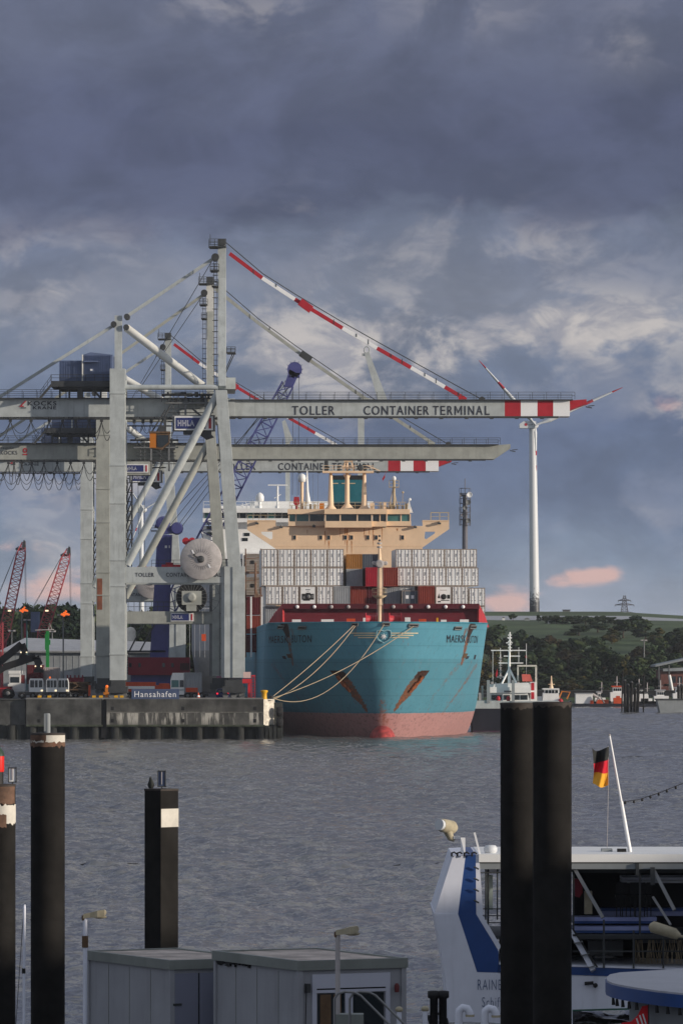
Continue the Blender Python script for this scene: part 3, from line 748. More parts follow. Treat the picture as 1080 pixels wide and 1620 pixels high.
    h = thing if False else None
    hm = MB(); 
    Bx(hm, h0, h0+38, g-75, g-41, 3.5, 6.5)
    hm.prism([L(h0+38,g-41,3.1), L(h0+85,g-41,3.1), L(h0+85,g-84,3.1), L(h0+50,g-88,3.1), L(h0+38,g-84,3.1)], (0,7.3,0))
    for k in range(1, 16): Bx(hm, h0+38+k*2.9, h0+38.5+k*2.9, g-83, g-41, 3.0, .12)
    for k in range(1, 10): Bx(hm, h0+k*3.8, h0+k*3.8+.5, g-74, g-41, 3.42, .1)
    ho = hm.build('machinery_house', m['house_blue'], R)
    dd = MB(); Bx(dd, h0+39, h0+62, g-74, g-72, 2.5, .6); Bx(dd, h0+48, h0+55, g-62, g-57, 2.95, .1); dd.build('vent_hood', m['house_blue'], ho)
    Bx(MB(), h0+49.5, h0+53, g-61, g-58.5, 2.9, .06).build('window', m['white'], ho)
    MB().tube([L(h0+37,g-84,2.9), L(h0+37,g-42,2.9)], .1, 5).build('drain_pipe', m['crane_white'], ho)
    pf = MB(); Bx(pf, h0-13, h0+88, g-42, g-33, 2.6, 8.2); Bx(pf, h0, h0+85, g-34, g-29, 3.2, 7)
    railing(pf, L(h0-13, g-42, 2.6), L(h0+84, g-42, 2.6), 10/S1, 1.2, .04)
    for x in (h0+1, h0+16, h0+30, h0+36, h0+66, h0+84): Bx(pf, x-1.4, x+1.4, g-31, g-15, 3.6, .5)
    Bx(pf, h0+29, h0+37, g-31, g-15, 3.4, 2); pf.bar(L(h0-12,g-36,2.8), L(h0-30,g-15,2.8), .25, 1.2); pf.bar(L(h0+52,g-31,3), L(h0+66,g-15,3), .3, .3)
    railing(pf, L(h0-30, g-16, 2.7), L(h0-12, g-41, 2.7), 10/S1, .8, .04)
    pf.build('house_platform', dk, R)
    # trolley and cab
    t0 = 262 if not second else 214
    tr = MB()
    for i in range(16):
        x = t0 + 2 + (i*53 % 74); w = 3 + (i*7 % 9); y = g-24 + (i*11 % 22)
        Bx(tr, x, x+w, y, y+3+(i*5 % 7), 2.2+(i % 3)*.6, 1.2, i % 3)
    for x in (t0+30, t0+62): Bx(tr, x, x+3.2, g-18, g+36, 2.0, .5, 1)
    Bx(tr, t0, t0+80, g-8, g-5.5, 1.9, .4, 1); Bx(tr, t0, t0+80, g+17, g+19, 2, .6, 0); Bx(tr, t0-6, t0+80, g-21, g-19.5, 1.9, 3)
    railing(tr, L(t0-6, g-8, 1.8), L(t0+80, g-8, 1.8), 1.1, 1, .05); tr.bar(L(t0+42, g+2, 1.9), L(t0+56, g+14, 1.9), .25, .25)
    for y in (g+2, g+8, g+22): Bx(tr, t0+4, t0+76, y, y+1.2, 2.1, .2)
    for x in (t0+12, t0+20, t0+48): Bx(tr, x, x+1, g-20, g+36, 2.3, .2, 1)
    tr.build('trolley', [dk, m['mid_steel'], m['crane_tan']], R)
    if not second:
        hs = MB(); Bx(hs, 273, 340, 656, 680, 1.2, 4); Bx(hs, 290, 334, 680, 686, 1.4, 3, 1); hs.prism([L(315,686,1.4), L(334,686,1.4), L(338,690,1.4), L(326,694,1.4)], (0,3,0), 1)
        o = hs.build('trolley_house', [m['mid_steel'], dk], R)
        sign_board(R, L(276, 680), L(337, 658), Y+.95, .2, 'white', 'HHLA')
        cbm = MB(); cbm.prism([L(237,684,.8), L(268,684,.8), L(268,700,.8), L(256,711,.8), L(238,708,.8)], (0,2.6,0)); Bx(cbm, 236, 269, 682, 685, .6, 3, 0)
        c_o = cbm.build('operator_cab', [m['wood']], R)
        Bx(MB(), 237, 247, 684, 708, .72, .1).build('door', m['orange'], c_o)
        gl = MB(); gl.prism([L(249,688,.76), L(267,688,.76), L(267,699,.76), L(257,707,.76), L(249,706,.76)], (0,-.06,0)); gl.build('glass', m['glass_dark'], c_o)
        hr = MB(); Bx(hr, 259, 263, g+14, g+40, 1.4, .5); hr.tube([L(240,683,1.6), L(262,648,1.6)], .12, 5); hr.tube([L(248,683,1.6), L(270,640,1.6)], .12, 5); Bx(hr, 251, 260, 672, 681, 1.2, 1); hr.build('cab_hanger', dk, R)
    else:
        hs = MB(); Bx(hs, 194, 243, g+19, g+43, 1.2, 4); o = hs.build('trolley_house', [m['crane_tan']], R)
        sign_board(R, L(198, g+39), L(240, g+24), Y+.95, .2, 'white', 'HHLA')
        hr = MB()
        for x in (204, 212, 222, 233): hr.tube([L(x, g+43, 2), L(x+1, 850, 2)], .05, 4)
        Bx(hr, 196, 202, g+43, 930, 3, .6)
        hr.build('hoist_rope', dk, R)
    # stair tower beside the land leg
    stt = MB(); 
    for k in range(9):
        y = 762+k*15 + (0 if not second else 12)
        stt.bar(L(l1+3, y+20, 3), L(l1+10, y, 3), .14, .6); Bx(stt, l1+1.5, l1+12, y, y+1.3, 2.6, 1)
        for x in (l1+2, l1+11): stt.tube([L(x,y-1,2.7), L(x,y-10,2.7)], .05, 4)
    for x in (l1+3, l1+10): Bx(stt, x-.8, x+.8, 758, 896, 2.7, .2)
    stt.build('stair_tower', dk, R)
    # cable reel
    rc = MB()
    if not second:
        c = L(318, 885, -1.2); rad = 33/S1
        rc.lathe(c, [(rad*.96,.55),(rad,.5),(rad,.05),(rad*.97,-.02),(rad*.3,-.08),(.28,-.12)], 40, axis='y')
        ro = rc.build('cable_reel', m['reel_grey'], R)
        rb = MB(); rb.lathe(c+V(0,-.26,0), [(.5,.2),(.5,0),(.2,-.05)], 16, axis='y')
        for k in range(28):
            a = 2*math.pi*k/28; u = V(math.cos(a),0,math.sin(a)); rb.bar(c+u*.95+V(0,-.1,0), c+u*1.5+V(0,-.08,0), .035, .03)
        rb.bar(c+V(0,-.3,0), c+V(-.9,-.3,.45), .18, .08); rb.bar(c+V(-.85,-.3,.4), c+V(-1.05,-.3,.75), .22, .08); rb.build('hub', dk, ro)
        wt = MB()
        for a in (2.4, 5.6): 
            u = V(math.cos(a),0,math.sin(a)); n = V(-u.z,0,u.x); q = c+u*1.5+V(0,-.12,0); wt.bar(q-u*.25+n*.1, q+u*.25-n*.1, .2, .02)
        wt.build('label_plate', m['pure_white'], ro)
        for k in range(36):
            pass
        sp = MB()
        for k in range(30):
            a = 2*math.pi*(k+.5)/30; u = V(math.cos(a),0,math.sin(a)); sp.bar(c+u*1.55+V(0,-.075,0), c+u*(rad-.06)+V(0,.0,0), .02, .03)
        sp.build('spoke', m['crane_tan'], ro)
        dr = MB()
        for x in (294, 304): dr.lathe(L(x, 856, -.4), [(.5,0),(.5,1.2)], 14, axis='y')
        dr.build('drive_motor', m['signal_red'], R)
        mtm = MB(); Bx(mtm, 256, 286, 893, 897, .3, 1.2); Bx(mtm, 262, 274, 890, 893, .4, 1); mtm.build('motor_base', m['signal_red'], R)
        rr = MB(); railing(rr, L(240, 897, .2), L(286, 897, .2), 11/S1, 1, .04); railing(rr, L(350, 896, .2), L(372, 896, .2), 11/S1, 1, .04); rr.build('railing', dk, R)
    else:
        k_ = lambda x, y: L(352+(x-333)*Y/705, YH-(YH-y)*Y/705, -1.)
        c = k_(303, 945); rad = 24.5/10
        rc.lathe(c+V(0,.3,0), [(rad,.6),(rad,0),(rad*.95,-.05),(rad*.9,.1),(.3,.1)], 36, axis='y')
        ro = rc.build('cable_reel', m['black'], R)
        sp = MB()
        for k in range(24):
            a = 2*math.pi*k/24; u = V(math.cos(a),0,math.sin(a)); sp.bar(c+u*.5+V(0,.3,0), c+u*rad*.97+V(0,.22,0), .06, .05)
            if k % 2: sp.tube([c+V(2.,.9,0)+u*.4, c+V(2.,.9,0)+u*(rad*1.0)], .04, 4)
        sp.tube([c+V(2.,.9,0)+V(rad*math.cos(a_*.2618),0,rad*math.sin(a_*.2618)) for a_ in range(25)], .05, 4)
        sp.build('spoke', m['mid_steel'], ro)
        hb = MB(); hb.bx(c.x-1.5, c.x+1.6, c.y-.3, c.y+.1, c.z-1.2, c.z+1.0); hb.lathe(c+V(0,-.55,0), [(.75,.3),(.75,0),(.4,-.05)], 18, axis='y'); hb.bx(c.x-.8, c.x+.8, c.y-.2, c.y+.2, c.z-2.2, c.z-1.2)
        hb.build('drive_unit', m['crane_tan'], ro)
        rr = MB(); railing(rr, L(l1+2, 956, .2), L(352, 956, .2), 17/S1, .9, .04); railing(rr, L(l1+2, 956, 1.6), L(352, 956, 1.6), 17/S1, .9, .04); rr.build('railing', dk, R)
    return R
C1 = crane(705, 352, 'pale grey gantry crane nearest the water with striped boom and tallest mast', 372, 643, 186, 931, True, 'crane_grey')
C2 = crane(800, 333, 'tan gantry crane without stripes on its boom, second in the row', 350, 667.5, 159, 893, False, 'crane_tan', True)
C3 = copy_tree(C1)
C3['label'] = 'farthest gantry crane, striped boom low behind the plain tan boom'
C3.location = C1.location + V((266-540)*907/F - (352-540)*705/F, 202, 0)

# ------------------------------------------------------------------ blue harbour crane, its boom rising through the gantry booms
Yb = 860
b = W(258, 1100, Yb); b.z = QZ
R = thing('mobile_harbour_crane', 'violet-blue mobile harbour crane with lattice jib and red machinery house', 'harbour crane', b)
tw = MB(); tw.prism([W(237,1046,Yb), W(266,1046,Yb), W(272,846,Yb), W(249,846,Yb)], (0,2.6,0)); tw.bar(W(266,950,Yb), W(266,848,Yb), .3, .4); o = tw.build('tower', m['crane_blue'], R)
MB().pb(261,269,863,867,Yb-.06,.04).build('sign', m['white'], o)
hd = MB(); hd.lathe(W(258,828,Yb), [(1.0,-.5),(1.25,.2),(1.0,2.2)], 14, axis='y'); hd.lathe(W(280,836,Yb), [(.9,-.3),(1.1,.2),(.9,2.2)], 14, axis='y')
hd.pp([(250,846),(288,842),(287,832),(268,832),(250,822)], Yb, 2.4); hd.tube([W(246,830,Yb), W(262,836,Yb)], .5, 10); hd.build('tower_head', m['crane_blue'], R)
pf = MB(); pf.pb(239,252,839,840.5,Yb-.5,2); railing(pf, W(239,839,Yb-.4), W(252,839,Yb-.4), 8*Yb/F, .7, .05); pf.build('platform', m['dark_steel'], R)
jb = MB(); lattice(jb, W(256,985,Yb), W(330,846,Yb), 2.2, 3.0, 6, .11); lattice(jb, W(330,846,Yb), W(455,608,Yb), 3.0, 2.0, 15, .11)
jb.pp([(449,612),(463,612),(472,592),(458,584)], Yb-1, 2); jo = jb.build('jib', m['crane_blue'], R)
jh = MB(); c = W(466, 584, Yb-1); jh.lathe(c, [(1.25,0),(1.25,.3)], 16, axis='y'); jh.lathe(c+V(0,1.6,0), [(1.25,0),(1.25,.3)], 16, axis='y')
for k in range(12):
    a = k*math.pi/6; jh.tube([c+V(1.2*math.cos(a),0,1.2*math.sin(a)), c+V(1.5*math.cos(a),-.1,1.5*math.sin(a))], .06, 4)
jh.pb(458,474,590,597,Yb-1,2); jh.build('sheave_head', m['crane_blue'], jo)
rp = MB()
for x in (463.5, 473): rp.tube([W(x,596,Yb), W(x-1,783,Yb)], .055, 4)
for (x0,y0) in ((258,826),(280,834),(270,830),(284,838)):
    rp.tube([W(x0,y0,Yb), W(452+(x0 % 7),602+(x0 % 5)*3,Yb)], .06, 4)
rp.build('rope', m['dark_steel'], R)
hk = MB(); hk.pp([(465,786),(473,786),(474,797),(470,800),(467,800),(464,796)], Yb-.4, 1); hk.tube([W(469,800,Yb), W(469,806,Yb)], .2, 6); hk.build('hook_block', m['signal_red'], R)
mh = MB(); mh.pb(203,300,1040,1068,Yb-1.2,5); ro = mh.build('machinery_house', m['house_red'], R)
for x in (204.5,219,257,271): MB().pb(x,x+4,1049,1055.5,Yb-1.26,.05).build('window', m['glass_dark'], ro)
vt = MB()
for k in range(6): vt.pb(285.5+k*2.4,287+k*2.4,1049,1060,Yb-1.3,.05)
vt.build('vent', m['black'], ro)
ck = MB()
for k in range(9): ck.pb(197,203,1030+k*4.2,1032.4+k*4.2,Yb-1,4)
ck.pb(198,262,1029,1032,Yb,.5); ck.tube([W(205,1030,Yb), W(228,985,Yb)], .14, 5); ck.tube([W(222,1030,Yb), W(246,985,Yb)], .14, 5); ck.build('counterweight', m['dark_steel'], R)
un = MB(); un.pb(207,296,1068,1078,Yb-.4,4); un.pb(196,310,1078,1090,Yb-1,6); uo = un.build('chassis', m['crane_blue'], R)
wl = MB()
for k in range(9): wl.lathe(V(W(202+k*12.5,0,Yb).x, Yb-1.4, QZ+.7), [(.7,0),(.7,.5)], 12, axis='y')
wl.build('wheels', m['rubber'], uo)
# ------------------------------------------------------------------ the container ship, bow on
HX, HY = 5.93, 708.0
AX = -.035
ZT = 16.2
def hp(u, x, z): return V(HX + AX*u + x, HY + u - AX*x, z)
def hparam(z):
    zt = max(-.1, min(1.02, z/ZT)); k = 1-zt
    u0 = 8.5*max(0, k)**1.25
    L = 27 + 27*max(0, k)**.8
    p = 1.75 + .55*max(0, zt); q = .58 - .06*max(0, zt)
    B = 16.1 - .9*max(0, (1-z/6))**2 if z < 6 else 16.1
    return u0, L, p, q, B
def half(u, z):
    u0, L, p, q, B = hparam(z); tt = max(0, min(1, (u-u0)/L))
    return B*(1-(1-tt)**p)**q
def hu(x, z):                                   # distance aft of the point with half breadth x
    u0, L, p, q, B = hparam(z); s = min(.9999, abs(x)/B)
    return u0 + L*(1-(1-s**(1/q))**(1/p))
def hs(x, z, off=.06):
    s = 1 if x >= 0 else -1; x = abs(x); e = .08
    p = hp(hu(x, z), s*x, z); a = hp(hu(x+e, z), s*(x+e), z) - p; b = hp(hu(x, z+e), s*x, z+e) - p
    n = a.cross(b); n.normalize()
    if n.y > 0: n = -n
    return p + n*off
root = thing('container_ship', 'teal container ship lying bow on at the quay under the gantry booms', 'container ship', hp(30, 0, 0))
# stains on the hull as (polyline in metres athwart / height, width, strength)
def fx(px, py): return ((px-607)/10.75, 10.4+(1050-py)/10.75)
ST = []
def stain(pts, w0, w1, k, kind=0): ST.append(([fx(*p) for p in pts], w0, w1, k, kind))
for mrr in (0, 1):
    g_ = (lambda x: x) if not mrr else (lambda x: 1214-x-6)
    a = .8 if mrr else 1
    stain([(g_(748),990),(g_(742),1006)], .45, .3, .9, 1)
    stain([(g_(745),992),(g_(739),1020),(g_(733),1052)], .35, .15, .9*a)
    stain([(g_(737),998),(g_(731),1012)], .25, .12, .7*a)
    stain([(g_(762),1052),(g_(742),1080),(g_(720),1108),(g_(703),1130)], .26, .10, .62*a)
    stain([(g_(738),1044),(g_(712),1072),(g_(686),1102)], .22, .10, .48*a)
    stain([(g_(752),1046),(g_(744),1064),(g_(726),1090)], .2, .1, .42*a)
    stain([(g_(728),1050),(g_(700),1082)], .2, .1, .5*a)
    for k_ in range(13): x_ = 634+k_*11+rnd.uniform(-5,5); y_ = rnd.uniform(1000,1050); L_ = rnd.uniform(25,60); stain([(g_(x_),y_),(g_(x_-L_*.32),y_+L_)], .2, .1, rnd.uniform(.25,.42)*a)
    for k_ in range(5): x_ = 650+k_*22+rnd.uniform(-6,6); stain([(g_(x_),1098+rnd.uniform(-6,6)),(g_(x_-14),1126+rnd.uniform(0,16))], .24, .12, rnd.uniform(.28,.45)*a)
    stain([(g_(741),1098),(g_(737),1110)], .5, .5, .35*a); stain([(g_(729),1104),(g_(727),1112)], .5, .4, .35*a)
    stain([(g_(650),993),(g_(644),1022)], .2, .06, .5*a); stain([(g_(564),994),(g_(566),1015)], .25, .06, .6*a)
stain([(607,1108),(610,1135)], .5, .9, .55); stain([(640,1040),(633,1075)], .1, .05, .3)
POCK = []
for mir in (0, 1):
    POCK.append([fx((x if not mir else 1210-x), y) for x, y in ((662,1061),(677,1061),(671,1073),(660,1086),(646,1102),(635,1113),(623.5,1127),(626.5,1115),(636,1098),(645,1083),(654,1072))])
def inpoly(x, z, P):
    c = False; n = len(P)
    for i in range(n):
        (x1, z1), (x2, z2) = P[i], P[(i+1) % n]
        if (z1 > z) != (z2 > z) and x < (x2-x1)*(z-z1)/(z2-z1)+x1: c = not c
    return c
def seg_d(px, pz, pts, w0, w1):
    best = -1; n = len(pts)-1
    for i in range(n):
        (ax, az), (bx, bz) = pts[i], pts[i+1]; dx, dz = bx-ax, bz-az; l2 = dx*dx+dz*dz
        tq = max(0, min(1, ((px-ax)*dx+(pz-az)*dz)/l2)); d = math.hypot(px-ax-tq*dx, pz-az-tq*dz)
        w = w0 + (w1-w0)*((i+tq)/n)
        v = 1-(d/w)**2 if d < w*1.6 else -1
        best = max(best, v*.5+.5 if v > -1 else 0)
    return max(0, min(1, best*1.3))
zs = [-1.2,-.5] + [i*.2 for i in range(0, 81)] + [ZT]
zs = [z for z in zs if z <= ZT]
nu = 110
hm = MB(); rows = []
stv = []; blk = []; zv = []; xv = []
def addv(u, x, z):
    hm.v.append(hp(u, x, z)); s1 = s2 = 0
    if u < 75:
        for pts, w0, w1, k, kd in ST:
            v = seg_d(x, z, pts, w0, w1)*k
            if v > 0:
                if kd: s2 = max(s2, v)
                else: s1 = max(s1, v)
        for P in POCK:
            if inpoly(x, z, P): s1 = 1; s2 = max(s2, max(0, min(1, (z-7.4)*.7)))
    stv.append(s1); blk.append(s2); zv.append(z); xv.append(x); return len(hm.v)-1
for z in zs:
    u0, L, p, q, B = hparam(z)
    us = [u0 + L*(i/nu)**(1.9) for i in range(nu+1)] + [95, 150, 235, 262]
    left = [addv(u, -half(u, z), z) for u in reversed(us[1:])]
    mid = [addv(us[0], 0, z)]
    right = [addv(u, half(u, z), z) for u in us[1:]]
    rows.append(left + mid + right)
for r0, r1 in zip(rows, rows[1:]):
    for i in range(len(r0)-1):
        hm.f.append([r0[i], r0[i+1], r1[i+1], r1[i]]); hm.m.append(0); hm.sm.append(True)
r1 = rows[-1]; n = len(r1)
hm.f.append(list(r1)); hm.m.append(1); hm.sm.append(False)
hm.f.append([rows[0][-1], rows[0][0], rows[-1][0], rows[-1][-1]]); hm.m.append(0); hm.sm.append(False)
mm = bpy.data.materials.new('teal_hull_paint'); mm.use_nodes = True; t = NT(mm.node_tree); p = t.n['Principled BSDF']
at = lambda nm: t.node('ShaderNodeAttribute', attribute_name=nm).outputs['Fac']
oc = t.node('ShaderNodeTexCoord').outputs['Object']
z_ = at('height'); s1 = at('stain'); s2 = at('soot')
n_a = t.noise(oc, .35, 5, .6); n_b = t.noise(t.vmath('MULTIPLY', oc, (1.4,1.4,.12)), 1, 5, .65); n_c = t.noise(oc, 2.3, 4, .65)
up = t.mix(n_a, (.085,.275,.375), (.115,.335,.435)); lo = t.mix(n_a, (.070,.225,.305), (.100,.285,.365))
c = t.mix(t.smooth(z_, 11.05, 11.15), lo, up)
c = t.mix(t.math('MULTIPLY', t.smooth(n_b, .55, .8), .45), c, (.03,.10,.10))
c = t.mix(t.math('MULTIPLY', t.smooth(n_b, .30, .18), .35), c, (.10,.29,.33))
zz = t.math('ADD', z_, t.math('MULTIPLY', t.math('SUBTRACT', n_c, .5), .25))
sc_ = t.math('MULTIPLY', t.smooth(n_c, .56, .68), t.math('MULTIPLY', t.smooth(zz, 1.4, 3.2), t.smooth(zz, 7.5, 4.0)))
redc = t.mix(n_b, (.36,.19,.185), (.50,.275,.26))
redc = t.mix(t.math('MULTIPLY', t.smooth(n_c, .5, .7), .5), redc, (.07,.045,.055))
zf = t.math('ABSOLUTE', t.math('SUBTRACT', t.math('FRACT', t.math('DIVIDE', z_, 2.35)), .5))
c = t.mix(t.math('MULTIPLY', t.smooth(zf, .03, .0), .35), c, (.02,.07,.09))
n_s = t.noise(t.vmath('MULTIPLY', oc, (.9,.9,.10)), 1.6, 6, .7)
c = t.mix(t.math('MULTIPLY', t.smooth(n_s, .58, .74), .40), c, (.10,.10,.055))
c = t.mix(t.smooth(zz, 3.42, 3.34), c, redc)
c = t.mix(t.math('MULTIPLY', sc_, .45), c, (.035,.045,.05))
sm = t.smooth(t.math('ADD', s1, t.math('MULTIPLY', t.math('SUBTRACT', n_c, .5), 1.3)), .30, .95)
c = t.mix(t.math('MULTIPLY', sm, .92), c, t.mix(t.smooth(n_c, .4, .62), (.12,.055,.02), (.27,.075,.018)))
c = t.mix(t.math('MULTIPLY', t.smooth(t.math('ADD', s2, t.math('MULTIPLY', t.math('SUBTRACT', n_c, .5), .4)), .4, .7), .9), c, (.035,.02,.015))
t.put(p.inputs['Base Color'], c); p.inputs['Roughness'].default_value = .5; p.inputs['Specular IOR Level'].default_value = .3
bp = t.node('ShaderNodeBump'); bp.inputs['Strength'].default_value = .35; bp.inputs['Distance'].default_value = .3
t.put(bp.inputs['Height'], t.noise(t.vmath('MULTIPLY', oc, (.5,.5,.35)), 1, 2, .5)); t.put(p.inputs['Normal'], bp.outputs[0])
ho = hm.build('hull', [mm, m['break_red_shade']], root)
for nm, dat in (('stain', stv), ('soot', blk), ('height', zv)):
    a_ = ho.data.attributes.new(nm, 'FLOAT', 'POINT'); a_.data.foreach_set('value', dat)
# bulbous bow just awash
MB().ball(hp(5.2, .0, -.35), 1.95, sc=(.95,2.2,1.05), n=24).build('bulb', M('bulb_red', (.36,.05,.045), .5, var=.4, scale=1.6, dirt=.3), root)
# knuckle line and rail cap
cp = MB()
for s_ in (-1, 1):
    cp.tube([hp(hu(x*.16*s_, ZT) if x else 0, s_*x*.16, ZT) for x in range(0, 100)], .10, 5)
cp.build('bulwark_cap', m['teal_boat'] if False else M('cap_teal', (.03,.22,.30), .5), root)
# fairleads, marks
def patch(mb, pix, off=.05, mi=0):
    pts = [hs(*fx(*q), off) for q in pix]; mb.add(pts, [tuple(range(len(pts)))], mi)
for k, (a, b, y) in enumerate([(559,568,990.5),(604,615,990),(644,658,991.5),(716,727,995),(481,492,994.5),(742,752,993),(452,460,993)]):
    fl = MB(); P = [hs(*fx(x, yy), .14) for x, yy in ((a,y+2.4),(b,y+2.4),(b+1,y-1.6),(a+1,y-1.6))]
    fl.add(P, [(0,1,2,3)], 0)
    for q in range(4): fl.tube([P[q], P[(q+1) % 4]], .09, 5, 1)
    fl.build('fairlead', [m['black'], m['mid_steel']], root)
for pix in ([(733,1041),(740,1041),(743,1034),(736,1034)],[(739,1043),(744,1042),(746,1038),(741,1038)],[(755,1043),(758,1043),(759,1036),(756,1036)],
            [(474,1041),(468,1041),(465,1035),(471,1035)],[(466,1043),(461,1042),(459,1038),(464,1038)]):
    mk_ = MB(); patch(mk_, pix); mk_.build('draught_mark', m['wood'] if pix[0][0] in (733,474) else m['ink'], root)
# anchors in their pockets
for s_ in (1, -1):
    am = MB(); X = lambda px: px if s_ > 0 else 1208-px
    for pth, r_ in (([(667,1068),(657,1084)], .26), ([(659,1078),(648,1092)], .3)):
        am.tube([hs(*fx(X(px), py), .18) for px, py in pth], r_, 8, r2=r_*.6)
    am.build('anchor', M('anchor_rust', (.30,.085,.025), .8, var=.5, scale=2.5, dirt=.4), root)
    pk_ = MB(); patch(pk_, [(X(661),1067),(X(674),1067),(X(679),1060),(X(666),1060)], .07); pk_.build('anchor_pocket', M('pocket_rust', (.05,.02,.012), .9, var=.5, scale=3), root)
# name on both bows: equal letter spacing along the plating
def hull_text(s, px0, px1, pyb, h, slant=0, bold=.0):
    vs, fs = text_mesh(s, bold); (xa, z0), (xb, _) = fx(px0, pyb), fx(px1, pyb)
    N = 60; xs_ = [xa+(xb-xa)*i/N for i in range(N+1)]; pts = [hs(x, z0+h/2, .0) for x in xs_]; acc = [0]
    for i in range(N): acc.append(acc[-1] + (pts[i+1]-pts[i]).length)
    tot = acc[-1]; out = []
    for a, b in vs:
        d = a*tot
        for i in range(N):
            if acc[i+1] >= d - 1e-9: break
        f = (d-acc[i])/(acc[i+1]-acc[i]); x = xs_[i]+(xs_[i+1]-xs_[i])*f
        out.append(hs(x, z0 + b*h, .06))
    MB().add(out, fs).build('lettering', m['ink'], root)
hull_text('MAERSK', 705, 737, 1017.5, 1.05); hull_text('BUTON', 740, 759, 1018, 1.05)
hull_text('MAERSK', 440, 468, 1018, 1.05); hull_text('BUTON', 472, 501, 1017.5, 1.05)
# bow emblem: shield, star and wing stripes
em = MB()
for k, (y, l0, l1, r0, r1) in enumerate([(1003.6,557,596,617,659),(1006.9,563,597,616,652),(1010.2,569,598,615,645)]):
    for a, b in ((l0, l1), (r0, r1)):
        N = 10
        for i in range(N):
            xa, xb = a+(b-a)*i/N, a+(b-a)*(i+1)/N
            patch(em, [(xa,y+.75),(xb,y+.75),(xb,y-.75),(xa,y-.75)], .09)
em.build('wing_stripe', M('stripe_cream', (.72,.62,.42), .5), root)
e2 = MB(); cx, cy = 607, 1008.5
SHIELD = [(597,1000),(602,999),(607,1000.5),(612,999),(617,1000),(618,1008),(614,1014),(607,1018),(600,1014),(596,1008)]
e2.tube([hs(*fx(*q), .12) for q in SHIELD + SHIELD[:1]], .07, 5); e2.build('shield', M('shield_line', (.30,.50,.55), .5), root)
e3 = MB(); sp_ = []
for k in range(14):
    r_ = 5.4 if k % 2 == 0 else 2.1; a = math.pi/2 + k*math.pi/7; sp_.append((cx+r_*math.cos(a), cy-r_*math.sin(a)))
cpt = hs(*fx(cx+.01, cy), .16); P = [hs(*fx(*q), .13) for q in sp_]
e3.add(P+[cpt], [(i, (i+1) % 14, 14) for i in range(14)]); e3.build('star', m['pure_white'], root)
# foredeck: red breakwater with lamps, wing plates, winches
Yw = 745
bk = MB(); bk.pp([(447,992),(447,963),(757,963),(757,992)], Yw, .5); bo_ = bk.build('breakwater', m['break_red'], root)
lp = MB(); lp.pb(446,758,955,963.2,Yw-1.1,2.2); lp.build('breakwater_girder', m['break_red_shade'], root)  # shadow band under the overhang put into a darker red
for s_, q in ((1, [(757,955,Yw-1),(766,972,Yw+6),(773,992,Yw+9),(757,994,Yw-.5)]), (-1, [(447,955,Yw-1),(434,970,Yw+7),(421,990,Yw+10),(447,992,Yw-.5)])):
    w_ = MB(); P = [W(*a) for a in q]; w_.prism(P, (-.25*s_, .4, 0)); w_.build('wing_plate', M('wing_red_lit', (.42,.03,.035), .55, var=.15, rust=.05), root)  # sunlit look of the wings put into a brighter red
for x in (470,497,524,551,580,622,649.5,677,704.5,732):
    l_ = MB(); c = W(x, 960, Yw-1.1); l_.lathe(c, [(.22,.05),(.28,0),(.24,-.16),(.1,-.2)], 14, axis='y'); l_.build('deck_light', m['pure_white' if x not in (524,551,580,622,649.5) else 'reel_grey'], root)
for x0, x1 in ((462,476),(727,741)):
    MB().pb(x0,x1,980,987.5,Yw-2,1).build('vent_box', m['reefer'], root)
wn = MB()
for x in (588, 625):
    wn.lathe(V(W(x,0,722).x-.9, 722, ZT+.5), [(1.0,0),(1.0,.12),(.6,.15),(.6,1.6),(1.0,1.65),(1.0,1.8)], 18, axis='x')
wn.build('winch', m['signal_red'], root)
pr = MB()
for x, w_, h_ in ((548,14,1.3),(640,9,1.6),(662,12,1.2),(690,3,1.5),(697,9,1.0),(508,20,1.1),(574,5,1.5)):
    q = W(x, 985, 730); pr.bx(q.x, q.x+w_*.09, 730, 730.6, ZT-.4, ZT+h_*.55, int(x) % 3)
pr.build('deck_fitting', [m['yellow'], m['reefer'], m['orange_red']], root)
# foremast
Ym = 719
fm = MB(); b0 = V(W(600,0,Ym).x, Ym, ZT-.6)
fm.tube([b0, W(600.5,957,Ym)], .27, 12); fm.tube([W(600.5,957,Ym), W(600.5,912,Ym), W(600.5,896,Ym), W(600,868,Ym)], [.40,.38,.34,.16], 14)
fm.tube([W(600,868,Ym), W(600,846,Ym)], .07, 5)
mo = fm.build('foremast', m['beige'], root)
mf = MB(); mf.lathe(W(600,892,Ym-.5), [(.55,.5),(.6,0),(.48,-.1),(.2,-.05)], 16, axis='y'); mf.build('mast_horn', m['reel_grey'], mo); mf = MB(); mf.bar(W(591,891,Ym-.1), W(609,891,Ym-.1), .22, .25); mf.build('yard', m['beige'], mo)
for x in (591, 595, 606, 610): MB().lathe(W(x,891,Ym-.3), [(.22,.3),(.3,0),(.2,-.06)], 10, axis='y').build('mast_light', m['reel_grey'], mo)
for y in (867, 861): MB().lathe(W(600,y,Ym), [(.34,0),(.34,.25)], 10).build('mast_light', m['reel_grey'], mo)
for y in (855, 848): MB().ball(W(600,y,Ym), .17).build('mast_light', m['dark_steel'], mo)
pf = MB(); c = W(600,943,Ym); pf.lathe(c, [(.4,-.4),(1.0,0),(1.0,.08)], 10)
for k in range(8):
    a = k*math.pi/4; q = c+V(math.cos(a),math.sin(a),0); q2 = c+V(math.cos(a+.785),math.sin(a+.785),0)
    pf.tube([q, q+V(0,0,1.1)], .03, 4)
    for h_ in (.55, 1.1): pf.tube([q+V(0,0,h_), q2+V(0,0,h_)], .03, 4)
pf.build('platform', m['rope'], mo)
ld = MB()
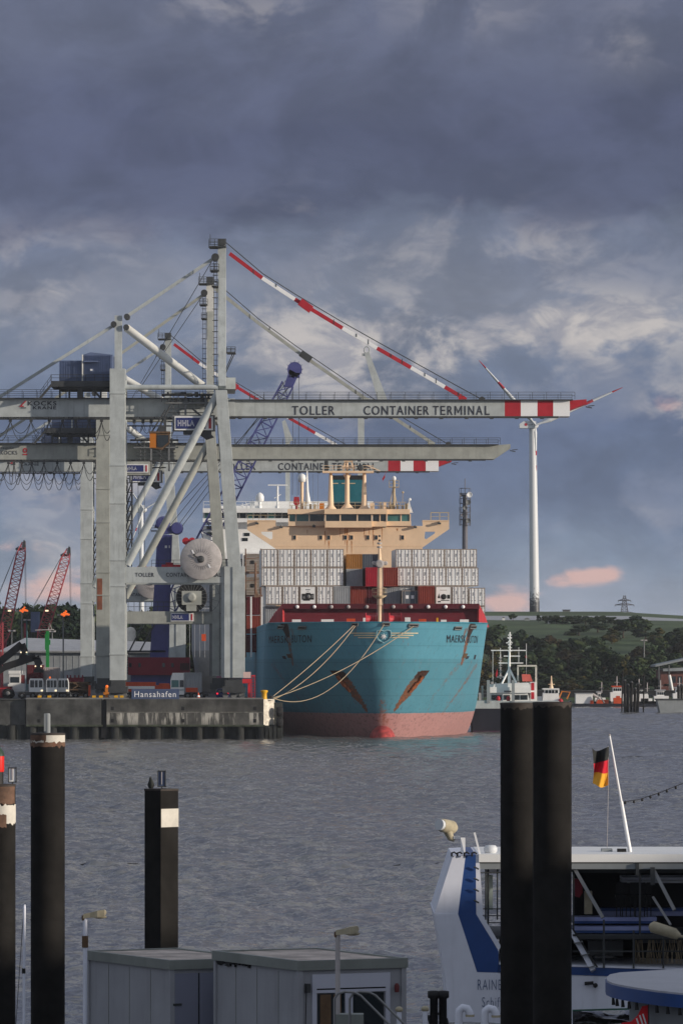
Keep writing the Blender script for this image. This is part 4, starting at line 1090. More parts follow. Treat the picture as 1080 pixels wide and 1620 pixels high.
for x in (603.6, 605.6): ld.tube([W(x,958,Ym-.3), W(x,896,Ym-.3)], .04, 4)
ld.tube([W(607,985,Ym-.3), W(604,940,Ym-.3)], .03, 4); ld.tube([W(594,985,Ym-.3), W(598,940,Ym-.3)], .03, 4); ld.build('ladder', m['mid_steel'], mo)

# ------------------------------------------------------------------ bridge superstructure
Ybr = 847.0
be, dk = m['beige'], m['dark_steel']
sb = MB(); sb.pp([(436,1005),(436,832),(668,832),(668,1005)], Ybr, 13); so_ = sb.build('superstructure', be, root)
for i, x in enumerate((466,507.5,520,546.5,556,582,595,636.5)):
    w_ = MB(); w_.pb(x-2.8,x+2.8,846,854.5,Ybr-.10,.09); w_.pb(x-2.1,x+2.1,847,853.6,Ybr-.13,.04,1); w_.build('window', [be, m['glass_dark']], so_)
for x, y in ((444,834),(496,832.5),(548,832),(607,833),(656,834),(694,828),(406,828)):
    f_ = MB(); f_.pb(x-2,x+3,y-1.5,y+1.5,Ybr-.8,.6); f_.pb(x-.5,x+.5,y-3,y-1,Ybr-.5,.5); f_.build('floodlight', dk, so_)
for x, y0, y1, w_ in ((520,856,868,1.2),(514,840,862,.8),(546,834,862,1.0),(549,836,876,1.2),(556,856,878,.9),(576,836,852,.6),(584,836,850,.6),(590,836,866,.7),(628,836,841,1.6),(640,826,832,2.2),(486,838,846,.6),(604,836,856,.6),(538,836,850,.5)):
    q = MB(); q.pp([(x-w_,y0),(x+w_,y0),(x+w_*.8,(y0+y1)/2),(x+w_*.2,y1),(x-w_*.3,y1-2),(x-w_*.7,(y0+y1)/2)], Ybr-.012, .012); q.build('rust_streak', MT.setdefault('streak', M('rust_streak', (.50,.23,.09), .8, var=.35, scale=3, dirt=.3)), so_)
lr = MB(); lr.pb(436,668,863.5,864.2,Ybr-.06,.05); lr.build('rubbing_strip', be, so_)
# wings with lightening holes
for s_, o_, h_ in ((-1, [(436,824),(391,824),(391,838),(436,868)], [(431,841),(413,841),(414,845),(428,853.5),(431,852)]),
                   (1, [(668,824),(710,824),(710,837),(668,866)], [(672,841),(688,841),(687,844),(674,853),(671,852)])):
    w_ = MB(); n1_, n2_ = len(o_), len(h_)
    # outline and hole bridged into a ring of quads, given thickness
    cx_ = sum(q[0] for q in h_)/n2_; cy_ = sum(q[1] for q in h_)/n2_
    def ray(poly, a):
        best = None
        for i in range(len(poly)):
            (x1_, y1_), (x2_, y2_) = poly[i], poly[(i+1) % len(poly)]; dx, dy = math.cos(a), math.sin(a)
            den = dx*(y2_-y1_) - dy*(x2_-x1_)
            if abs(den) < 1e-9: continue
            tq = ((x1_-cx_)*(y2_-y1_) - (y1_-cy_)*(x2_-x1_))/den; sq = ((x1_-cx_)*dy - (y1_-cy_)*dx)/den
            if tq > 0 and -1e-6 <= sq <= 1+1e-6 and (best is None or tq < best): best = tq
        return best or 0
    an_ = sorted(set([round(math.atan2(y-cy_, x-cx_), 4) for x, y in o_ + h_]))
    O_ = []; I_ = []
    for a in an_:
        ro, ri = ray(o_, a), ray(h_, a); O_.append((cx_+ro*math.cos(a), cy_+ro*math.sin(a))); I_.append((cx_+ri*math.cos(a), cy_+ri*math.sin(a)))
    k = len(an_); vs = []
    for d_ in (0, 1.0):
        vs += [W(x, y, Ybr)+V(0,d_,0) for x, y in O_] + [W(x, y, Ybr)+V(0,d_,0) for x, y in I_]
    fs = []
    for i in range(k):
        j = (i+1) % k
        fs += [(i, j, k+j, k+i), (2*k+j, 2*k+i, 3*k+i, 3*k+j), (j, i, 2*k+i, 2*k+j), (k+i, k+j, 3*k+j, 3*k+i)]
    w_.add(vs, fs); w_.pb(min(q[0] for q in o_), max(q[0] for q in o_), 822.8, 824.2, Ybr-.1, 5.5); w_.build('bridge_wing', be, root)
wr = MB()
for a, b in ((681,710),):
    for x in (681, 695, 709): wr.tube([W(x,824,Ybr), W(x,811,Ybr)], .1, 4)
    wr.tube([W(a,811,Ybr), W(b,811,Ybr)], .1, 4); wr.tube([W(a,817,Ybr), W(b,817,Ybr)], .05, 4)
for x in (392, 400, 410, 420): wr.tube([W(x,824,Ybr), W(x,815,Ybr)], .05, 4)
wr.tube([W(392,815,Ybr), W(455,815,Ybr)], .05, 4); wr.build('wing_rail', m['rope'], root)
# wheelhouse
wh = MB(); yb, yt = 826, 804
def whp(x, y, d): return W(x, y, Ybr+d) 
wh.pp([(456,832),(456,824.5),(650,824.5),(650,832)], Ybr-.4, 10); wh.pp([(514,834.5),(514,824.3),(588,824.3),(588,834.5)], Ybr-2.4, 3); wh.pp([(588,833),(588,824.3),(611,824.3),(611,833)], Ybr-1.6, 2)
wh.pp([(455,813.3),(455,805.5),(648,805.5),(648,813.3)], Ybr-.8, 10); wh.pp([(513,813.2),(513,805.2),(612,805.2),(612,813.2)], Ybr-2.7, 4)
whn = wh.build('wheelhouse', be, root)
WX = [(458,467,0,1),(469,488,0,1),(490,512.5,0,0),(515.5,537,-2,0),(539,564,-2,0),(566,587,-2,0),(589.5,600,-1.4,0),(601.5,611,-1.4,0),(613,633,0,1),(635,648,0,1)]
for a, b, d_, tl in WX:
    g_ = MB(); g_.pb(a, b, 813.3, 824.5, Ybr-.2+d_, .2); g_.build('window', m['glass_teal' if tl else 'glass_dark'], whn)
mu = MB()
for x, d_ in ((457,0),(468,0),(489,0),(513.7,0),(514.4,-2),(538,-2),(565,-2),(588,-2),(600.7,-1.4),(611.5,-1.4),(634,0),(648.5,0)):
    mu.pb(x-.9, x+.9, 813, 824.8, Ybr-.36+d_, .5)
mu.build('mullion', be, whn)
rf = MB()
railing(rf, W(458,805.3,Ybr-.3), W(512,805.3,Ybr-.3), 1.15, 1.3, .05); railing(rf, W(590,805.3,Ybr-.3), W(647,805.3,Ybr-.3), 1.15, 1.3, .05); railing(rf, W(470,805.3,Ybr+6), W(640,805.3,Ybr+6), 1.15, 1.3, .05)
r_ = random.Random(3)
for k in range(26):
    x = r_.choice([r_.uniform(459,512), r_.uniform(578,646)]); h_ = r_.uniform(3, 11); rf.pb(x, x+r_.uniform(1,3.5), 805.4-h_, 805.4, Ybr+r_.uniform(0,4), .5)
rf.build('roof_fitting', m['rope'], root)
for k, (x, y, w_, h_) in enumerate(((505,796,8,9),(585,796,7,9),(606,795,5,10))):
    f_ = MB(); f_.pb(x, x+w_, y, y+h_, Ybr+1, 1.2); f_.build('life_ring_box', m['orange' if k == 0 else 'beige'], root)
wl_ = MB(); wl_.pp([(644,811),(645,800),(647,790),(649,800),(653,811)], Ybr-.5, 1); wl_.ball(W(648,790,Ybr), .25); wl_.build('bridge_light', m['ship_white'], root)
# signal mast frame and the funnel seen through it
sf = MB(); Yf = Ybr+4
for x in (523, 576): sf.tube([W(x,806,Yf), W(x,800,Yf), W(x,748,Yf)], [1.1,.32*F/Yf*.1+.22,.27], 12)
sf.tube([W(549,806,Yf), W(549,797,Yf), W(549,748,Yf)], [1.3,.42,.36], 12); sf.bar(W(549,760,Yf), W(543,750,Yf), .2, .2); sf.bar(W(549,760,Yf), W(555,750,Yf), .2, .2)
sf.pb(510,591,745,748,Yf-1,2.4); so2 = sf.build('signal_mast', be, root)
for x in (523, 549, 576):
    g_ = MB(); g_.pp([(x-9,806),(x-3,799),(x+3,799),(x+9,806)], Yf-.3, .6); g_.build('gusset', be, so2)
tp = MB(); tp.bar(W(543,745,Yf), W(546,730,Yf), .25, .25); tp.bar(W(560,745,Yf), W(556,730,Yf), .25, .25); tp.pb(540,562,738,739.2,Yf-.6,1.5); tp.pb(544,558,729,730.2,Yf-.5,1.2)
railing(tp, W(511,745,Yf-.8), W(590,745,Yf-.8), .9, 1.6, .05); tp.bar(W(580,736,Yf), W(601,745,Yf), .15, .15)
tp.tube([W(549,745,Yf), W(549,726,Yf)], .16, 6)
tp.build('top_frame', be, so2)
rd = MB(); rd.pb(533,538,737,745,Yf-.8,.8); rd.pb(513,519,726,745,Yf-.5,.5); rd.pb(515,521,738,741,Yf-.5,.6); rd.lathe(W(570,740,Yf-.9), [(.5,.3),(.55,0),(.3,-.1)], 12, axis='y'); rd.pb(573,579,734,745,Yf-.5,.5); rd.build('radar', dk, so2)
sn = MB(); sn.bar(W(562,729,Yf-.3), W(598,729,Yf-.3), .25, .3); sn.build('radar_scanner', m['ship_white'], so2)
fu = MB(); fu.pb(525,574.5,759,806,Ybr+14,9); fu.pb(525,574.5,752,758.8,Ybr+14,9,1); fu.pb(526,573,796,806,Ybr+13.9,.3,1); fu.build('funnel', [m['teal'], m['black']], root)
st = MB()
for a, b in ((525,535),(540,548),(553,562)): st.pb(a, b, 764, 765.5, Ybr+13.9, .05)
st.build('funnel_stripe', m['rope'], root)
# radomes and masts on the wheelhouse roof
rp_ = MB(); rp_.tube([W(477.5,806,Ybr+2), W(477.5,763,Ybr+2)], .3, 10); rpo = rp_.build('radome_post', be, root)
q = MB(); q.lathe(W(477.5,763,Ybr+2), [(.35,0),(.62,.1),(.66,.75),(.55,1.15),(.3,1.4),(.05,1.48)], 16); q.build('radome', m['ship_white'], rpo)
MB().tube([W(487,797,Ybr+2), W(486,778,Ybr+2), W(485.5,745,Ybr+2)], [.55,.25,.1], 12).build('white_mast', m['ship_white'], root)
q = MB(); Yx = Ybr+2
q.tube([W(623,806,Yx), W(623,760,Yx)], .2, 8)
for x in (615, 629): q.tube([W(x,806,Yx), W(622,770,Yx)], .08, 5)
q.pb(615,631,770,771,Yx-.6,1.4)
for x in (615.5, 630.5): q.tube([W(x,770,Yx), W(x,760,Yx)], .06, 4)
q.tube([W(615.5,760,Yx), W(630.5,760,Yx)], .06, 4); q.tube([W(615.5,765,Yx), W(630.5,765,Yx)], .05, 4); q.tube([W(636,805,Yx), W(637,780,Yx)], .06, 4); q.ball(W(637,779,Yx), .2)
qo = q.build('antenna_mast', m['rope'], root)
q = MB(); q.lathe(W(623,760,Yx), [(.25,0),(.34,.15),(.34,.45),(.2,.68),(.03,.75)], 14); q.build('radome', m['ship_white'], qo)
q = MB()
for (x0,y0,x1,y1) in ((500,748,492,742),(492,742,478,738),(492,742,505,740)): q.tube([W(x0,y0,Yx), W(x1,y1,Yx)], .05, 4)
for x in (470, 495, 503): q.tube([W(x,805,Yx), W(x,750,Yx)], .03, 4)
q.build('aerial', m['mid_steel'], root)
fg = MB(); fg.pp([(604,758),(608,751),(609,755),(606,760)], Ybr+6, .05); fg.tube([W(604.5,762,Ybr+6), W(611,745,Ybr+6)], .03, 4); fg.build('signal_flag', m['signal_red'], root)
# lashing bridge and fittings by the port side stacks
lb = MB()
for x in (387.5, 411.5): lb.pb(x,x+2,868,1040,798,.5)
for y in (905, 941): lb.pb(386,415,y,y+2.5,797.6,1.5)
for y in (884, 919): lb.tube([W(389,y,797), W(412,y-2,797)], .1, 4)
lb.tube([W(404,890,797), W(404,940,797)], .2, 5); lb.pp([(402,945),(405,930),(410,945)], 797, .6)
for x in (396, 413): lb.pb(x,x+2.6,944,1040,796.5,.5,1)
lb.build('lashing_bridge', [M('lash_rust', (.20,.12,.08), .8, var=.3, scale=2, rust=.6), m['reefer']], root)

# ------------------------------------------------------------------ containers, each one a thing
CW, CH, CL = 2.44, 2.80, 12.2
def cont_proto(kind, col, h=CH):
    """local: x across, y into the box, z up, origin at the middle of the lower front edge"""
    R = thing('shipping_container', 'x', 'container', (0,0,0))
    w = CW/2
    fr = m['reefer_frame'] if kind != 'dry' else m[col]
    bd = MB()
    if kind == 'dry':
        n = 8; prof = []
        for i in range(n):
            x = -w+.12+(2*w-.24)*i/n; d = (2*w-.24)/n
            prof += [(x,.09),(x+d*.2,.09),(x+d*.35,.03),(x+d*.85,.03)]
        prof.append((w-.12,.09))
        vs = [(a,b,.15) for a,b in prof] + [(a,b,h-.12) for a,b in prof]; k = len(prof)
        bd.add(vs, [(i,i+1,k+i+1,k+i) for i in range(k-1)])
        bd.bx(-w+.03,w-.03,.13,CL,.02,h-.03)
    else: bd.bx(-w+.03,w-.03,.07,CL,.02,h-.03)
    bd.build('body', m[col], R)
    f = MB()
    for s in (-1, 1): f.bx(min(s*w,s*(w-.11)),max(s*w,s*(w-.11)),0,.16,0,h)
    f.bx(-w+.11,w-.11,.0,.14,0,.16); f.bx(-w+.11,w-.11,.0,.14,h-.13,h)
    for s in (-1, 1):
        for z in (0, h-.16): f.bx(s*w-.1 if s > 0 else s*w-.01, s*w+.01 if s > 0 else s*w+.1, -.015, .17, z-.005, z+.165)
    f.build('frame', fr, R)
    if kind == 'door':
        for s in (-1, 1):
            d = MB(); a, b = sorted((s*.02, s*(w-.12))); d.bx(a,b,.015,.068,.17,h-.14)
            for k in range(5):
                z = .3+k*(h-.65)/4; d.bx(s*(w-.12)-.07*(s>0), s*(w-.12)+.07*(s<0), -.01,.02,z,z+.09,1)
            for z in (.35, h*.45, h-.45):
                for q in (.3,.78): d.bx(s*q-.07,s*q+.07,-.025,.02,z,z+.06,1)
            do = d.build('door', [m[col], m['reefer_frame']], R)
            mk_ = MB(); rr_ = random.Random(5+s)
            for k in range(5): z = h*.72-k*.11; mk_.bx(s*.54-.16, s*.54+.02+.05*rr_.random()*3, .006,.016,z,z+.07)
            mk_.bx(s*.4-.05,s*.4+.22,.006,.016,h*.30,h*.30+.1); mk_.build('marking', m['box_slate'], do)
            for q in (.30, .80): MB().tube([(s*q,-.03,.12),(s*q,-.03,h-.1)], .028, 5).build('lock_rod', m['reel_grey'], R)
        v_ = MB(); v_.bx(-w+.38,-w+.52,.0,.016,h*.27,h*.27+.14); v_.build('vent', m['black'], R)
    if kind == 'unit':
        u_ = MB(); u_.bx(-w+.14,w-.14,.02,.07,.17,h-.14); uo = u_.build('machinery_panel', m['reefer'], R)
        g = MB(); g.bx(-w+.3,w-.3,.0,.02,.75,1.65); g.bx(-w+.5,w-.9,.0,.02,.6,.75); g.bx(-.3,.4,.0,.02,1.65,1.8); g.build('recess', m['black'], uo)
        fn = MB(); fn.lathe((.1,-.02,1.22), [(.3,.02),(.3,-.02),(.1,-.04)], 14, axis='y'); fn.bx(.55,.85,-.03,.0,1.0,1.5); fn.bx(-.75,-.45,-.03,0,.9,1.25); fn.build('fan', m['mid_steel'], uo)
        b_ = MB(); b_.bx(-.35,.35,.005,.019,2.2,2.32); b_.bx(-.2,.2,.005,.019,2.0,2.06); b_.build('marking', m['box_slate'], uo)
    if kind == 'fan':
        u_ = MB(); u_.bx(-w+.14,w-.14,.02,.07,.17,h-.14); uo = u_.build('machinery_panel', m['reefer'], R)
        fn = MB(); fn.lathe((.05,-.02,1.2), [(.42,.03),(.42,-.02),(.3,-.02),(.12,-.06)], 18, axis='y'); fn.build('fan', m['black'], uo)
        b_ = MB(); b_.prism([(-.9,.0,1.0),(-.5,.0,.95),(-.65,.0,1.7)],(0,.02,0)); b_.bx(-.85,-.4,.0,.02,.35,.55); b_.bx(.55,1.0,.0,.02,.9,1.5); b_.bx(-.4,.9,.0,.02,.6,.72); b_.build('recess', m['black'], uo)
        b_ = MB(); b_.bx(-.5,.5,.005,.019,2.15,2.25); b_.build('marking', m['reel_grey'], uo)
    if kind == 'hole':
        q = MB(); q.bx(-.35,.15,-.02,.03,h*.42,h*.62); q.build('vent', m['black'], R)
        for z in (.5, 1.0, 1.7, 2.2): q = MB(); q.bx(-w+.15,w-.15,.04,.07,z,z+.05); q.build('slat', m['reel_grey'], R)
    if kind == 'label':
        for s in (-1, 1):
            d = MB(); a, b = sorted((s*.02, s*(w-.12))); d.bx(a,b,.015,.068,.17,h-.14); do = d.build('door', m[col], R)
            q = MB(); q.bx(s*.4-.22,s*.4+.22,.0,.018,h*.42,h*.66); q.build('placard', m['pure_white'], do)
            MB().tube([(s*.8,-.03,.12),(s*.8,-.03,h-.1)], .028, 5).build('lock_rod', m['reel_grey'], R)
    return R
PR = {}
dm('lash_grey', (.24,.21,.18), .75, var=.2, dirt=.4, rust=.35)
def container(kind, col, px, pyb, Y, label, group, rz=-.0, h=CH, vary=None):
    """px = middle of the front in the picture, pyb = its lower edge"""
    k = (kind, col, round(h, 2))
    if k not in PR: PR[k] = cont_proto(kind, col, h); o = PR[k]
    else: o = copy_tree(PR[k])
    o.location = W(px, pyb, Y); o.rotation_euler = (0, 0, .045)
    o['label'] = label; o['group'] = group
    return o
Yc = 765.0
G1 = 'white refrigerated containers stacked on the foredeck'
ORD = ['leftmost', 'second from left', 'middle', 'fourth from left', 'rightmost']
TY = [(897.8,'top tier'), (927.2,'second tier')]
for (yb_, tn) in TY:
    for i in range(5):
        container('door', 'reefer', 426.3+26.1*i, yb_, Yc+.11*i, f'white refrigerated container, {ORD[i]} in the {tn} of the left block', G1)
    for i in range(5):
        container('door', 'reefer', (638.3 if tn[0] == 't' else 640.6)+25.7*i, yb_, Yc+.8+.11*i, f'white refrigerated container, {ORD[i]} in the {tn} of the right block', G1)
y3 = 956.6
container('door', 'reefer', 433.5, y3, Yc-1, 'white refrigerated container at the left end of the lowest visible tier', G1)
container('door', 'reefer', 460, y3, Yc-.9, 'white refrigerated container just left of the one with a dark machinery recess', G1)
container('unit', 'reefer', 487, y3, Yc-.8, 'white container with a large dark machinery recess in its end', G1)
container('door', 'reefer', 514, y3, Yc-.7, 'white refrigerated container between the machinery recess and a grey container', G1)
container('door', 'reefer', 727.5, y3, Yc-.5, 'white refrigerated container right of the one with a round fan', G1)
container('door', 'reefer', 754, y3+2.6, Yc-.4, 'white refrigerated container at the right end, standing out beyond the stack', G1)
container('fan', 'reefer', 701, y3, Yc-.6, 'white container with a round black fan in its end', G1)
container('door', 'reefer', 644, y3-4, Yc+1.4, 'white refrigerated container mostly hidden behind the small grey one with placards', G1)
G2 = 'coloured dry containers in the middle of the stack'
container('dry', 'box_grey', 540.5, y3, Yc-.2, 'light grey corrugated container in the lowest tier, left of the rusty red one', G2)
container('dry', 'box_rust', 567, y3, Yc-.1, 'rusty red corrugated container in the lowest tier beside the light grey one', G2)
container('dry', 'box_maroon', 593, y3, Yc, 'dark maroon container in the lowest tier behind the foremast', G2)
container('dry', 'box_grey', 620.5, y3, Yc+.1, 'grey corrugated container in the lowest tier just right of the foremast', G2, h=2.62)
container('label', 'box_slate', 648, y3, Yc-2.2, 'small slate-grey container with two white placards on its doors', G2, h=2.15)
container('dry', 'box_rust', 674, y3, Yc-2.6, 'brown-red corrugated container left of the white one with a fan', G2)
container('dry', 'box_grey', 560.5, 927.2, Yc+1.2, 'grey corrugated container in the second tier left of the bright red one', G2, h=2.6)
container('dry', 'box_red', 591, 927.6, Yc-1, 'bright crimson corrugated container left behind the foremast', G2, h=2.85)
container('dry', 'box_rust', 616.5, 927.6, Yc-.9, 'dark red corrugated container right of the foremast in the second tier', G2, h=2.85)
container('dry', 'box_brown', 560, 900.6, Yc+2, 'ochre-brown corrugated container alone on top of the middle stack', G2, h=2.3)
container('dry', 'box_slate', 586, 900.6, Yc+2.1, 'blue-grey corrugated container beside the ochre one on the middle stack', G2, h=2.3)
G3 = 'containers stacked along the ship side beside the crane leg'
container('dry', 'box_grey', 432, 988, Yc+.3, 'grey container under the left end of the white stack, beside the red breakwater', G3)
container('door', 'reefer', 432, 1018, Yc+1.5, 'white container low at the left end behind the bow rail', G3)
container('door', 'reefer', 754, 988, Yc+.4, 'white container under the right end of the stack, behind the red wing plate', G3)
for i, (yb_, c_, kd, nm) in enumerate([(904,'lash_grey','hole','grey machinery-end container, upper one beside the crane leg'),(941,'lash_grey','hole','grey machinery-end container, lower one beside the crane leg'),
      (972,'box_maroon','dry','maroon container uppermost of the dark red pile beside the crane leg'),(1002,'box_rust','dry','rust-red container in the middle of the dark red pile beside the crane leg'),
      (1032,'box_maroon','dry','maroon container lowest of the dark red pile beside the crane leg')]):
    container(kd, c_, 400.5, yb_, 800, nm, G3)
# ------------------------------------------------------------------ mooring lines and quay end fittings
hawse = [(563,991.5),(606,990.5),(651,992.5),(564,992)]
bol = [W(430,1103,702), W(431,1104,702.5)]
ml = []
for k, (a, s_, d) in enumerate([((563,991.5),.3,'uppermost mooring rope from the quay bollard to the left hawse'),((607,990.5),4.0,'slack mooring rope sagging lowest between quay and bow centre'),
                           ((651,992.5),1.0,'long mooring rope reaching to the right hawse across the bow'),((565,992.5),1.3,'slightly slack mooring rope running to the left hawse')]):
    p = hs(*fx(*a), .25); q = bol[k % 2] + V(.1*k, .1*k, -.05*k)
    pts = sag(p, q, s_, 20); o = MB().tube(pts, .06, 6).build('mooring_rope', m['rope'], loc=q)
    tag(o, d, 'rope', 'mooring ropes at the bow')
# ------------------------------------------------------------------ quay wall
dk = m['dark_steel']
conc = M('quay_concrete', (.064,.065,.062), .85, var=.5, scale=.45, dirt=.9)
conc2 = M('quay_concrete_pale', (.072,.071,.066), .85, var=.55, scale=.3, dirt=1., rust=.15)
t = NT(conc2.node_tree); p_ = t.n['Principled BSDF']; oc = t.node('ShaderNodeTexCoord').outputs['Object']
pc = p_.inputs['Base Color'].links[0].from_socket
sp = t.node('ShaderNodeSeparateXYZ'); t.put(sp.inputs[0], oc)
kk = t.noise(t.vmath('MULTIPLY', oc, (1.1,1.1,.12)), 1, 5, .7)
band = t.math('MULTIPLY', t.smooth(sp.outputs[2], 3.75, 3.55), t.smooth(sp.outputs[2], 1.2, 3.0))
t.put(p_.inputs['Base Color'], t.mix(t.math('MULTIPLY', t.math('MULTIPLY', t.smooth(kk, .48, .60), band), .9), pc, (.46,.44,.39)))
pale = M('quay_end_pale', (.62,.57,.48), .8, var=.3, scale=1.6, dirt=.7, rust=.25)
alg = M('sheet_pile', (.03,.034,.032), .85, var=.4, scale=.6, dirt=.5)
alg2 = M('concrete_pile', (.022,.024,.023), .85, var=.3, scale=.8, dirt=.6)
moss = M('waterline_moss', (.05,.06,.04), .9, var=.4, scale=1)
xE = W(433,0,QY).x
QW = thing('quay_wall', 'stained concrete quay wall on dark sheet piling with pale corner end', 'quay wall', W(300,1172,QY)*V(1,1,0).length/1 if False else V(-20,QY,0))
def wpx(px): return W(px,0,QY).x
for xx in (0,):
    q = MB(); q.bx(wpx(169), wpx(417), QY-.05, QY, 3.66, 3.78); q.build('ledge_line', M('ledge_pale', (.16,.155,.14), .9, var=.4, scale=1.2, dirt=.6), QW)
for a, b, mm_, nm in ((-420,40,conc,'old_wall'),(42,160.5,conc,'wall_panel'),(169,417,conc2,'wall_panel')):
    y0 = QY+.9 if a < 0 else QY
    q = MB(); q.bx(wpx(a), wpx(b), y0, QY+6, 2.0, QZ+.12)
    o = q.build(nm, mm_, QW)
    if a > 0:
        c_ = MB(); c_.bx(wpx(a), wpx(b)+.2, y0-.12, y0+.6, QZ-.15 if False else 1.75, 2.0); c_.build('lower_ledge', moss, o)
        for x in ((62,) if a < 100 else (178, 289.5, 403)):
            r_ = MB()
            for z in (4.0, 2.3): r_.bx(wpx(x)-.2, wpx(x)+.22, y0-.03, y0+.1, z, z+.5)
            r_.build('mooring_recess', m['black'], o)
MB().bx(wpx(160.5), wpx(169), QY+.5, QY+3, 0.2, QZ).build('expansion_joint', m['black'], QW)
q = MB(); q.prism([(wpx(417)+.01,QY-.03,1.9),(wpx(433),QY+2.0,1.9),(wpx(433),QY+9,1.9),(wpx(417)+.01,QY+9,1.9)], (0,0,QZ+.1-1.9))
q.build('corner_block', pale, QW)
q = MB(); q.bx(wpx(433)+.01, wpx(446), QY+2.6, QY+8, -1, QZ-.4); q.build('fender_wall', alg, QW)
# lower sheet piles and round piles
q = MB(); n = 150; x0, x1 = wpx(-420), wpx(439)
vs = []
for i in range(n+1):
    x = x0+(x1-x0)*i/n; d = .35 if (i//2) % 2 else .75; vs += [(x, QY+d+.4, -1), (x, QY+d+.4, 2.0)]
q.add(vs, [(2*i, 2*i+2, 2*i+3, 2*i+1) for i in range(n)]); q.build('sheet_piling', alg, QW)
for k in range(26):
    x = wpx(412-33.2*k*.99)
    if x < x0: break
    q = MB(); q.lathe((x, QY+.62, -1), [(.60,0),(.60,2.9)], 14); q.build('pile', alg2, QW)
for k in range(4):
    q = MB(); q.bx(wpx(413+k*6.6), wpx(417.6+k*6.6), QY-.02, QY+.6, -1, 1.75); q.build('pile', alg2, QW)
# side wall facing the ship
q = MB(); q.prism([(xE-.4,QY+6,-1),(xE-.4,QY+6,QZ),(qx(1240)-.4,1240,QZ),(qx(1240)-.4,1240,-1)], (-1.2,0,0)); q.build('side_wall', alg2, QW)
# kerb along the edge
kb = MB(); kb.bx(wpx(42), wpx(416), QY+.15, QY+.55, QZ+.12, QZ+.32); kb.build('edge_kerb', M('kerb_concrete', (.18,.18,.175), .85, var=.2), QW)
for x in (60, 75.5, 146, 157, 181, 190):
    q = MB(); q.bx(wpx(x), wpx(x+5.6), QY+.1, QY+.6, QZ+.33, QZ+.62); tag(q.build('edge_block', m['yellow'], loc=(wpx(x), QY, QZ+.33)), 'small yellow painted block on the kerb along the quay edge', 'kerb block', 'yellow blocks on the quay edge')
for y, nm in ((1126,'upper round black rubber fender on the quay corner'),(1143,'lower round black rubber fender on the quay corner')):
    R = thing('fender', nm, 'fender', W(443,y,QY+1.5), 'fenders on the quay corner')
    q = MB(); q.lathe(W(437,y,QY+1.2), [(.2,0),(.68,.0),(.72,.3),(.72,.75),(.55,.95),(.2,.95)], 18, axis='x'); q.build('tyre', m['rubber'], R)
    MB().tube([W(436,y,QY+1.2), W(447,y,QY+1.2)], .16, 8).build('axle', m['mid_steel'], R)
# Hansahafen board
R = thing('harbour_sign', 'slate-blue board lettered Hansahafen standing on the quay edge', 'sign', W(245,1107,QY+.4))
MB().pb(208.5,283.5,1090,1106,QY+.0,.12).build('board', m['slate_sign'], R)
q = MB(); text_px(q, 'Hansahafen', 213, 278.5, 1093.6, 1102.8, QY-.01, .0); q.build('lettering', m['pure_white'], R)
for x in (216, 276): q = MB(); q.pb(x,x+2,1098,1108,QY+.45,.15); q.build('post', dk, R)
# red mooring mast, bollard, posts
R = thing('signal_mast', 'red mast with white box and ladder on the quay near the corner', 'mast', W(393,1108,QY+3))
q = MB(); q.pb(392,396.5,1079,1109,QY+3,.5); q.pb(383.5,397,1074,1081,QY+2.8,.8); q.pb(398,404,1068,1070,QY+3.4,.4); q.build('pole', M('bright_red', (.55,.02,.03), .5), R)
q = MB()
for x in (398.3, 403.4): q.pb(x-.5,x+.5,1069,1109,QY+3.6,.1)
for y in range(1071, 1108, 4): q.pb(398,403.6,y,y+.7,QY+3.6,.1)
q.build('ladder', m['signal_red'], R); MB().pb(385,396.5,1063,1072.5,QY+2.8,.8).build('box', M('pinkish_white', (.6,.42,.38), .6), R)
R = thing('bollard', 'yellow bollard at the quay corner holding the ropes', 'bollard', W(418,1108,QY+2))
q = MB(); q.lathe(V(W(418,0,QY+2).x, QY+2, QZ), [(.42,0),(.36,.3),(.34,.9),(.5,1.15),(.5,1.3),(.2,1.38)], 16); q.build('post', m['yellow'], R); MB().lathe(V(W(418,0,QY+2).x, QY+2, QZ-.02), [(.6,0),(.6,.1)], 16).build('base_plate', dk, R)
R = thing('bollard', 'dark bollard right at the corner where the ropes are made fast', 'bollard', bol[0])
q = MB(); q.lathe(bol[0]+V(0,0,-.5), [(.3,0),(.25,.4),(.4,.6),(.4,.7)], 12); q.build('post', dk, R); MB().lathe(bol[0]+V(0,0,-.53), [(.45,0),(.45,.06)], 12).build('base_plate', m['mid_steel'], R)
R = thing('traffic_cone', 'striped orange traffic cone on the quay edge behind the car', 'traffic cone', W(314,1109,QY+2))
q = MB(); q.lathe(V(W(314,0,QY+2).x, QY+2, QZ+.02), [(.32,0),(.28,.06),(.05,1.05)], 12); q.build('cone', m['orange_red'], R); q = MB(); q.lathe(V(W(314,0,QY+2).x, QY+2, QZ+.4), [(.22,0),(.16,.25)], 12); q.build('stripe', m['pure_white'], R)

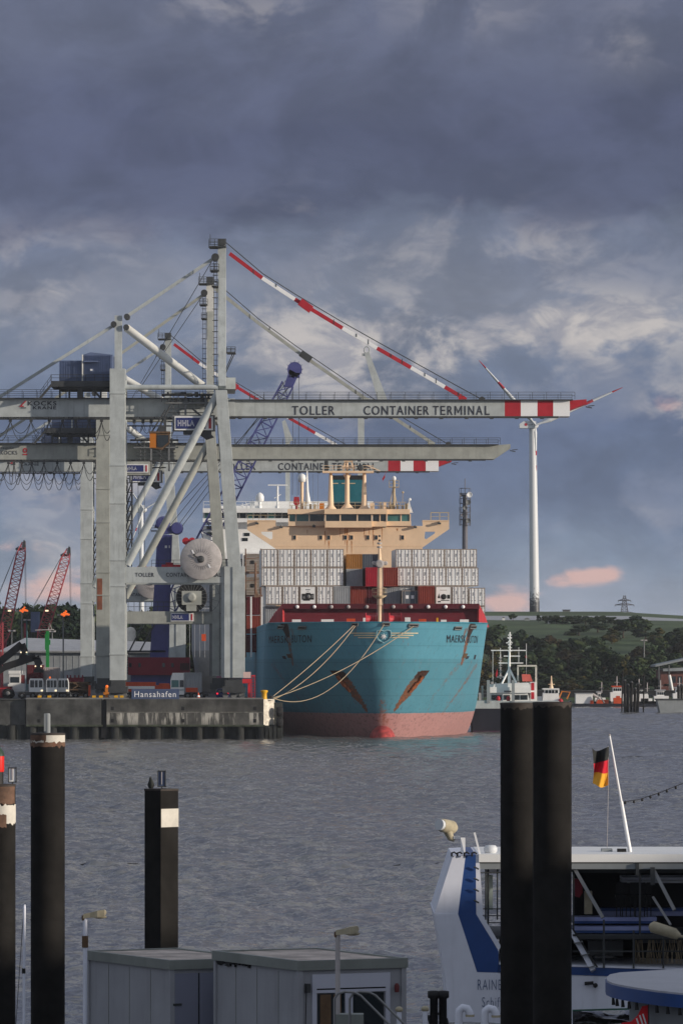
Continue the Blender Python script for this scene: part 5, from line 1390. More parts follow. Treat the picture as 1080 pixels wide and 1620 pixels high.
# ------------------------------------------------------------------ vehicles on the quay
def wheelset(R, xs_, Y, r=.5, dep=2.3):
    for x in xs_:
        for yy in (Y-.02, Y+dep-.3):
            q = MB(); q.lathe((x, yy, QZ+r), [(r*.6,0),(r,.03),(r,.3),(r*.6,.32)], 16, axis='y'); o = q.build('wheel', m['rubber'], R)
            if yy < Y+.1: h = MB(); h.lathe((x, yy-.01, QZ+r), [(r*.45,.02),(r*.4,-.02),(r*.1,-.04)], 10, axis='y'); h.build('rim', m['mid_steel'], o)
def tractor(px, Y, label, beacon=False, wpx_=26, body='white'):
    x = W(px,0,Y).x; k = Y/F; w = wpx_*k
    R = thing('terminal_tractor', label, 'tractor', (x, Y, QZ), 'white terminal tractors on the quay')
    x0, x1 = x-w/2, x+w/2; z0 = QZ+1.0; z1 = QZ+2.9
    q = MB(); q.prism([(x0,Y,z0),(x1,Y,z0),(x1,Y,z1-.6),(x1-.15,Y,z1),(x0+.15,Y,z1),(x0,Y,z1-.3)], (0,2,0)); co_ = q.build('cab', m[body], R)
    for a, b in ((.08,.36),(.42,.62),(.70,.95)):
        g = MB(); g.bx(x0+w*a, x0+w*b, Y-.03, Y+.01, z0+.65, z1-.25); g.build('window', m['glass_dark'], co_)
    q = MB(); q.bx(x0-1.6, x1+.2, Y+.2, Y+2, QZ+.55, z0); q.build('chassis', dk, R)
    q = MB(); q.bx(x1-.3,x1-.02,Y-.05,Y+.1,z0+.1,z0+.3); q.build('headlight', m['lamp_warm'], co_)
    if beacon: b_ = MB(); b_.lathe((x0+.5,Y+.6,z1), [(.12,0),(.12,.22),(.05,.3)], 10); b_.build('beacon', m['lamp_glint_orange'], co_)
    wheelset(R, (x0-1.0, x0+.55, x1-.55), Y, .48)
    return R
tractor(57.5, 716, 'white terminal tractor with blank front between maroon container and lorry', False, 22)
tractor(82, 715, 'white terminal tractor with orange beacon beside a second cab', True, 17)
tractor(100, 717, 'white terminal tractor right of the one with the beacon', False, 17)
# white lorry at the left, its cab turned to the camera
Y = 730; R = thing('lorry', 'white lorry with a pale tarpaulin at the left end of the quay', 'lorry', W(27,1095,Y))
q = MB(); q.pb(13,38,1082,1094,Y,2.3); q.pb(15,33,1067,1082,Y+.1,2.2); co_ = q.build('cab', m['white'], R); q = MB(); q.pb(17,31,1071,1080,Y+.05,.04); q.build('windscreen', m['glass_dark'], co_)
q = MB(); q.pb(14,32,1061,1066,Y+.2,6); q.pb(13,40,1088,1090,Y-.03,.05,0); q.build('roof_fairing', m['ship_white'], R); q = MB(); q.pb(31,38.5,1068,1081,Y+1,2); q.build('side_box', m['box_maroon'], R)
wheelset(R, (W(17,0,Y).x, W(34,0,Y).x), Y, .5)
# red flat racks and the scissor framed stack
Y = 722; R = thing('flat_rack', 'dark flat-rack with crossed braces beside the white tractors', 'flat rack', W(125,1100,Y))
q = MB()
for y in (1079, 1090, 1099): q.pb(107,142,y,y+2,Y,2.4)
for x in (107, 139.5): q.pb(x,x+2.5,1079,1101,Y,.3); q.pb(x,x+2.5,1079,1101,Y+2.1,.3)
q.bar(W(116,1089,Y-.1), W(134,1080,Y-.1), .14, .1); q.bar(W(116,1080,Y-.1), W(134,1089,Y-.1), .14, .1); q.pb(107,142,1081,1099,Y+2.3,.1); q.build('frame', m['wood'], R)
q = MB(); q.pb(140,143.5,1084,1101,Y-.1,.5); q.build('end_post', m['orange_red'], R); wheelset(R, (W(112,0,Y).x, W(120,0,Y).x, W(136,0,Y).x), Y, .45)
Y = 728; R = thing('flat_rack', 'crimson flat-rack lying on top of the dark braced one', 'flat rack', W(119,1078,Y))
q = MB(); q.pb(106,132.5,1072,1078.5,Y,2.4)
for x in (106,111,118,124,130): q.pb(x,x+2,1068,1073,Y,.3)
q.build('frame', m['house_red'], R); q = MB(); q.pb(108,131,1078.5,1081,Y+.3,2); q.build('skid', dk, R)
# containers standing on the quay
container('dry', 'box_maroon', 56, 1082, 742, 'maroon container standing on the quay left of the green column', 'containers standing on the quay')
container('dry', 'reel_grey', 82, 1086, 744, 'pale grey container standing on the quay behind the beacon tractor', 'containers standing on the quay')
# red and white sweeper trailer
Y = 712; R = thing('trailer', 'orange-red trailer with a broad white stripe behind the harbour sign', 'trailer', W(230,1100,Y))
q = MB(); q.pb(196,246,1079,1094,Y,2.4)
for k in range(9): q.pb(198+k*5.3,199+k*5.3,1079.5,1094,Y-.06,.07)
to = q.build('body', m['orange_red'], R); q = MB(); q.pb(198,245,1085.5,1089.8,Y-.09,.04); q.build('stripe', m['reefer'], to)
q = MB(); q.pb(246,270,1084,1096,Y+.2,2); q.pb(252,268,1081,1085,Y+.3,1.8); q.build('drawbar', m['orange_red'], R); q = MB(); q.pb(194,272,1094,1098,Y+.2,2); q.build('chassis', dk, R)
wheelset(R, [W(x,0,Y).x for x in (204,214,256,265)], Y, .45)
# lorry with container
Y = 709; R = thing('lorry', 'white lorry cab with a teal roof hauling a light grey container', 'lorry', W(292,1106,Y))
q = MB(); q.pp([(270,1099),(270,1075),(273,1064.5),(291,1064.5),(291.5,1099)], Y, 2.4); co_ = q.build('cab', m['white'], R)
q = MB(); q.pb(271.5,283,1076,1087,Y-.05,.06); q.build('windscreen', m['glass_teal'], co_); q = MB(); q.pb(284.5,290.8,1076,1087,Y-.05,.06); q.build('side_window', m['glass_dark'], co_)
q = MB(); q.pb(270,291,1091,1092,Y-.06,.07); q.pb(272,276,1093,1095.5,Y-.06,.07); q.build('grille', m['teal_boat'], co_)
q = MB(); q.pb(270,330,1099,1101.5,Y+.1,2.2); q.pb(293,330,1097,1099,Y,2.4); q.build('chassis', dk, R); q = MB(); q.pb(294,313,1088,1095,Y-.05,.6); q.build('side_guard', m['orange_red'], R)
wheelset(R, [W(x,0,Y).x for x in (277,297,308,319)], Y, .5)
R = container('dry', 'box_grey', 305.5, 1095.5, Y+.05, 'light grey container carried on the white lorry', 'containers standing on the quay')
# blue car
Y = 707; R = thing('parked_car', 'dark blue car with lit red tail lamps on the quay', 'car', W(352,1106,Y))
k = 11.3
q = MB(); X = W(352,0,Y).x
q.prism([(X-.88,Y,QZ+.3),(X+.88,Y,QZ+.3),(X+.9,Y,QZ+.95),(X+.68,Y,QZ+1.5),(X-.68,Y,QZ+1.5),(X-.9,Y,QZ+.95)], (0,4.1,0)); co_ = q.build('body', m['sign_blue'], R)
q = MB(); q.prism([(X-.74,Y-.02,QZ+1.0),(X+.74,Y-.02,QZ+1.0),(X+.6,Y-.02,QZ+1.42),(X-.6,Y-.02,QZ+1.42)], (0,.03,0)); q.build('rear_window', m['glass_dark'], co_)
for s_ in (-1, 1): q = MB(); q.bx(X+s_*.72-.13, X+s_*.72+.13, Y-.04, Y+.02, QZ+.72, QZ+.92); q.build('tail_lamp', m['tail_red'], co_)
for s_ in (-.7, .7):
    for yy in (Y+.6, Y+3.3): q = MB(); q.lathe((X+s_-.1, yy, QZ+.32), [(.32,0),(.32,.2)], 14, axis='x'); q.build('wheel', m['rubber'], R)
# orange marker post with lamp
R = thing('marker_post', 'orange-yellow marker post with a lit lamp on top between the crane legs', 'marker post', W(169,1108,QY+1.5))
q = MB(); q.pb(166.5,171,1087,1108,QY+1.5,.4); q.pb(164,172.5,1095,1099,QY+1.4,.5); q.build('post', m['orange'], R); q = MB(); q.ball(W(169.5,1086,QY+1.6), .2); q.build('lamp', m['lamp_glint_orange'], R)
q = MB(); q.pb(164,174,1103,1108,QY+1.3,.9); q.build('base_block', m['wood'], R)
# reach stackers
def stacker(Y, label, pts, sp_, body):
    R = thing('reach_stacker', label, 'reach stacker', V(W(body[0]+8,0,Y).x, Y, QZ), 'reach stackers at the left end of the quay')
    q = MB()
    for a, b in zip(pts, pts[1:]): q.bar(W(*a,Y), W(*b,Y), 1.0, .9)
    q.build('boom', m['black'], R)
    q = MB(); x, y = sp_; q.pp([(x-8,y+8),(x+8,y+8),(x+7,y+3),(x+2,y+1),(x+2,y-4),(x-3,y-4),(x-3,y+1),(x-7,y+3)], Y-.8, 2.6); so_ = q.build('spreader', m['black'], R)
    for s_ in (-4.5, 4.5): q = MB(); q.ball(W(x+s_,y-2,Y-.9), .11); q.build('work_lamp', m['lamp_warm'], so_)
    q = MB(); q.pb(body[0], body[1], 1086, 1100, Y, 3.4); q.pb(body[0]+3, body[0]+14, 1074, 1086, Y+.6, 2); bo = q.build('body', m['box_maroon'], R)
    q = MB(); q.pb(body[0], body[1], 1088.5, 1090, Y-.05, .06); q.build('stripe', m['signal_red'], bo)
    wheelset(R, [W(body[0]+5,0,Y).x, W(body[1]-5,0,Y).x], Y-.1, .75, 3.4)
stacker(735, 'black reach stacker with its boom raised higher, lamps lit', [(-14,1062),(2,1046),(35,1019),(40,1032)], (38,1034), (-22,15))
stacker(726, 'black reach stacker with the lower boom in front of the other', [(-10,1067),(6,1056),(57,1039),(63,1052)], (61,1056), (-14,18))

# ------------------------------------------------------------------ things behind the cranes on the left
Y = 960; R = thing('warehouse', 'long pale grey warehouse with a shallow gable roof behind the crane legs', 'warehouse', V(W(120,0,Y).x, Y, QZ))
q = MB(); q.pb(4,262,1031,1092,Y,40); wo = q.build('wall', m['wall_grey'], R)
q = MB()
for k in range(26): q.pb(6+k*10,6.7+k*10,1032,1092,Y-.06,.07)
q.build('cladding_seam', m['roof_grey'], wo)
q = MB(); P = [W(1,1031.5,Y-.8), W(265,1031.5,Y-.8), W(255,1018.5,Y+20), W(40,1011.5,Y+20)]; q.prism(P, (0,0,.3)); q.prism([P[3],P[2],V(P[1].x,Y+41,P[1].z),V(P[0].x,Y+41,P[0].z)], (0,0,.3)); q.prism([P[0],P[3],V(P[0].x,Y+41,P[0].z)], (.3,0,0)); q.prism([P[1],P[2],V(P[1].x,Y+41,P[1].z)], (-.3,0,0)); q.build('roof', m['roof_grey'], R)
q = MB(); q.pb(3,264,1030.6,1033,Y-1,.4); q.build('gutter', m['mid_steel'], R)
for x in (30, 66, 102): q = MB(); q.pb(x,x+14,1062,1092,Y-.1,.12); q.build('door', m['roof_grey'], wo)
def jib_crane(label, base, top, Y, col='lattice_red'):
    b = V(W(base[0],0,Y).x, Y, QZ); R = thing('luffing_crane', label, 'crane', b, 'red lattice cranes at the left')
    q = MB(); p0 = W(base[0], base[1], Y); p1 = W(top[0], top[1], Y); d = (p1-p0)
    lattice(q, p0, p0+d*.12, 1.0, 2.0, 2, .085); lattice(q, p0+d*.12, p0+d*.88, 2.1, 1.8, 16, .085); lattice(q, p0+d*.88, p1, 1.8, .6, 3, .085); jo = q.build('jib', m[col], R)
    q = MB(); x, y = top; q.pp([(x-3,y+12),(x+3,y+10),(x+2.5,y-2),(x,y-4),(x-2,y+2)], Y-.6, 1.4); q.pb(x-13,x-3,y+9,y+12,Y-.4,1); q.tube([W(x-12,y+10,Y), W(x-8,y+7,Y), W(x-4,y+10,Y)], .12, 5); q.build('jib_head', dk, jo)
    q = MB()
    for s_ in (1.5, 3): q.tube([W(x+s_,y+6,Y), W(x+s_+1,y+105,Y)], .05, 4)
    for s_ in (0, 2): q.tube([W(x-10,y+10,Y), W(base[0]-24+s_,base[1]-36,Y)], .05, 4)
    q.build('rope', dk, R)
    q = MB(); q.pb(base[0]-18, base[0]+6, base[1]-6, base[1]+8, Y-1, 4); q.pb(base[0]-24, base[0]-19, base[1]-36, base[1]+6, Y-.2, .5); q.build('machinery_house', m['house_red'], R)
    q = MB(); q.bx(b.x-2.5, b.x+1.8, Y, Y+3, QZ, W(0,base[1]+8,Y).z); q.build('pedestal', m[col], R)
    q = MB(); q.pb(base[0]+10, base[0]+15, base[1]-57, base[1]-54.6, Y-1.3, .3); q.build('lamp', m['lamp_warm'], R)
jib_crane('red lattice crane with steeper jib at the left edge of the view', (3,1022), (38,858), 1020)
jib_crane('red lattice crane leaning right in front of the trees', (62,1022), (109,868), 1050)
R = thing('lattice_mast', 'dark red lattice mast cut by the left edge of the view', 'mast', V(W(0,0,745).x, 745, QZ))
q = MB(); lattice(q, V(W(-.5,0,745).x,745,QZ), W(-.5,985,745), 1.0, 1.0, 12, .07); q.build('lattice', m['lattice_red'], R)
q = MB(); q.bx(W(-7,0,745).x, W(6,0,745).x, 744, 746.5, QZ, QZ+1.1); q.build('base', m['house_red'], R)
R = thing('control_house', 'dark blue boxy control house between the red lattice cranes', 'control house', V(W(56,0,1060).x, 1060, QZ))
q = MB(); q.pb(49,62,968,1000,1060,4); q.build('cabin', m['house_blue'], R)
for x in (49,54,60): q = MB(); q.bx(W(x,0,1060).x, W(x+1.6,0,1060).x, 1060, 1060.4, QZ, W(0,1000,1060).z); q.build('leg', dk, R)
R = thing('column_crane', 'bright green column crane mast in front of the warehouse', 'column crane', V(W(75,0,750).x, 750, QZ))
q = MB(); q.bx(W(73,0,750).x, W(78,0,750).x, 750, 750.6, QZ, W(0,998,750).z); q.pb(71.5,73,1003,1028,750,.4); q.pb(78,80,1012,1020,750,.4); q.build('mast', m['green_paint'], R)
q = MB(); q.tube([W(56,997,750), W(86,996,750)], .08, 5); q.tube([W(77,997,750), W(79,986,750), W(83,997,750)], .06, 5); q.build('top_bar', m['reel_grey'], R)
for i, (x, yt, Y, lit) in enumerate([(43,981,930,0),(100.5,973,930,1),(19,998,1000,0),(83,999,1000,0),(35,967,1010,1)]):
    b = V(W(x,0,Y).x, Y, QZ); lab = ['thin green light pole with two small lamps left of the green column','floodlight pole with orange sun glints put in as glowing balls in front of the trees','short grey light pole beside the left lattice crane','short grey light pole right of the green column','floodlight pole with orange sun glints put in as glowing balls beside the left lattice crane'][i]
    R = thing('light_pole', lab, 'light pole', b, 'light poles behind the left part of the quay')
    MB().tube([b, W(x,yt,Y)], .14, 6).build('pole', m['mid_steel'] if i else m['teal_boat'], R)
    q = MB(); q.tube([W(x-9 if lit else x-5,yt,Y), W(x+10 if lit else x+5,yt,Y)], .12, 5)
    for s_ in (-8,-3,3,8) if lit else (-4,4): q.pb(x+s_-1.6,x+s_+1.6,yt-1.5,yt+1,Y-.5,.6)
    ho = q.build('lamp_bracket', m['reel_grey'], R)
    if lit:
        for ax, ay, ar in ((-2,-1,.2),(2.2,-2.8,.27),(5.6,-1.6,.24),(8.6,-.8,.18),(4.2,-6.0,.17),(1.2,.8,.2)): q = MB(); q.ball(W(x+ax,yt+ay,Y-.5), ar, sc=(1.2,.8,1)); q.build('lamp', m['lamp_glint_orange'], ho)  # glowing balls standing in for orange sun glints on the floodlights
# pale round silo seen under the portal beam
R = thing('silo', 'pale cream round silo seen under the portal beam of the nearest crane', 'silo', V(W(206,0,1000).x, 1000, QZ))
q = MB(); q.lathe(V(W(206,0,1000).x, 1002, QZ), [(1.05,0),(1.05,11.5),(.7,12.1),(.1,12.3)], 20); q.build('shell', m['pile_white'], R)
q = MB(); q.lathe(V(W(206,0,1000).x, 1002, QZ+5), [(1.08,0),(1.08,.25)], 20); q.build('ring', m['reel_grey'], R)
# grey cranes behind the ship
for lab, (mx_, yt, yb_), jib, Y, w_ in (('grey deck crane, its jib rising to a looped tip behind the nearest boom', (571,628,760), [(598,660),(624,640),(583,552),(577,556)], 1000, 10),
                              ('smaller grey deck crane left of the other, behind the tan boom', (455,690,800), [(452,700),(464,697),(451,664),(446,667)], 1000, 7)):
    R = thing('deck_crane', lab, 'deck crane', V(W(mx_,0,Y).x, Y, 10), 'grey deck cranes behind the booms')
    q = MB(); q.bx(W(mx_-w_/2,0,Y).x, W(mx_+w_/2,0,Y).x, Y, Y+1.2, 10, W(0,yt,Y).z); q.build('mast', m['crane_grey'], R)
    if w_ > 8: jq = [(599,638),(613,634),(583,556),(576,559)]
    else: jq = jib
    q = MB(); q.pp(jq, Y-.8, .9)
    if w_ > 8: q.tube([W(580+6*math.cos(a*.52)*.7, 554+6*math.sin(a*.52), Y-.5) for a in range(13)], .14, 5); q.pb(572,578,559,563,Y-.7,.6)
    q.bar(W(mx_,yt+3,Y-.2), W(jq[0][0]+4,jq[0][1],Y-.2), .9, .6); q.build('jib', m['crane_grey'], R)
# ------------------------------------------------------------------ white ro-ro ship astern
Y = 985.0
R = thing('cargo_ship', 'white ro-ro ship with grey hull moored astern of the teal container ship', 'ship', V(W(440,0,Y).x, Y, 0))
q = MB(); xa, xb = W(299,0,Y).x, W(590,0,Y).x; zt_ = W(0,884,Y).z
def ring(z, fl, yo):
    c = (xa+xb)/2; w = (xb-xa)/2*fl
    return [V(c-w, Y+60, z), V(c-w, Y+18+yo, z), V(c-w*.93, Y+8+yo, z), V(c-w*.72, Y+2+yo, z), V(c-w*.35, Y+yo, z), V(c+w*.35, Y+yo, z), V(c+w*.72, Y+2+yo, z), V(c+w*.93, Y+8+yo, z), V(c+w, Y+18+yo, z), V(c+w, Y+60, z)]
lv = [(-1,.86,7),(3.5,.9,6),(8,.96,3),(13,1,.5),(zt_,1,0)]
rg = [ring(*a) for a in lv]; k = len(rg[0])
for i in range(len(rg)-1): q.add(rg[i]+rg[i+1], [(j, j+1, k+j+1, k+j) for j in range(k-1)], 1 if i == 0 else 0, True)
q.add(rg[-1], [tuple(range(k))]); q.build('hull', [m['hull_grey'], m['hull_purple']], R)
q = MB(); q.pp([(339,1085),(352,1085),(357,985),(354,1015),(347,1052)], Y+1.2, 2); q.build('stem_plate', m['hull_purple'], R)
q = MB()
for k in range(8): q.pb(300+k*8,300.7+k*8,930,1040,Y-.06,.08)
q.pb(299,360,962,963.2,Y-.08,.1); q.build('plate_seam', m['roof_grey'], R)
q = MB(); q.pb(322,588,874,884,Y-.5,30); q.pb(334,585,800,874,Y+4,18); uo = q.build('superstructure', m['ship_white'], R)
for x in (384,397,408,421,440):
    q = MB(); q.pb(x,x+1.4,876,905,Y-.7,.3); q.build('louvre_post', m['ship_white'], uo)
q = MB(); q.pb(376,430,884,900,Y-.2,.3)
for y in range(886, 900, 3): q.pb(376,430,y,y+1,Y-.4,.3,1)
q.build('louvre', [m['mid_steel'], m['hull_grey']], uo)
q = MB(); q.pb(321,590,804,811,Y+1,20); q.pb(321,590,820,826,Y+1.5,20); q.pb(321,590,811,820,Y+3,18); bo = q.build('bridge', m['ship_white'], R)
for k in range(17):
    x = 324+k*11.2; q = MB(); q.pb(x,x+8.6,811.3,819.6,Y+2.7,.2); q.build('window', m['glass_dark' if k % 3 else 'glass_teal'], bo)
q = MB(); railing(q, W(322,804,Y+1.2), W(590,804,Y+1.2), 1.3, 2, .05); q.pb(395,590,793,804,Y+6,10); q.build('top_rail', m['ship_white'], R)
q = MB(); q.tube([W(411,804,Y+4), W(411,794,Y+4)], .35, 10); q.lathe(W(411,794,Y+4), [(.5,0),(.8,.25),(.82,1.0),(.6,1.5),(.2,1.8),(.02,1.84)], 16); q.build('radome', m['ship_white'], R)
q = MB(); q.tube([W(439,804,Y+4), W(439,769,Y+4)], .2, 8); q.pb(424,455,766.5,768.3,Y+3.7,.4); q.tube([W(434,788,Y+4), W(444,782,Y+4)], .1, 5); q.tube([W(400,804,Y+4), W(400,790,Y+4)], .06, 4)
for x in (385, 392, 398): q.tube([W(x,804,Y+4), W(x-1.5,796,Y+4)], .08, 4)
q.tube([W(381,800,Y+4), W(396,796,Y+4)], .08, 4); q.build('radar_mast', m['ship_white'], R)
for i, (x, y) in enumerate(((327,832),(327,842),(386,843),(383,851))): q = MB(); q.pb(x,x+9,y,y+5,Y+3.9 if i > 1 else Y+3.8,.2); q.build('window', m['glass_dark'], uo)
q = MB(); q.pb(319,326,1003,1014,Y-.2,.2); q.build('pilot_mark', m['orange_red'], R)
q = MB(); q.pb(319,400,832,874,Y+4.6,17); q.build('deck_house', m['ship_white'], R)

# ------------------------------------------------------------------ vessels on the right
Y = 768.0; R = thing('survey_ship', 'white ship with black hull and tall white mast behind the container ship bow', 'ship', V(W(810,0,Y).x, Y, 0))
q = MB(); q.prism([W(744,1121,Y), W(872,1121,Y), W(884,1109,Y), W(884,1118,Y), W(876,1169,Y), W(748,1169,Y)], (0,9,0)); q.build('hull', m['hull_black'], R)
q = MB(); q.pb(744,794,1108.5,1121,Y-.15,9.2); q.pb(794,884,1109,1112,Y-.15,9.2); q.build('bulwark', m['crane_grey'], R)
q = MB(); q.pb(748,792,1156,1168,Y-.1,.2); q.build('boot_stripe', m['hull_purple'], R)
dh = MB(); dh.pp([(775,1111),(775,1083),(838,1083),(834,1096),(838,1111)], Y+1, 7); dh.pb(773,839,1087,1096,Y+.6,7.6); dh.pp([(779,1087),(782,1082),(836,1080),(838,1087)], Y+.7, 7); do = dh.build('deckhouse', m['ship_white'], R)
for a, b in ((777,793),(796.5,806),(813,821),(822.5,834)): q = MB(); q.pb(a,b,1099.5,1107,Y+.9,.12); q.build('window', m['glass_dark'], do)
for x in (785, 801): q = MB(); q.ball(W(x+2.5,1105.5,Y+.4), .32, sc=(1,.8,1.4)); q.build('life_vest', m['signal_red'], R)
q = MB()
for i in range(4): q.pb(797+i*3,799+i*3,1092.5,1095,Y+.52,.07)
q.build('lettering', m['ink'], do)
for x0, x1 in ((769.5,774.5),(809,813.5)): q = MB(); q.pb(x0,x1,1076,1112,Y-.3,.6); q.build('king_post', m['wall_grey'], R)
ms = MB(); ms.tube([W(805,1083,Y+3), W(805,1045,Y+3), W(806,1000,Y+3)], [.26,.18,.1], 8)
for y, a, b in ((1029,776,831),(1038,796,822),(1049,788,827),(1017,800,810),(1009,802,809)): ms.tube([W(a,y,Y+3), W(b,y,Y+3)], .09, 5)
for x in (793, 817): ms.tube([W(x,1082,Y+2), W(805,1058,Y+3)], .16, 6)
for x, y0, y1 in ((779,1029,1085),(832,1018,1083),(820,1024,1049),(791,1025,1040)): ms.tube([W(x,y0,Y+3), W(x,y1,Y+3)], .05, 4)
for y in range(1004, 1030, 5): ms.pb(803,809,y,y+1.5,Y+2.8,.4)
ms.build('mast', m['ship_white'], R)
q = MB(); q.tube([W(791,1074,Y+4), W(791,1035,Y+4)], .1, 5)
for y in range(1040, 1070, 4): q.pb(788.5,793.5,y,y+.9,Y+3.9,.2)
q.pb(785,797,1070,1072,Y+3.6,.8); q.build('second_mast', m['reel_grey'], R)
q = MB()
for x0, x1, y0, y1 in ((817.5,848.5,1052,1054.6),(817.5,820,1054,1078),(846,848.8,1054,1110)): q.pb(x0,x1,y0,y1,Y+2,.5)
q.build('gantry_frame', m['beige'] if False else m['pile_white'], R)
q = MB(); q.pp([(826,1078),(825,1067),(828,1066.5),(838,1067),(842,1078)], Y+1.6, 2); q.build('rescue_boat_cover', M('salmon', (.62,.13,.10), .6), R)
q = MB(); q.pb(838,848,1079,1111,Y+1.5,4); fo = q.build('funnel_casing', m['ship_white'], R)
for a, b in ((1080,1092),(1095,1106)): q = MB(); q.pb(839.5,844.5,a,b,Y+1.4,.12); q.build('door', m['signal_red'], fo)
q = MB(); q.pp([(783,1068),(786,1058),(787,1066),(785,1072)], Y+2, .04); q.pp([(830,1040),(832,1033),(833,1041)], Y+3, .04); q.build('pennant', m['signal_red'], R)
q = MB(); r_ = random.Random(9)
for k in range(14): x = r_.uniform(776, 836); q.pb(x,x+r_.uniform(1.5,4),1083-r_.uniform(1,5),1083,Y+r_.uniform(1,5),.5)
railing(q, W(746,1108,Y), W(775,1108,Y), 1.0, 1, .03); q.pb(761,764,1085,1108,Y+2,.4); q.pb(757,760,1096,1108,Y+1,.6); q.build('deck_gear', m['reel_grey'], R)
Y = 1000.0; R = thing('harbour_tug', 'small white tug with a tan mast behind the tops of the twin piles', 'tug', V(W(867,0,Y).x, Y, 0))
q = MB(); q.prism([W(848,1115,Y), W(893,1114,Y), W(903,1108,Y), W(898,1133,Y), W(852,1133,Y)], (0,6,0)); q.build('hull', m['hull_black'], R)
q = MB(); q.pp([(857,1113),(859,1096),(883,1095),(885,1113)], Y+.5, 4.5); q.pb(861,884,1090,1096,Y+.8,4); q.pb(858,884,1089,1091,Y+.5,4.8); q.pb(850,857,1102,1113,Y+1,4); ho_ = q.build('wheelhouse', m['ship_white'], R)
for a, b in ((862,866),(867.5,871),(872.5,876),(877.5,882)): q = MB(); q.pb(a,b,1092,1096.5,Y+.4,.12); q.build('window', m['glass_dark'], ho_)
q = MB(); q.lathe(W(871.5,1090,Y+2), [(.5,0),(.3,.6),(.15,1.6),(.1,2.6)], 8); q.pb(867,877,1082,1083,Y+1.8,.4); q.build('mast', m['beige'], R)
q = MB(); q.tube([W(884,1104,Y+1), W(888,1094,Y+1), W(901,1095,Y+1), W(896,1106,Y+1)], .15, 5); q.build('stern_gantry', m['orange'], R)
q = MB(); q.ball(W(886,1109,Y+.3), .5); q.build('buoy', m['signal_red'], R)
# barges and work boats along the far bank
Y = 1215.0; R = thing('work_barge', 'dark flat barge carrying a white shed and orange crane gear', 'barge', V(W(960,0,Y).x, Y, 0))
q = MB(); q.prism([W(904,1113,Y), W(1042,1113.5,Y), W(1040,1119,Y), W(908,1119,Y)], (0,8,0)); q.build('hull', m['hull_black'], R)
q = MB(); q.pb(910,937,1097.5,1113,Y+1,5); so_ = q.build('shed', m['ship_white'], R); q = MB(); q.pb(909,938,1096.5,1097.5,Y+.8,5.4); q.build('roof', m['roof_grey'], so_)
q = MB(); q.tube([W(937,1098,Y+2), W(949,1106,Y+2)], .3, 6); q.build('ramp', m['reel_grey'], R)
q = MB(); q.pb(933,938,1108,1113,Y+.5,1); q.pb(970,984,1104,1113,Y,3); q.pb(974,980,1101,1104,Y,2); q.pb(943,962,1107,1113,Y+1,2); q.build('deck_machine', m['orange_red'], R)
q = MB(); q.tube([W(955,1112,Y), W(948,1100,Y), W(942,1110,Y)], .2, 5); q.build('grab_arm', m['mid_steel'], R)
for i, (x0, x1, yt, yb_, lab) in enumerate([(1013,1036,1094,1112,'grey launch with a low cabin between the white launches on the far bank'),(1064,1090,1086,1112,'white launch cut by the right edge of the view'),(941,962,1093,1112,'small white workboat cabin between the shed barge and the orange one'),(965,995,1084,1112,'white work boat with orange upper works behind the dolphin piles'),(1000,1030,1088,1113,'white launch with black roof moored right of the dolphin piles'),(1034,1062,1090,1112,'white launch with grey canopy at the right edge of the far bank')]):
    Yq = 1219; R = thing('work_boat', lab, 'work boat', V(W((x0+x1)/2,0,Yq).x, Yq+3, 0), 'work boats along the far bank')
    q = MB(); q.prism([W(x0-3,1110,Yq), W(x1+4,1109,Yq), W(x1,1118,Yq), W(x0,1118,Yq)], (0,5,0)); q.build('hull', m['hull_black' if i % 3 else 'mid_steel'], R)
    q = MB(); q.pb(x0,x1-5,yt+11,1110,Yq+.5,4); q.pb(x0+4,x1-12,yt+3,yt+11,Yq+1,3); ho_ = q.build('cabin', m['ship_white'], R)
    q = MB()
    for k in range(4): q.pb(x0+5+k*3.2,x0+7.4+k*3.2,yt+5,yt+9,Yq+.9,.12)
    q.build('window_row', m['glass_dark'], ho_)
    q = MB(); q.pb(x0+2,x1-10,yt+1,yt+3,Yq+.6,4); q.build('roof', m['orange_red' if i == 3 else 'dark_steel' if i in (4,0) else 'roof_grey'], ho_)
    q = MB(); q.tube([W(x0+10,yt+1,Yq+2), W(x0+10,yt-14,Yq+2)], .12, 5); q.pb(x0+6,x0+14,yt-5,yt-4.4,Yq+1.9,.2); q.build('mast', m['reel_grey'], R)
# dolphins: clusters of dark piles
for gi, (xs_, yb_, yt) in enumerate([([(988,1077),(993,1084),(997.5,1080),(1003,1090),(1007,1082)],1127,1080),([(1073,1086),(1078,1084)],1126,1084)]):
    Yq = CAMH*F/(yb_-YH)
    for k, (x, y) in enumerate(xs_):
        R = thing('mooring_pile', 'slim dark timber pile in the cluster before the work boats' if gi == 0 else 'dark timber pile at the right edge beside the grey barge', 'mooring pile', V(W(x,0,Yq).x, Yq+(k % 2)*1.4, 0), 'timber piles in the far water')
        q = MB(); c = V(W(x,0,Yq).x, Yq+(k % 2)*1.4, -1); q.tube([c, V(c.x+(k-1)*.1, c.y, W(0,y,Yq).z)], .32, 10); q.build('shaft', m['pile_steel'], R)
        q = MB(); q.lathe(V(c.x+(k-1)*.1, c.y, W(0,y,Yq).z-.02), [(.36,0),(.36,.15),(.1,.4)], 10); q.build('cap', dk, R)
Yq = 1085; R = thing('jetty', 'tall thin dark posts joined by a crossbeam behind the dolphin piles', 'jetty', V(W(1000,0,Yq).x, Yq+3, 0))
for x, y in ((984,1062),(1018,1068)): q = MB(); q.tube([V(W(x,0,Yq).x,Yq+3,-1), W(x,y,Yq+3)], .16, 6); q.build('post', m['pile_steel'], R)
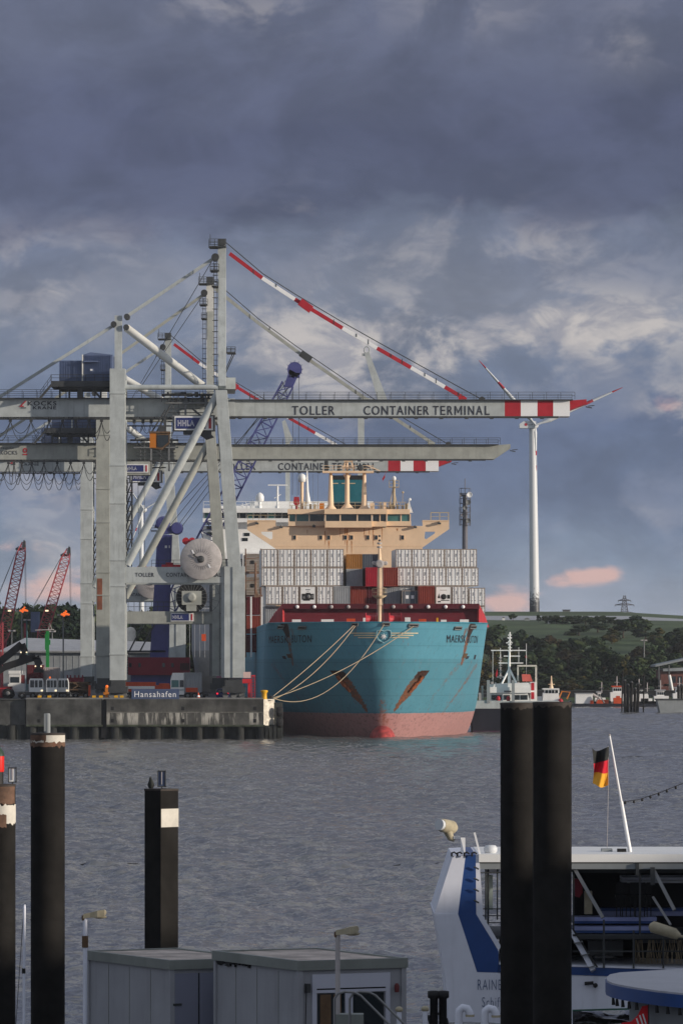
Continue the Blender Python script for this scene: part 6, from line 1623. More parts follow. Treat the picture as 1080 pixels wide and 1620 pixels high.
q = MB(); q.bar(W(984,1096,Yq+3), W(1018,1096,Yq+3), .4, .4); q.build('crossbeam', m['pile_steel'], R)
R = thing('grey_barge', 'grey blunt barge at the right edge in front of the work boats', 'barge', V(W(1060,0,1070).x, 1070, 0))
q = MB(); q.prism([W(1039,1107,1070), W(1100,1107,1070), W(1100,1129,1070), W(1044,1129,1070)], (0,7,0)); q.build('hull', m['wall_grey'], R); q = MB(); q.pb(1038,1100,1105.5,1107.4,1069.8,7.4); q.build('rail_band', dk, R)
# shed with stepped roof on the right bank
Y = 1245; R = thing('boat_shed', 'dark brick shed with wide grey roof among the trees at the right edge', 'shed', V(W(1070,0,Y).x, Y, ground_z(W(1070,0,Y).x, Y)))
q = MB(); q.pb(1044,1120,1060,1112,Y,18); wo = q.build('wall', m['brick'], R)
q = MB(); q.pp([(1036,1052),(1090,1040),(1120,1040),(1120,1043),(1090,1043),(1036,1055)], Y-2, 20); q.pp([(1048,1058),(1120,1054),(1120,1061),(1048,1062)], Y-1.5, 19); q.build('roof', m['wall_grey'], R)
for x in (1041, 1057): q = MB(); q.pb(x,x+1.4,1052,1110,Y-1.6,.4); q.build('post', m['mid_steel'], R)
for x in (1062, 1072): q = MB(); q.pb(x,x+6,1070,1080,Y-.1,.12); q.build('window', m['glass_dark'], wo)
q = MB(); q.tube([W(1058,1068,Y-3), W(1060,1078,Y-3), W(1063,1094,Y-3)], .35, 8); q.build('pipe', m['white'], R)
R = thing('fence', 'low dark retaining wall along the foot of the far bank trees', 'wall', V(W(950,0,1250).x, 1250, 2))
q = MB(); q.pb(745,1110,1093,1110,1234,.5); q.build('panel', m['black'], R); q = MB(); q.pb(745,1110,1092,1093.2,1233.8,.9); q.build('coping', m['dark_steel'], R)
# ------------------------------------------------------------------ foreground piles
def px_seed(v): return v*7.31
def pile(Y, pxc, wpx_, top, label, bands=(), square=False, zb=-3):
    k = Y/F; x = W(pxc,0,Y).x; r_ = wpx_*k/2; zt_ = W(0,top,Y).z
    R = thing('mooring_pile', label, 'pile', (x, Y, 0), 'steel piles in the foreground')
    n = 4 if square else 28; a0 = math.radians(-90) if square else 0
    q = MB(); q.lathe((x,Y,zb), [(r_,0),(r_,zt_-zb-.02)], n, a0=a0); q.build('shaft', m['pile_steel'], R)
    if not square:
        for z in (1.1, 3.4, 5.2, 6.8):
            if z < zt_-1: q = MB(); q.lathe((x,Y,z+.13*math.sin(px_seed(pxc))), [(r_+.003,0),(r_+.007,.015),(r_+.003,.03)], n); q.build('weld_seam', m['pile_steel'], R)
    for i, (y0, y1, mm_, arc) in enumerate(bands):
        q = MB(); za, zb_ = W(0,y1,Y).z, W(0,y0,Y).z
        if square:
            s = r_+.012
            q.add([(x+.012,Y-s,za),(x+s,Y-.012,za),(x+s,Y-.012,zb_),(x+.012,Y-s,zb_)], [(0,1,2,3)])
            q.build('white_board', m[mm_], R)
        else:
            N = 28; vs = []
            for j in range(N+1):
                a = math.radians(arc[0]+(arc[1]-arc[0])*j/N); e = .10*mnoise.noise(V(j*.55,i*7.,Y)) ; e2 = .10*mnoise.noise(V(j*.7,i*3.+9,Y))
                vs += [(x+(r_+.006+i*.003)*math.cos(a), Y+(r_+.006+i*.003)*math.sin(a), za+e), (x+(r_+.006+i*.003)*math.cos(a), Y+(r_+.006+i*.003)*math.sin(a), zb_+(e2 if y0 > top+2 else 0))]
            q.add(vs, [(2*j,2*j+2,2*j+3,2*j+1) for j in range(N)], 0, True); q.build('paint_band' if 'white' in mm_ else 'rust_band', m[mm_], R)
    q = MB(); q.lathe((x,Y,zt_-.03), [(r_+.015,0),(r_+.015,.05),(r_*.9,.06)], n, a0=a0); q.build('cap_rim', m['pile_worn'], R)
    return R, x, r_, zt_
pile(136, 818, 54, 1113, 'tall black steel pile, left one of the touching pair before the excursion boat', [(1113,1121,'pile_worn',(180,360))])
pile(133.6, 873, 61, 1112, 'tall black steel pile, right and slightly thicker one of the touching pair', [(1112,1118,'pile_worn',(180,360))])
pile(137, 76, 54, 1161, 'black steel pile with a rusty white-flaked top and a small grey post on it', [(1161,1178,'pile_white',(180,360)),(1161,1172,'pile_rust',(180,268)),(1174,1181,'pile_rust',(180,360))])
pile(134, -1, 52, 1242, 'rusty pile cut by the left edge with a white painted band', [(1242,1272,'pile_rust',(180,345)),(1273,1303,'pile_white',(180,360)),(1288,1308,'pile_rust',(180,300))])
pile(142, 255.5, 53, 1249, 'black angular pile with a white square board and a bird on top', [(1279,1308,'pile_white',None)], True)
def pile_lamp(px, y0, y1, Y, label, lit):
    R = thing('pile_lamp', label, 'lamp', W(px, y1+3, Y), 'small flat lamps on pile tops'); k = Y/F
    q = MB(); q.pb(px-6.5,px+6.5,y0,y0+1.6,Y,.1); q.pb(px-6.5,px+6.5,y1-1.6,y1,Y,.1); q.pb(px-6.5,px-5,y0,y1,Y,.1); q.pb(px+5,px+6.5,y0,y1,Y,.1); q.pb(px-1,px+1,y1,y1+5,Y,.05); q.build('frame', m['dark_steel'], R)
    q = MB(); q.pb(px-5,px+5,y0+1.6,y1-1.6,Y+.02,.06); po = q.build('panel', m['pure_white' if lit else 'slate_sign'], R)
    q = MB(); q.pb(px-.7,px+.7,y0+2,y1-4,Y-.005,.02); q.build('rib', m['reel_grey'], po)
pile_lamp(20, 1214, 1238, 134, 'small square white-faced lamp on the rusty pile at the left edge', True)
pile_lamp(256, 1219, 1245, 142, 'narrow dark-framed lamp standing on the angular pile', False)
R = thing('lantern', 'red and black lantern at the extreme left edge on the pile top', 'lantern', W(-2,1242,134))
q = MB(); c = W(-3,1242,134); q.lathe(c, [(.15,0),(.15,.35)], 16); q.build('base', m['black'], R)
q = MB(); q.lathe(c+V(0,0,.35), [(.16,0),(.17,.05),(.17,.42)], 16); q.build('body', M('lantern_red', (.7,.02,.015), .4, var=.05, dirt=0), R)
q = MB(); q.lathe(c+V(0,0,.77), [(.18,0),(.16,.1),(.03,.28)], 16); q.build('hood', M('dark_green', (.02,.05,.03), .5), R)
R = thing('post', 'small weathered grey post on top of the rusty flaked pile', 'post', W(75.5,1160,137))
q = MB(); q.lathe(W(75.5,1160,137), [(.08,0),(.08,.5),(.06,.54)], 12); q.build('shaft', m['wall_grey'], R); q = MB(); q.pb(70,75,1129,1157,137-.07,.05); q.build('plate', m['wall_grey'], R)
# cormorant
R = thing('cormorant', 'dark bird perched hunched on the left of the angular pile top', 'bird', W(239,1249,142))
q = MB(); c = W(239,1248,142)
q.tube([c+V(0,0,.0), c+V(.0,0,.07), c+V(.005,0,.16), c+V(-.005,0,.24), c+V(-.01,-.01,.285), c+V(-.012,-.02,.315), c+V(-.01,-.03,.335)], [.03,.066,.074,.058,.036,.034,.012], 12)
q.tube([c+V(0,.02,.08), c+V(.02,.05,-.06)], [.04,.015], 8); q.tube([c+V(-.012,-.045,.315), c+V(-.014,-.105,.31)], [.012,.004], 6); q.build('body', m['bird'], R)
q = MB()
for s in (-1, 1): q = MB(); q.tube([c+V(s*.055,0,.19), c+V(s*.066,.02,.1), c+V(s*.04,.04,.0)], [.02,.032,.008], 8); q.build('wing', m['black'], R)

# ------------------------------------------------------------------ cabins on the pontoon
pd = MB(); pd.bx(-16, 3, 104, 127, -.6, .55); struct('pontoon_deck', pd, M('pontoon_planks', (.10,.095,.09), .85, var=.2))
def cabin(C, rot, wl, ll, zt_, label, front):
    R = thing('portable_cabin', label, 'cabin', (C[0], C[1], .55))
    e = V(math.cos(rot), math.sin(rot), 0); l = V(-math.sin(rot), math.cos(rot), 0); o = V(C[0], C[1], 0)
    def P(a, b, z): return o + e*a + l*b + V(0,0,z)
    def box(q, a0, a1, b0, b1, z0, z1, mi=0): return q.hexa([P(a0,b0,z0),P(a1,b0,z0),P(a1,b1,z0),P(a0,b1,z0),P(a0,b0,z1),P(a1,b0,z1),P(a1,b1,z1),P(a0,b1,z1)], mi)
    z0 = .55; zw = zt_-.22
    q = MB(); box(q, .05, wl-.05, .05, ll-.05, z0, zw); wo = q.build('wall', m['cabin'], R)
    q = MB()
    for b in [1.15, 2.3, 3.45]:
        box(q, .04, .05, b-.006, b+.006, z0+.2, zw-.06)
    q.build('wall_seam', m['cabin_trim'], wo)
    for a, b in ((0,0),(wl-.12,0),(0,ll-.12),(wl-.12,ll-.12)): q = MB(); box(q, a, a+.12, b, b+.12, z0, zw); q.build('corner_post', m['cabin'], R)
    q = MB()
    for a0, a1, b0, b1 in ((-.03,wl+.03,-.03,.1),(-.03,wl+.03,ll-.1,ll+.03),(-.03,.1,.1,ll-.1),(wl-.1,wl+.03,.1,ll-.1)): box(q, a0, a1, b0, b1, zw, zt_)
    q.build('roof_edge', m['cabin_trim'], R)
    q = MB(); box(q, .1, wl-.1, .1, ll-.1, zw, zt_-.03); q.build('roof', m['cabin_roof'], R)
    q = MB(); box(q, -.02, wl+.02, -.02, ll+.02, z0, z0+.16); q.build('floor_frame', m['cabin_trim'], R)
    if front == 'doors':
        for a in (.06, .78):
            q = MB(); box(q, a, a+.68, .012, .05, z0+.2, zw-.1); do = q.build('door', M('door_panel', (.20,.21,.27), .55, var=.05, dirt=.2) if a < .1 else bpy.data.materials['door_panel'], R)
            q = MB(); box(q, a+.02 if a < .1 else a+.5, a+.24 if a < .1 else a+.72, -.012, .012, zw-.85, zw-.8); q.build('latch', m['dark_steel'], do)
        q = MB(); box(q, .745, .775, .02, .05, z0+.2, zw-.1); q.build('gap', m['black'], R)
    else:
        fw = m['boat_white']
        q = MB()
        for a0, a1, z_0, z_1 in ((.35,.46,z0+.16,zw-.1),(2.2,2.31,z0+.16,zw-.1),(.46,2.2,zw-.42,zw-.1),(1.18,1.36,z0+.16,zw-.5),(.46,2.2,zw-.52,zw-.455)): box(q, a0, a1, .0, .05, z_0, z_1)
        fo = q.build('door_frame', M('upvc', (.50,.51,.58), .4, var=.03, dirt=.12), R)
        q = MB(); box(q, .46, 2.2, .03, .055, zw-.455, zw-.42); q.build('seal', m['black'], fo)
        for a0, a1 in ((.5,1.16),(1.4,2.16)): q = MB(); box(q, a0, a1, .02, .045, z0+.2, zw-.54); q.build('glass', m['glass_dark'], fo)
        q = MB(); box(q, .55, .82, .01, .019, z0+.2, zw-.56); box(q, .88, 1.08, .01, .019, z0+.2, zw-.56); q.build('curtain', m['wood'], fo)
        q = MB(); box(q, .18, .26, -.1, .05, zw-.5, zw-.3); q.build('wall_lamp', m['dark_steel'], R)
        q = MB(); q.tube([P(.2,0,zw-.45), P(.17,-.02,zw-1.2), P(.2,-.02,zw-2.4)], .012, 5); q.build('cable', m['black'], R)
        q = MB(); q.lathe(P(2.45,-.06,zw-.55), [(.05,0),(.06,.14),(.03,.2)], 10); q.build('alarm_lamp', M('alarm_red', (.14,.02,.02), .5), R)
        q = MB()
        rr_ = random.Random(4)
        for i in range(26): b = ll*(.55+.4*rr_.random()); box(q, -.006, .04, b, b+.03+.12*rr_.random(), zw-.02-.09*rr_.random(), zw+.0)
        q.build('bird_marks', m['black'], wo)
    return R
cabin((-4.01,118.5), math.radians(28), 2.44, 4.6, 3.45, 'grey portable cabin with a tan roof and double doors, left of its neighbour', 'doors')
cabin((-.97,114), math.radians(26), 2.72, 4.6, 3.7, 'grey portable cabin with white framed glass doors beside the lamp post', 'glass')
# quay lamp posts
def lamp_post(px, yt, Y, label, sleeve):
    b = V(W(px,0,Y).x, Y, .55); k = Y/F; R = thing('street_lamp', label, 'street lamp', b, 'small lamp posts on the pontoon')
    MB().tube([b, W(px,yt+9,Y)], .055, 12).build('pole', m['boat_white' if sleeve else 'reel_grey'], R)
    q = MB(); p = W(px-3,yt+9.5,Y); u = V(1,0,.16).normalized(); L = 37*k
    def ring(d, hw, hh): return [p+u*d+V(0,-hw,-hh), p+u*d+V(0,hw,-hh), p+u*d+V(0,hw,hh), p+u*d+V(0,-hw,hh)]
    rs = [ring(0,.06,.05), ring(L*.3,.09,.06), ring(L*.62,.15,.08), ring(L*.93,.14,.075), ring(L,.09,.03)]
    for a_, b_ in zip(rs, rs[1:]): q.add(a_+b_, [(0,4,5,1),(1,5,6,2),(2,6,7,3),(3,7,4,0)])
    q.add(rs[0], [(0,1,2,3)]); q.add(rs[-1], [(3,2,1,0)]); ho = q.build('lamp_head', m['lamp_beige'], R)
    q = MB(); c = p+u*L*.72+V(0,0,-.08); q.ball(c, .13, sc=(1.3,.8,.35), n=12); q.build('diffuser', m['lamp_beige'], ho)
    q = MB(); q.lathe(p+V(.02,0,-.1), [(.05,0),(.06,.06),(.055,.12)], 10); q.build('collar', m['wood'], R)
    if sleeve: q = MB(); q.lathe(W(px,yt+59,Y), [(.075,0),(.075,.28)], 12); q.build('sleeve', m['wood'], R)
    else: q = MB(); q.pb(528,575,1605,1640,Y-.15,.5); q.build('base_box', m['cabin_trim'], R)
lamp_post(135, 1440, 121, 'white lamp post with a rusty sleeve left of the cabins', True)
lamp_post(534, 1466, 110, 'grey lamp post standing before the glass doors of the cabin', False)
R = thing('pole', 'thin white pole with a stay wire between the two left piles', 'pole', V(W(38,0,120).x, 120, .55))
q = MB(); q.tube([V(W(38,0,120).x,120,.55), W(39,1436,120)], .035, 10); q.tube([W(39,1436,120), W(39.5,1431,120)], [.035,.02], 10); q.build('shaft', m['boat_white'], R); q = MB(); q.tube([V(W(20,0,120).x,120,.55), W(37,1452,120)], .008, 5); q.build('stay_wire', m['black'], R)
q = MB(); q.lathe(W(38,1540,120), [(.045,0),(.045,.12)], 10); q.build('clamp', m['black'], R)
# hand rails and goosenecks on the pontoon edge
R = thing('handrail', 'bent grey tube handrails of the steps before the glass doors', 'handrail', V(W(560,0,109).x,109,.55))
for dx, dy in ((0,0),(24,.5)):
    q = MB(); Yq = 109+dy; q.tube([W(529+dx,1665,Yq), W(529+dx,1580,Yq), W(534+dx,1572,Yq), W(545+dx,1569,Yq), W(560+dx,1570,Yq), W(570+dx,1575,Yq), W(640+dx,1645,Yq)], .028, 8); q.build('rail', m['rail_steel'], R)
def goose(px, yt, Y, label, w_=.09):
    b = V(W(px,0,Y).x, Y, .3); R = thing('gooseneck_vent', label, 'vent pipe', b, 'white gooseneck pipes along the pontoon edge')
    t_ = W(px,yt+9,Y); q = MB(); q.tube([b, t_, t_+V(.02,0,.09), t_+V(.09,0,.15), t_+V(.19,0,.13), t_+V(.24,0,.04), t_+V(.25,0,-.02)], w_, 12); q.build('pipe', m['boat_white'], R)
    q = MB(); q.lathe(t_+V(.25,0,-.05), [(w_*1.12,0),(w_*1.12,.05)], 12); q.build('rim', m['lamp_beige'], R)
goose(725, 1596, 112, 'white gooseneck pipe below the bow of the excursion boat, left of two'); goose(766, 1597, 112, 'white gooseneck pipe right beside the twin piles')
def cappost(px, yt, Y, label):
    b = V(W(px,0,Y).x, Y, .3); R = thing('post', label, 'post', b, 'pale capped posts on the pontoon edge')
    q = MB(); q.tube([b, W(px,yt+6,Y)], .055, 12); q.build('shaft', m['boat_white'], R); q = MB(); q.ball(W(px,yt+6,Y), .09, sc=(1,1,.75)); q.build('cap', m['lamp_beige'], R)
cappost(631, 1591, 110, 'pale capped post at the right corner of the glass-door cabin'); cappost(672, 1590, 110, 'pale capped post beside the black twin bollard')
R = thing('twin_bollard', 'black twin bollard at the pontoon edge below the boat bow', 'bollard', V(W(692,0,113).x,113,.3))
for x in (686,700): q = MB(); q.lathe(V(W(x,0,113).x,113,.3), [(.09,0),(.09,W(0,1580,113).z-.3),(.14,W(0,1578,113).z-.3),(.14,W(0,1568,113).z-.3),(.05,W(0,1567,113).z-.3)], 14); q.build('bollard_post', m['black'], R)
q = MB(); q.tube([W(672,1612,113), W(690,1602,113), W(706,1612,113), W(712,1640,113)], .03, 6); q.tube([W(676,1606,113), W(684,1632,113)], .03, 6); q.build('rope', m['black'], R)

# ------------------------------------------------------------------ excursion boat
Y = 145.0; Z = lambda y: W(0,y,Y).z
R = thing('excursion_boat', 'white and blue excursion boat with open stern decks behind the twin piles', 'boat', V(W(900,0,Y).x, Y, 0))
bw, bb = m['boat_white'], m['boat_blue']
q = MB(); q.pp([(686,1445),(724,1446),(754,1538),(787,1539),(1160,1551),(1160,1592),(905,1600),(905,1640),(712,1640),(710,1620),(705,1552),(695,1493)], Y, 6.5); q.build('hull', bw, R)
q = MB(); q.pp([(716,1354),(736,1353),(724,1446),(687,1445)], Y+.02, 6.2); q.build('bow_gate', bw, R)
q = MB(); q.pp([(736,1353),(752,1352),(752.6,1446),(724,1446)], Y+.03, 6.1); q.build('blue_panel', bb, R)
q = MB(); q.pp([(724,1446),(752.6,1446),(788,1505),(788,1538.6),(754.3,1537.6)], Y+.01, 6.3); q.build('blue_panel', bb, R)
q = MB(); q.pp([(752,1352),(757,1352),(764,1447),(752.8,1447)], Y+.04, 6); q.pp([(753,1447),(762,1447),(792,1497),(788.2,1504)], Y+.03, 6); q.build('edge_strip', bw, R)
q = MB(); q.pp([(789,1526),(1160,1537),(1160,1550.6),(789,1538.6)], Y-.02, 6.4); q.build('blue_band', bb, R)
q = MB(); q.pp([(789,1523),(1160,1534),(1160,1537),(789,1526)], Y-.05, 6.4); q.build('rail_cap', bw, R)
q = MB(); q.pp([(905,1597.5),(1160,1590),(1160,1593),(905,1600)], Y-.06, .1); q.build('rubbing_strake', M('strake_green', (.03,.10,.07), .6), R)
q = MB(); text_px(q, 'RAINER ABICHT', 755, 856, 1549.5, 1566, Y, -.01, 0, -.02); text_px(q, 'Schiffahrt', 762, 818, 1577.5, 1593, Y, -.01, 0, -.02); q.build('lettering', m['house_blue'], R)
# roof with fascia
q = MB(); q.pb(757,1160,1351.5,1364,Y,6); ro = q.build('roof', M('roof_white', (.82,.82,.80), .45, var=.03, dirt=.05), R)
q = MB(); q.pb(757,1160,1366,1375,Y+.06,5.8); q.build('fascia', m['wall_grey'], ro); q = MB(); q.pb(757,1160,1364,1366,Y+.1,5.7); q.build('gutter', m['black'], ro)
q = MB(); q.pb(905,1160,1375,1381,Y+.5,5.2); q.build('soffit', m['dark_steel'], ro)
# deck space: floor, black sheets for the shaded inside, pillars
q = MB(); q.pb(757,1160,1481,1486,Y+.3,5.6); q.build('upper_deck', m['dark_steel'], R)
q = MB(); q.pb(905,1160,1381,1481,Y+5.4,.1); q.build('back_shade', m['black'], R)  # black sheets here and below stand in for deep shade under the roof
q = MB(); q.pb(789,1160,1486,1534,Y+4.5,.1); q.build('lower_shade', m['black'], R)
for x in (770, 905, 1010, 1115): q = MB(); q.pb(x,x+3,1375,1483,Y+.4,.1); q.build('pillar', m['dark_steel'], R)
q = MB(); q.pb(768,779,1384,1440,Y+1.2,.1); q.build('door', M('door_mint', (.48,.56,.52), .4), R)
q = MB(); q.pb(768,790,1369,1382,Y+1.0,.3); q.pb(768,786,1440,1446,Y+1,.4); q.build('panel', bw, R)
q = MB()
for x in (766.5, 785): q.pb(x,x+2.4,1367,1455,Y+.2,.08)
for y in (1369,1380,1437,1448,1459): q.pb(752,800,y,y+1.6,Y+.15,.06)
for y in (1371,1389,1406,1424): q.tube([W(749,y,Y-.05), W(757,y+4,Y-.05)], .025, 5)
q.build('bow_rail', m['dark_steel'], R)
q = MB(); q.pb(905,1038,1451,1457,Y+1.4,1.0); q.pb(905,1034,1466,1472,Y+.9,1); q.pb(950,1160,1442,1449,Y+3.2,.9); bo = q.build('bench', M('bench_lilac', (.30,.34,.58), .5), R)
q = MB(); q.pb(905,1036,1457,1461,Y+1.42,.9); q.pb(905,1032,1472,1476,Y+.92,.9); q.pb(950,1160,1437,1442,Y+3.5,.6); q.build('cushion', bb, bo)
q = MB(); q.pb(984,1160,1388,1392,Y+2.2,1.6); to = q.build('table_top', bw, R); q = MB(); q.pb(984,1160,1393,1397,Y+2.25,1.5); q.build('edge', m['turbine'], to)
q = MB()
for x in (974,983,996,1004,1012,1022):
    q.pb(x,x+1.5,1418,1451,Y+1.2,.05); q.pb(x+6,x+7.5,1418,1451,Y+1.6,.05); q.pb(x-1,x+8,1416,1420,Y+1.2,.4); q.pb(x,x+8,1396,1418,Y+1.7,.04)
q.build('stacked_chairs', m['black'], R)
for a, b, w_ in (((908,1374),(953,1452),.10),((1031,1372),(1066,1440),.10),((1032,1419),(1060,1463),.07)):
    q = MB(); q.bar(W(*a,Y+.2), W(*b,Y-.3), w_, w_); q.build('stair_rail', m['rail_steel'], R)
q = MB(); q.bar(W(903,1473,Y+.2), W(938,1536,Y-.1), .15, .5); so_ = q.build('stair_stringer', bw, R); q = MB(); q.bar(W(905,1469,Y-.1), W(944,1530,Y-.4), .05, .05); q.build('hand_rail', m['black'], R)
q = MB()
for t_ in (.3, .6, .9): q.bar(W(903+35*t_-6,1473+63*t_,Y-.1), W(903+35*t_+7,1473+63*t_-3,Y-.1), .02, .6)
q.build('tread', m['mid_steel'], so_)
q = MB()
for x in (953,1000,1047,1094): q.pb(x,x+3,1455 if x < 960 else 1472,1532,Y-.1,.06)
q.pb(905,1160,1478,1481,Y-.12,.08); q.pb(905,1160,1504,1506,Y-.11,.05); q.pb(1028,1035,1372,1400,Y-.05,.06); q.pb(1005,1010,1366,1385,Y-.05,.1); q.build('railing', m['dark_steel'], R)
q = MB(); q.pb(930,985,1488,1512,Y+2.5,.6); q.pb(940,970,1512,1516,Y+2,.8); q.pb(1010,1070,1487,1492,Y+2.5,.6); q.build('lower_seat', m['mid_steel'], R)
q = MB(); r_ = random.Random(12)
for k in range(46): x = 1005+k*2.2; q.tube([W(x,1525,Y+1.5), W(x+r_.uniform(-8,8),1487,Y+1.5)], .012, 4)
q.build('net', m['rope'], R)
q = MB(); q.pb(924,936,1410,1446,Y+1.6,.3); q.build('bin', m['lamp_beige'], R)
q = MB(); q.pp([(908,1390),(920,1391),(921,1412),(916,1420),(909,1418)], Y+1.4, .2); q.build('life_vest', m['house_red'], R)
q = MB(); q.tube([W(1026,1464,Y-1), W(1031,1466,Y-1), W(1066,1477,Y-1), W(1073,1482,Y-1)], [.06,.17,.16,.10], 14); q.tube([W(1071,1481,Y-1), W(1100,1484,Y-.8)], .04, 6); q.build('life_raft', m['lamp_beige'], R)  # beige cylinder of a life raft
q = MB(); q.tube([W(924,1556,Y-.1), W(938,1555,Y-.1)], .05, 8); q.ball(W(941,1559,Y-.12), .07); q.build('mooring_cleat', m['black'], R)
# things on the roof
q = MB(); c = W(703,1309,Y+.5); q.tube([W(697,1305,Y+.3), W(700,1306,Y+.4), W(714,1309,Y+.8), W(719,1310,Y+.9)], [.17,.20,.20,.12], 14); q.tube([W(708,1315,Y+.6), W(713,1326,Y+.6), W(719,1329,Y+.6)], [.13,.1,.06], 10); lo_ = q.build('searchlight', m['lamp_beige'], R)
q = MB(); q.tube([W(694,1304.5,Y+.22), W(697.5,1305.2,Y+.31)], .16, 14); q.build('lens', m['turbine'], lo_)
q = MB(); q.pb(717,727,1323,1327,Y+.5,.2); q.pb(728.5,735.5,1325.5,1350,Y+.5,.25); q.build('searchlight_bracket', m['pure_white'], R)
q = MB(); q.bar(W(750,1317,Y+.3), W(758.5,1351,Y+.3), .055, .05); q.build('short_mast', m['pure_white'], R)
q = MB(); q.lathe(W(775.5,1350,Y+1), [(.14,0),(.19,.06),(.195,.16),(.14,.23),(.05,.24)], 18); q.build('radar_dome', m['turbine'], R)
q = MB()
for x in (713,722,733,745): q.tube([W(x,1350,Y-.05), W(x+5,1348,Y-.05), W(x+9,1351,Y-.05)], .025, 5); q.tube([W(x+1,1349,Y-.05), W(x+1,1355,Y-.05)], .03, 5)
q.build('light_string', m['black'], R)
q = MB(); q.pb(951,968,1343,1351,Y+2,.5); q.build('vent_box', m['wall_grey'], R); q = MB(); q.pb(976,990,1343,1351,Y+1.8,.3); q.ball(W(980,1349,Y+1.8), .06); q.build('mast_foot', m['black'], R)
# ensign on its staff
FR = thing('flagpole', 'slanting white staff on the roof of the excursion boat', 'flagpole', W(996,1351,Y+2))
q = MB(); q.tube([W(996.5,1351,Y+2), W(982,1268,Y+2)], [.06,.05], 12); q.tube([W(982,1268,Y+2), W(963.5,1164,Y+2)], [.035,.028], 10); q.build('staff', m['pure_white'], FR)
q = MB(); q.tube([W(961,1180,Y+2), W(961.5,1244,Y+2), W(959.5,1342,Y+2)], .008, 5); q.build('halyard', m['reel_grey'], FR)
q = MB(); q.ball(W(963.3,1163,Y+2), .035); q.build('truck', m['reel_grey'], FR)
FL = thing('flag', 'black, red and gold flag hanging from the slanting white staff', 'flag', W(962,1180,Y+2))
def wav(i, j, nx, nz):   # i along fly (0 at hoist), j up
    fx_ = i/nx; x = 962.3 - 26*fx_*(1-.10*math.sin(3.1*j/nz+.4)); y = 1181 + 61*(1-j/nz) + 7*fx_*math.sin(1.6+2.2*fx_) + 3.5*math.sin(fx_*5+j*.25)*fx_ + (5*fx_*fx_ if j < nz*.5 else 7*fx_)
    return W(x, y, Y+2) + V(0, .16*math.sin(fx_*7.5+j*.22)*(.3+fx_), 0)
for k, (mm_, nm) in enumerate((('flag_gold','gold_stripe'),('flag_red','red_stripe'),('flag_black','black_stripe'))):
    q = MB(); nx, nz_ = 14, 18; vs = [wav(i, j, nx, nz_) for j in range(k*6, k*6+7) for i in range(nx+1)]
    q.add(vs, [(a*(nx+1)+b, a*(nx+1)+b+1, (a+1)*(nx+1)+b+1, (a+1)*(nx+1)+b) for a in range(6) for b in range(nx)], 0, True); q.build(nm, m[mm_], FL)
LS = thing('light_string', 'sagging string of small dark lamps running from the flag staff to the right', 'light string', W(984,1269,Y+2))
pts = [W(984,1269,Y+2), W(1010,1265,Y+2.5), W(1045,1253,Y+3), W(1080,1239,Y+3.5), W(1130,1216,Y+4)]
q = MB(); q.tube(pts, .012, 5); q.build('cable', m['black'], LS)
for a, b in ((988,1268),(1002,1266.3),(1015,1263.2),(1028,1259),(1041,1254.5),(1054,1249.5),(1068,1244)):
    q = MB(); q.lathe(W(a, b+4.5, Y+2.6), [(.012,0),(.038,.02),(.032,.07),(.018,.1)], 8); q.build('lamp', m['black'], LS)
# ------------------------------------------------------------------ nearer launch, its round white bow with blue belt
Y = 124.0; R = thing('launch', 'rounded white roof of a nearer boat with a blue belt at the lower right', 'boat', V(W(1060,0,Y).x, Y+2, 0))
ol = [(1230,127.2),(1080,125.3),(1020,124.4),(980,123.8),(964,123.0),(958.5,121.8),(960,120.6),(968,119.7),(983,118.9),(1003,118.1),(1040,116.9),(1080,116.0),(1150,115.2),(1230,114.8)]
def belt(name, z0, z1, off, mat_, top=True):
    q = MB(); vs = []
    pts = [(W(a,0,b).x, b) for a, b in ol]; cx_, cy_ = 9.3, 120.5
    for (x, yy) in pts:
        d = V(x-cx_, yy-cy_, 0); d.normalize()
        for z in (z0, z1): vs.append(V(x, yy, z) + d*off)
    n = len(pts); q.add(vs, [(2*i, 2*i+1, 2*i+3, 2*i+2) for i in range(n-1)], 0, True)
    if top: q.add([vs[2*i+1] for i in range(n)], [tuple(range(n))])
    q.add([vs[2*i] for i in range(n)], [tuple(reversed(range(n)))])
    return q.build(name, mat_, R)
belt('roof', 2.80, 2.845, 0, m['launch_roof']); belt('rubbing_belt', 2.50, 2.80, .03, bb); belt('hull', -.2, 2.50, -.6, m['wall_grey'])
for k, px in enumerate((969,975,984,994,1006,1038,1055,1074)):
    yy = (119.6,119.2,118.8,118.3,117.9,116.9,116.5,116.1)[k]; q = MB(); c_ = V(W(px,0,yy).x, yy, 2.5); q.tube([c_, c_+V(.01,0,-.17)], [.03,.045], 8); q.build('fender_chain', m['rubber'], R)
PF = thing('pennant', 'red pennant with white marks at the bottom right edge of the view', 'flag', W(1024,1620,118))
q = MB(); q.tube([W(1025,1680,118), W(1025,1588,118)], .015, 8); q.build('pole', m['dark_steel'], PF)
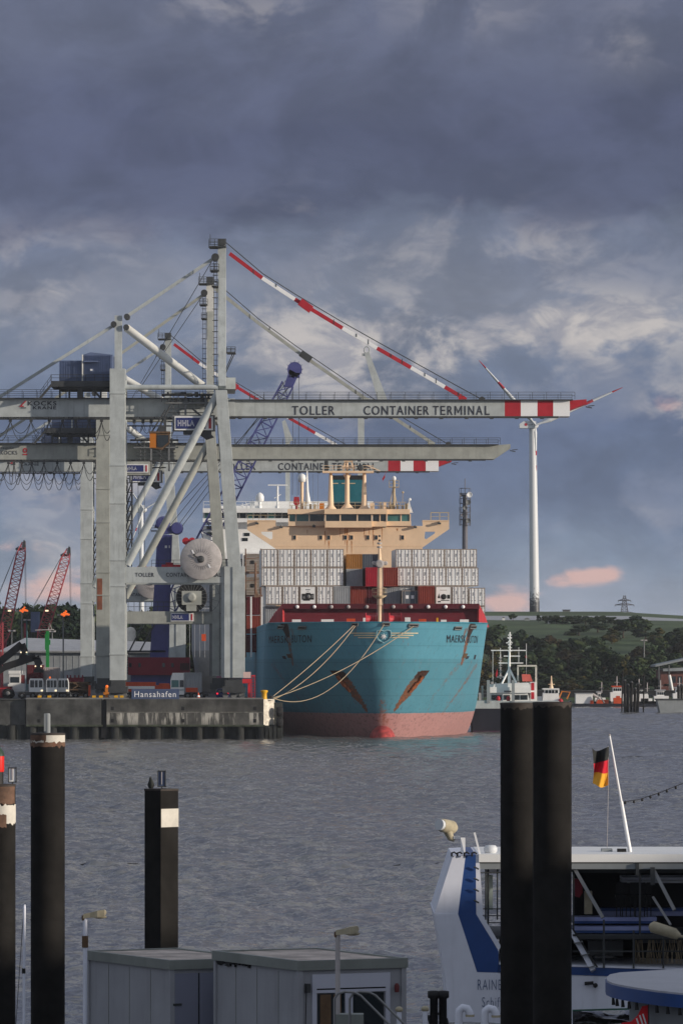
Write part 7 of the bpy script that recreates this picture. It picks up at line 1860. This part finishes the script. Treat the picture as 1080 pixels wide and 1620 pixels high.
q = MB(); q.prism([W(1025,1590,118), W(1025,1626,118), W(975,1626,118), W(984,1618,118), W(998,1616,118), W(1008,1606,118), W(1015,1592,118)], (0,.012,0)); q.build('cloth', m['signal_red'] if False else M('pennant_red', (.75,.02,.03), .7, var=.08, dirt=0), PF)
q = MB()
for a in ((1011,1606,1016,1622),(1016,1604,1021,1620),(1006,1611,1010,1623)): q.bar(W(a[0],a[1],117.98), W(a[2],a[3],117.98), .035, .006)
q.build('white_mark', m['pure_white'], PF)
# ------------------------------------------------------------------ house added outside the view to throw shade on pontoon and boat
HB = thing('shade_house', 'broad brick house added outside the view to the right to shade the foreground', 'house', (82, 84, 0))
q = MB(); d_ = V(.475,.88,0); n_ = V(.88,-.475,0); c = V(82,84,0)
def hbp(a, b, z): return c + d_*a + n_*b + V(0,0,z)
q.hexa([hbp(-60,0,-1),hbp(60,0,-1),hbp(60,14,-1),hbp(-60,14,-1),hbp(-60,0,22.4),hbp(60,0,22.4),hbp(60,14,22.4),hbp(-60,14,22.4)]); wo = q.build('wall', m['brick'], HB)
q = MB(); q.prism([hbp(-60.5,-.5,22.4),hbp(-60.5,14.5,22.4),hbp(-60.5,7,24.3)], d_*121); q.build('roof', m['dark_steel'], HB)
for a in range(-54, 58, 9):
    for z in (4, 9, 14): q = MB(); q.hexa([hbp(a,-.1,z),hbp(a+3,-.1,z),hbp(a+3,.05,z),hbp(a,.05,z),hbp(a,-.1,z+2.6),hbp(a+3,-.1,z+2.6),hbp(a+3,.05,z+2.6),hbp(a,.05,z+2.6)]); q.build('window', m['glass_dark'], wo)
# ------------------------------------------------------------------ thin harbour haze
hz = MB(); hz.bx(-2900, 2900, -300, 8900, -4, 95)
hzo = hz.build('haze', bpy.data.materials.new('haze_air')); hzo['kind'] = 'stuff'
hm_ = hzo.data.materials[0]; hm_.use_nodes = True; t = NT(hm_.node_tree)
for n_ in list(t.n):
    if n_.type == 'BSDF_PRINCIPLED': t.n.remove(n_)
vol = t.node('ShaderNodeVolumePrincipled'); vol.inputs['Color'].default_value = (.80,.86,.95,1); vol.inputs['Density'].default_value = .000045; vol.inputs['Anisotropy'].default_value = .0
t.l.new(vol.outputs[0], t.n['Material Output'].inputs['Volume'])
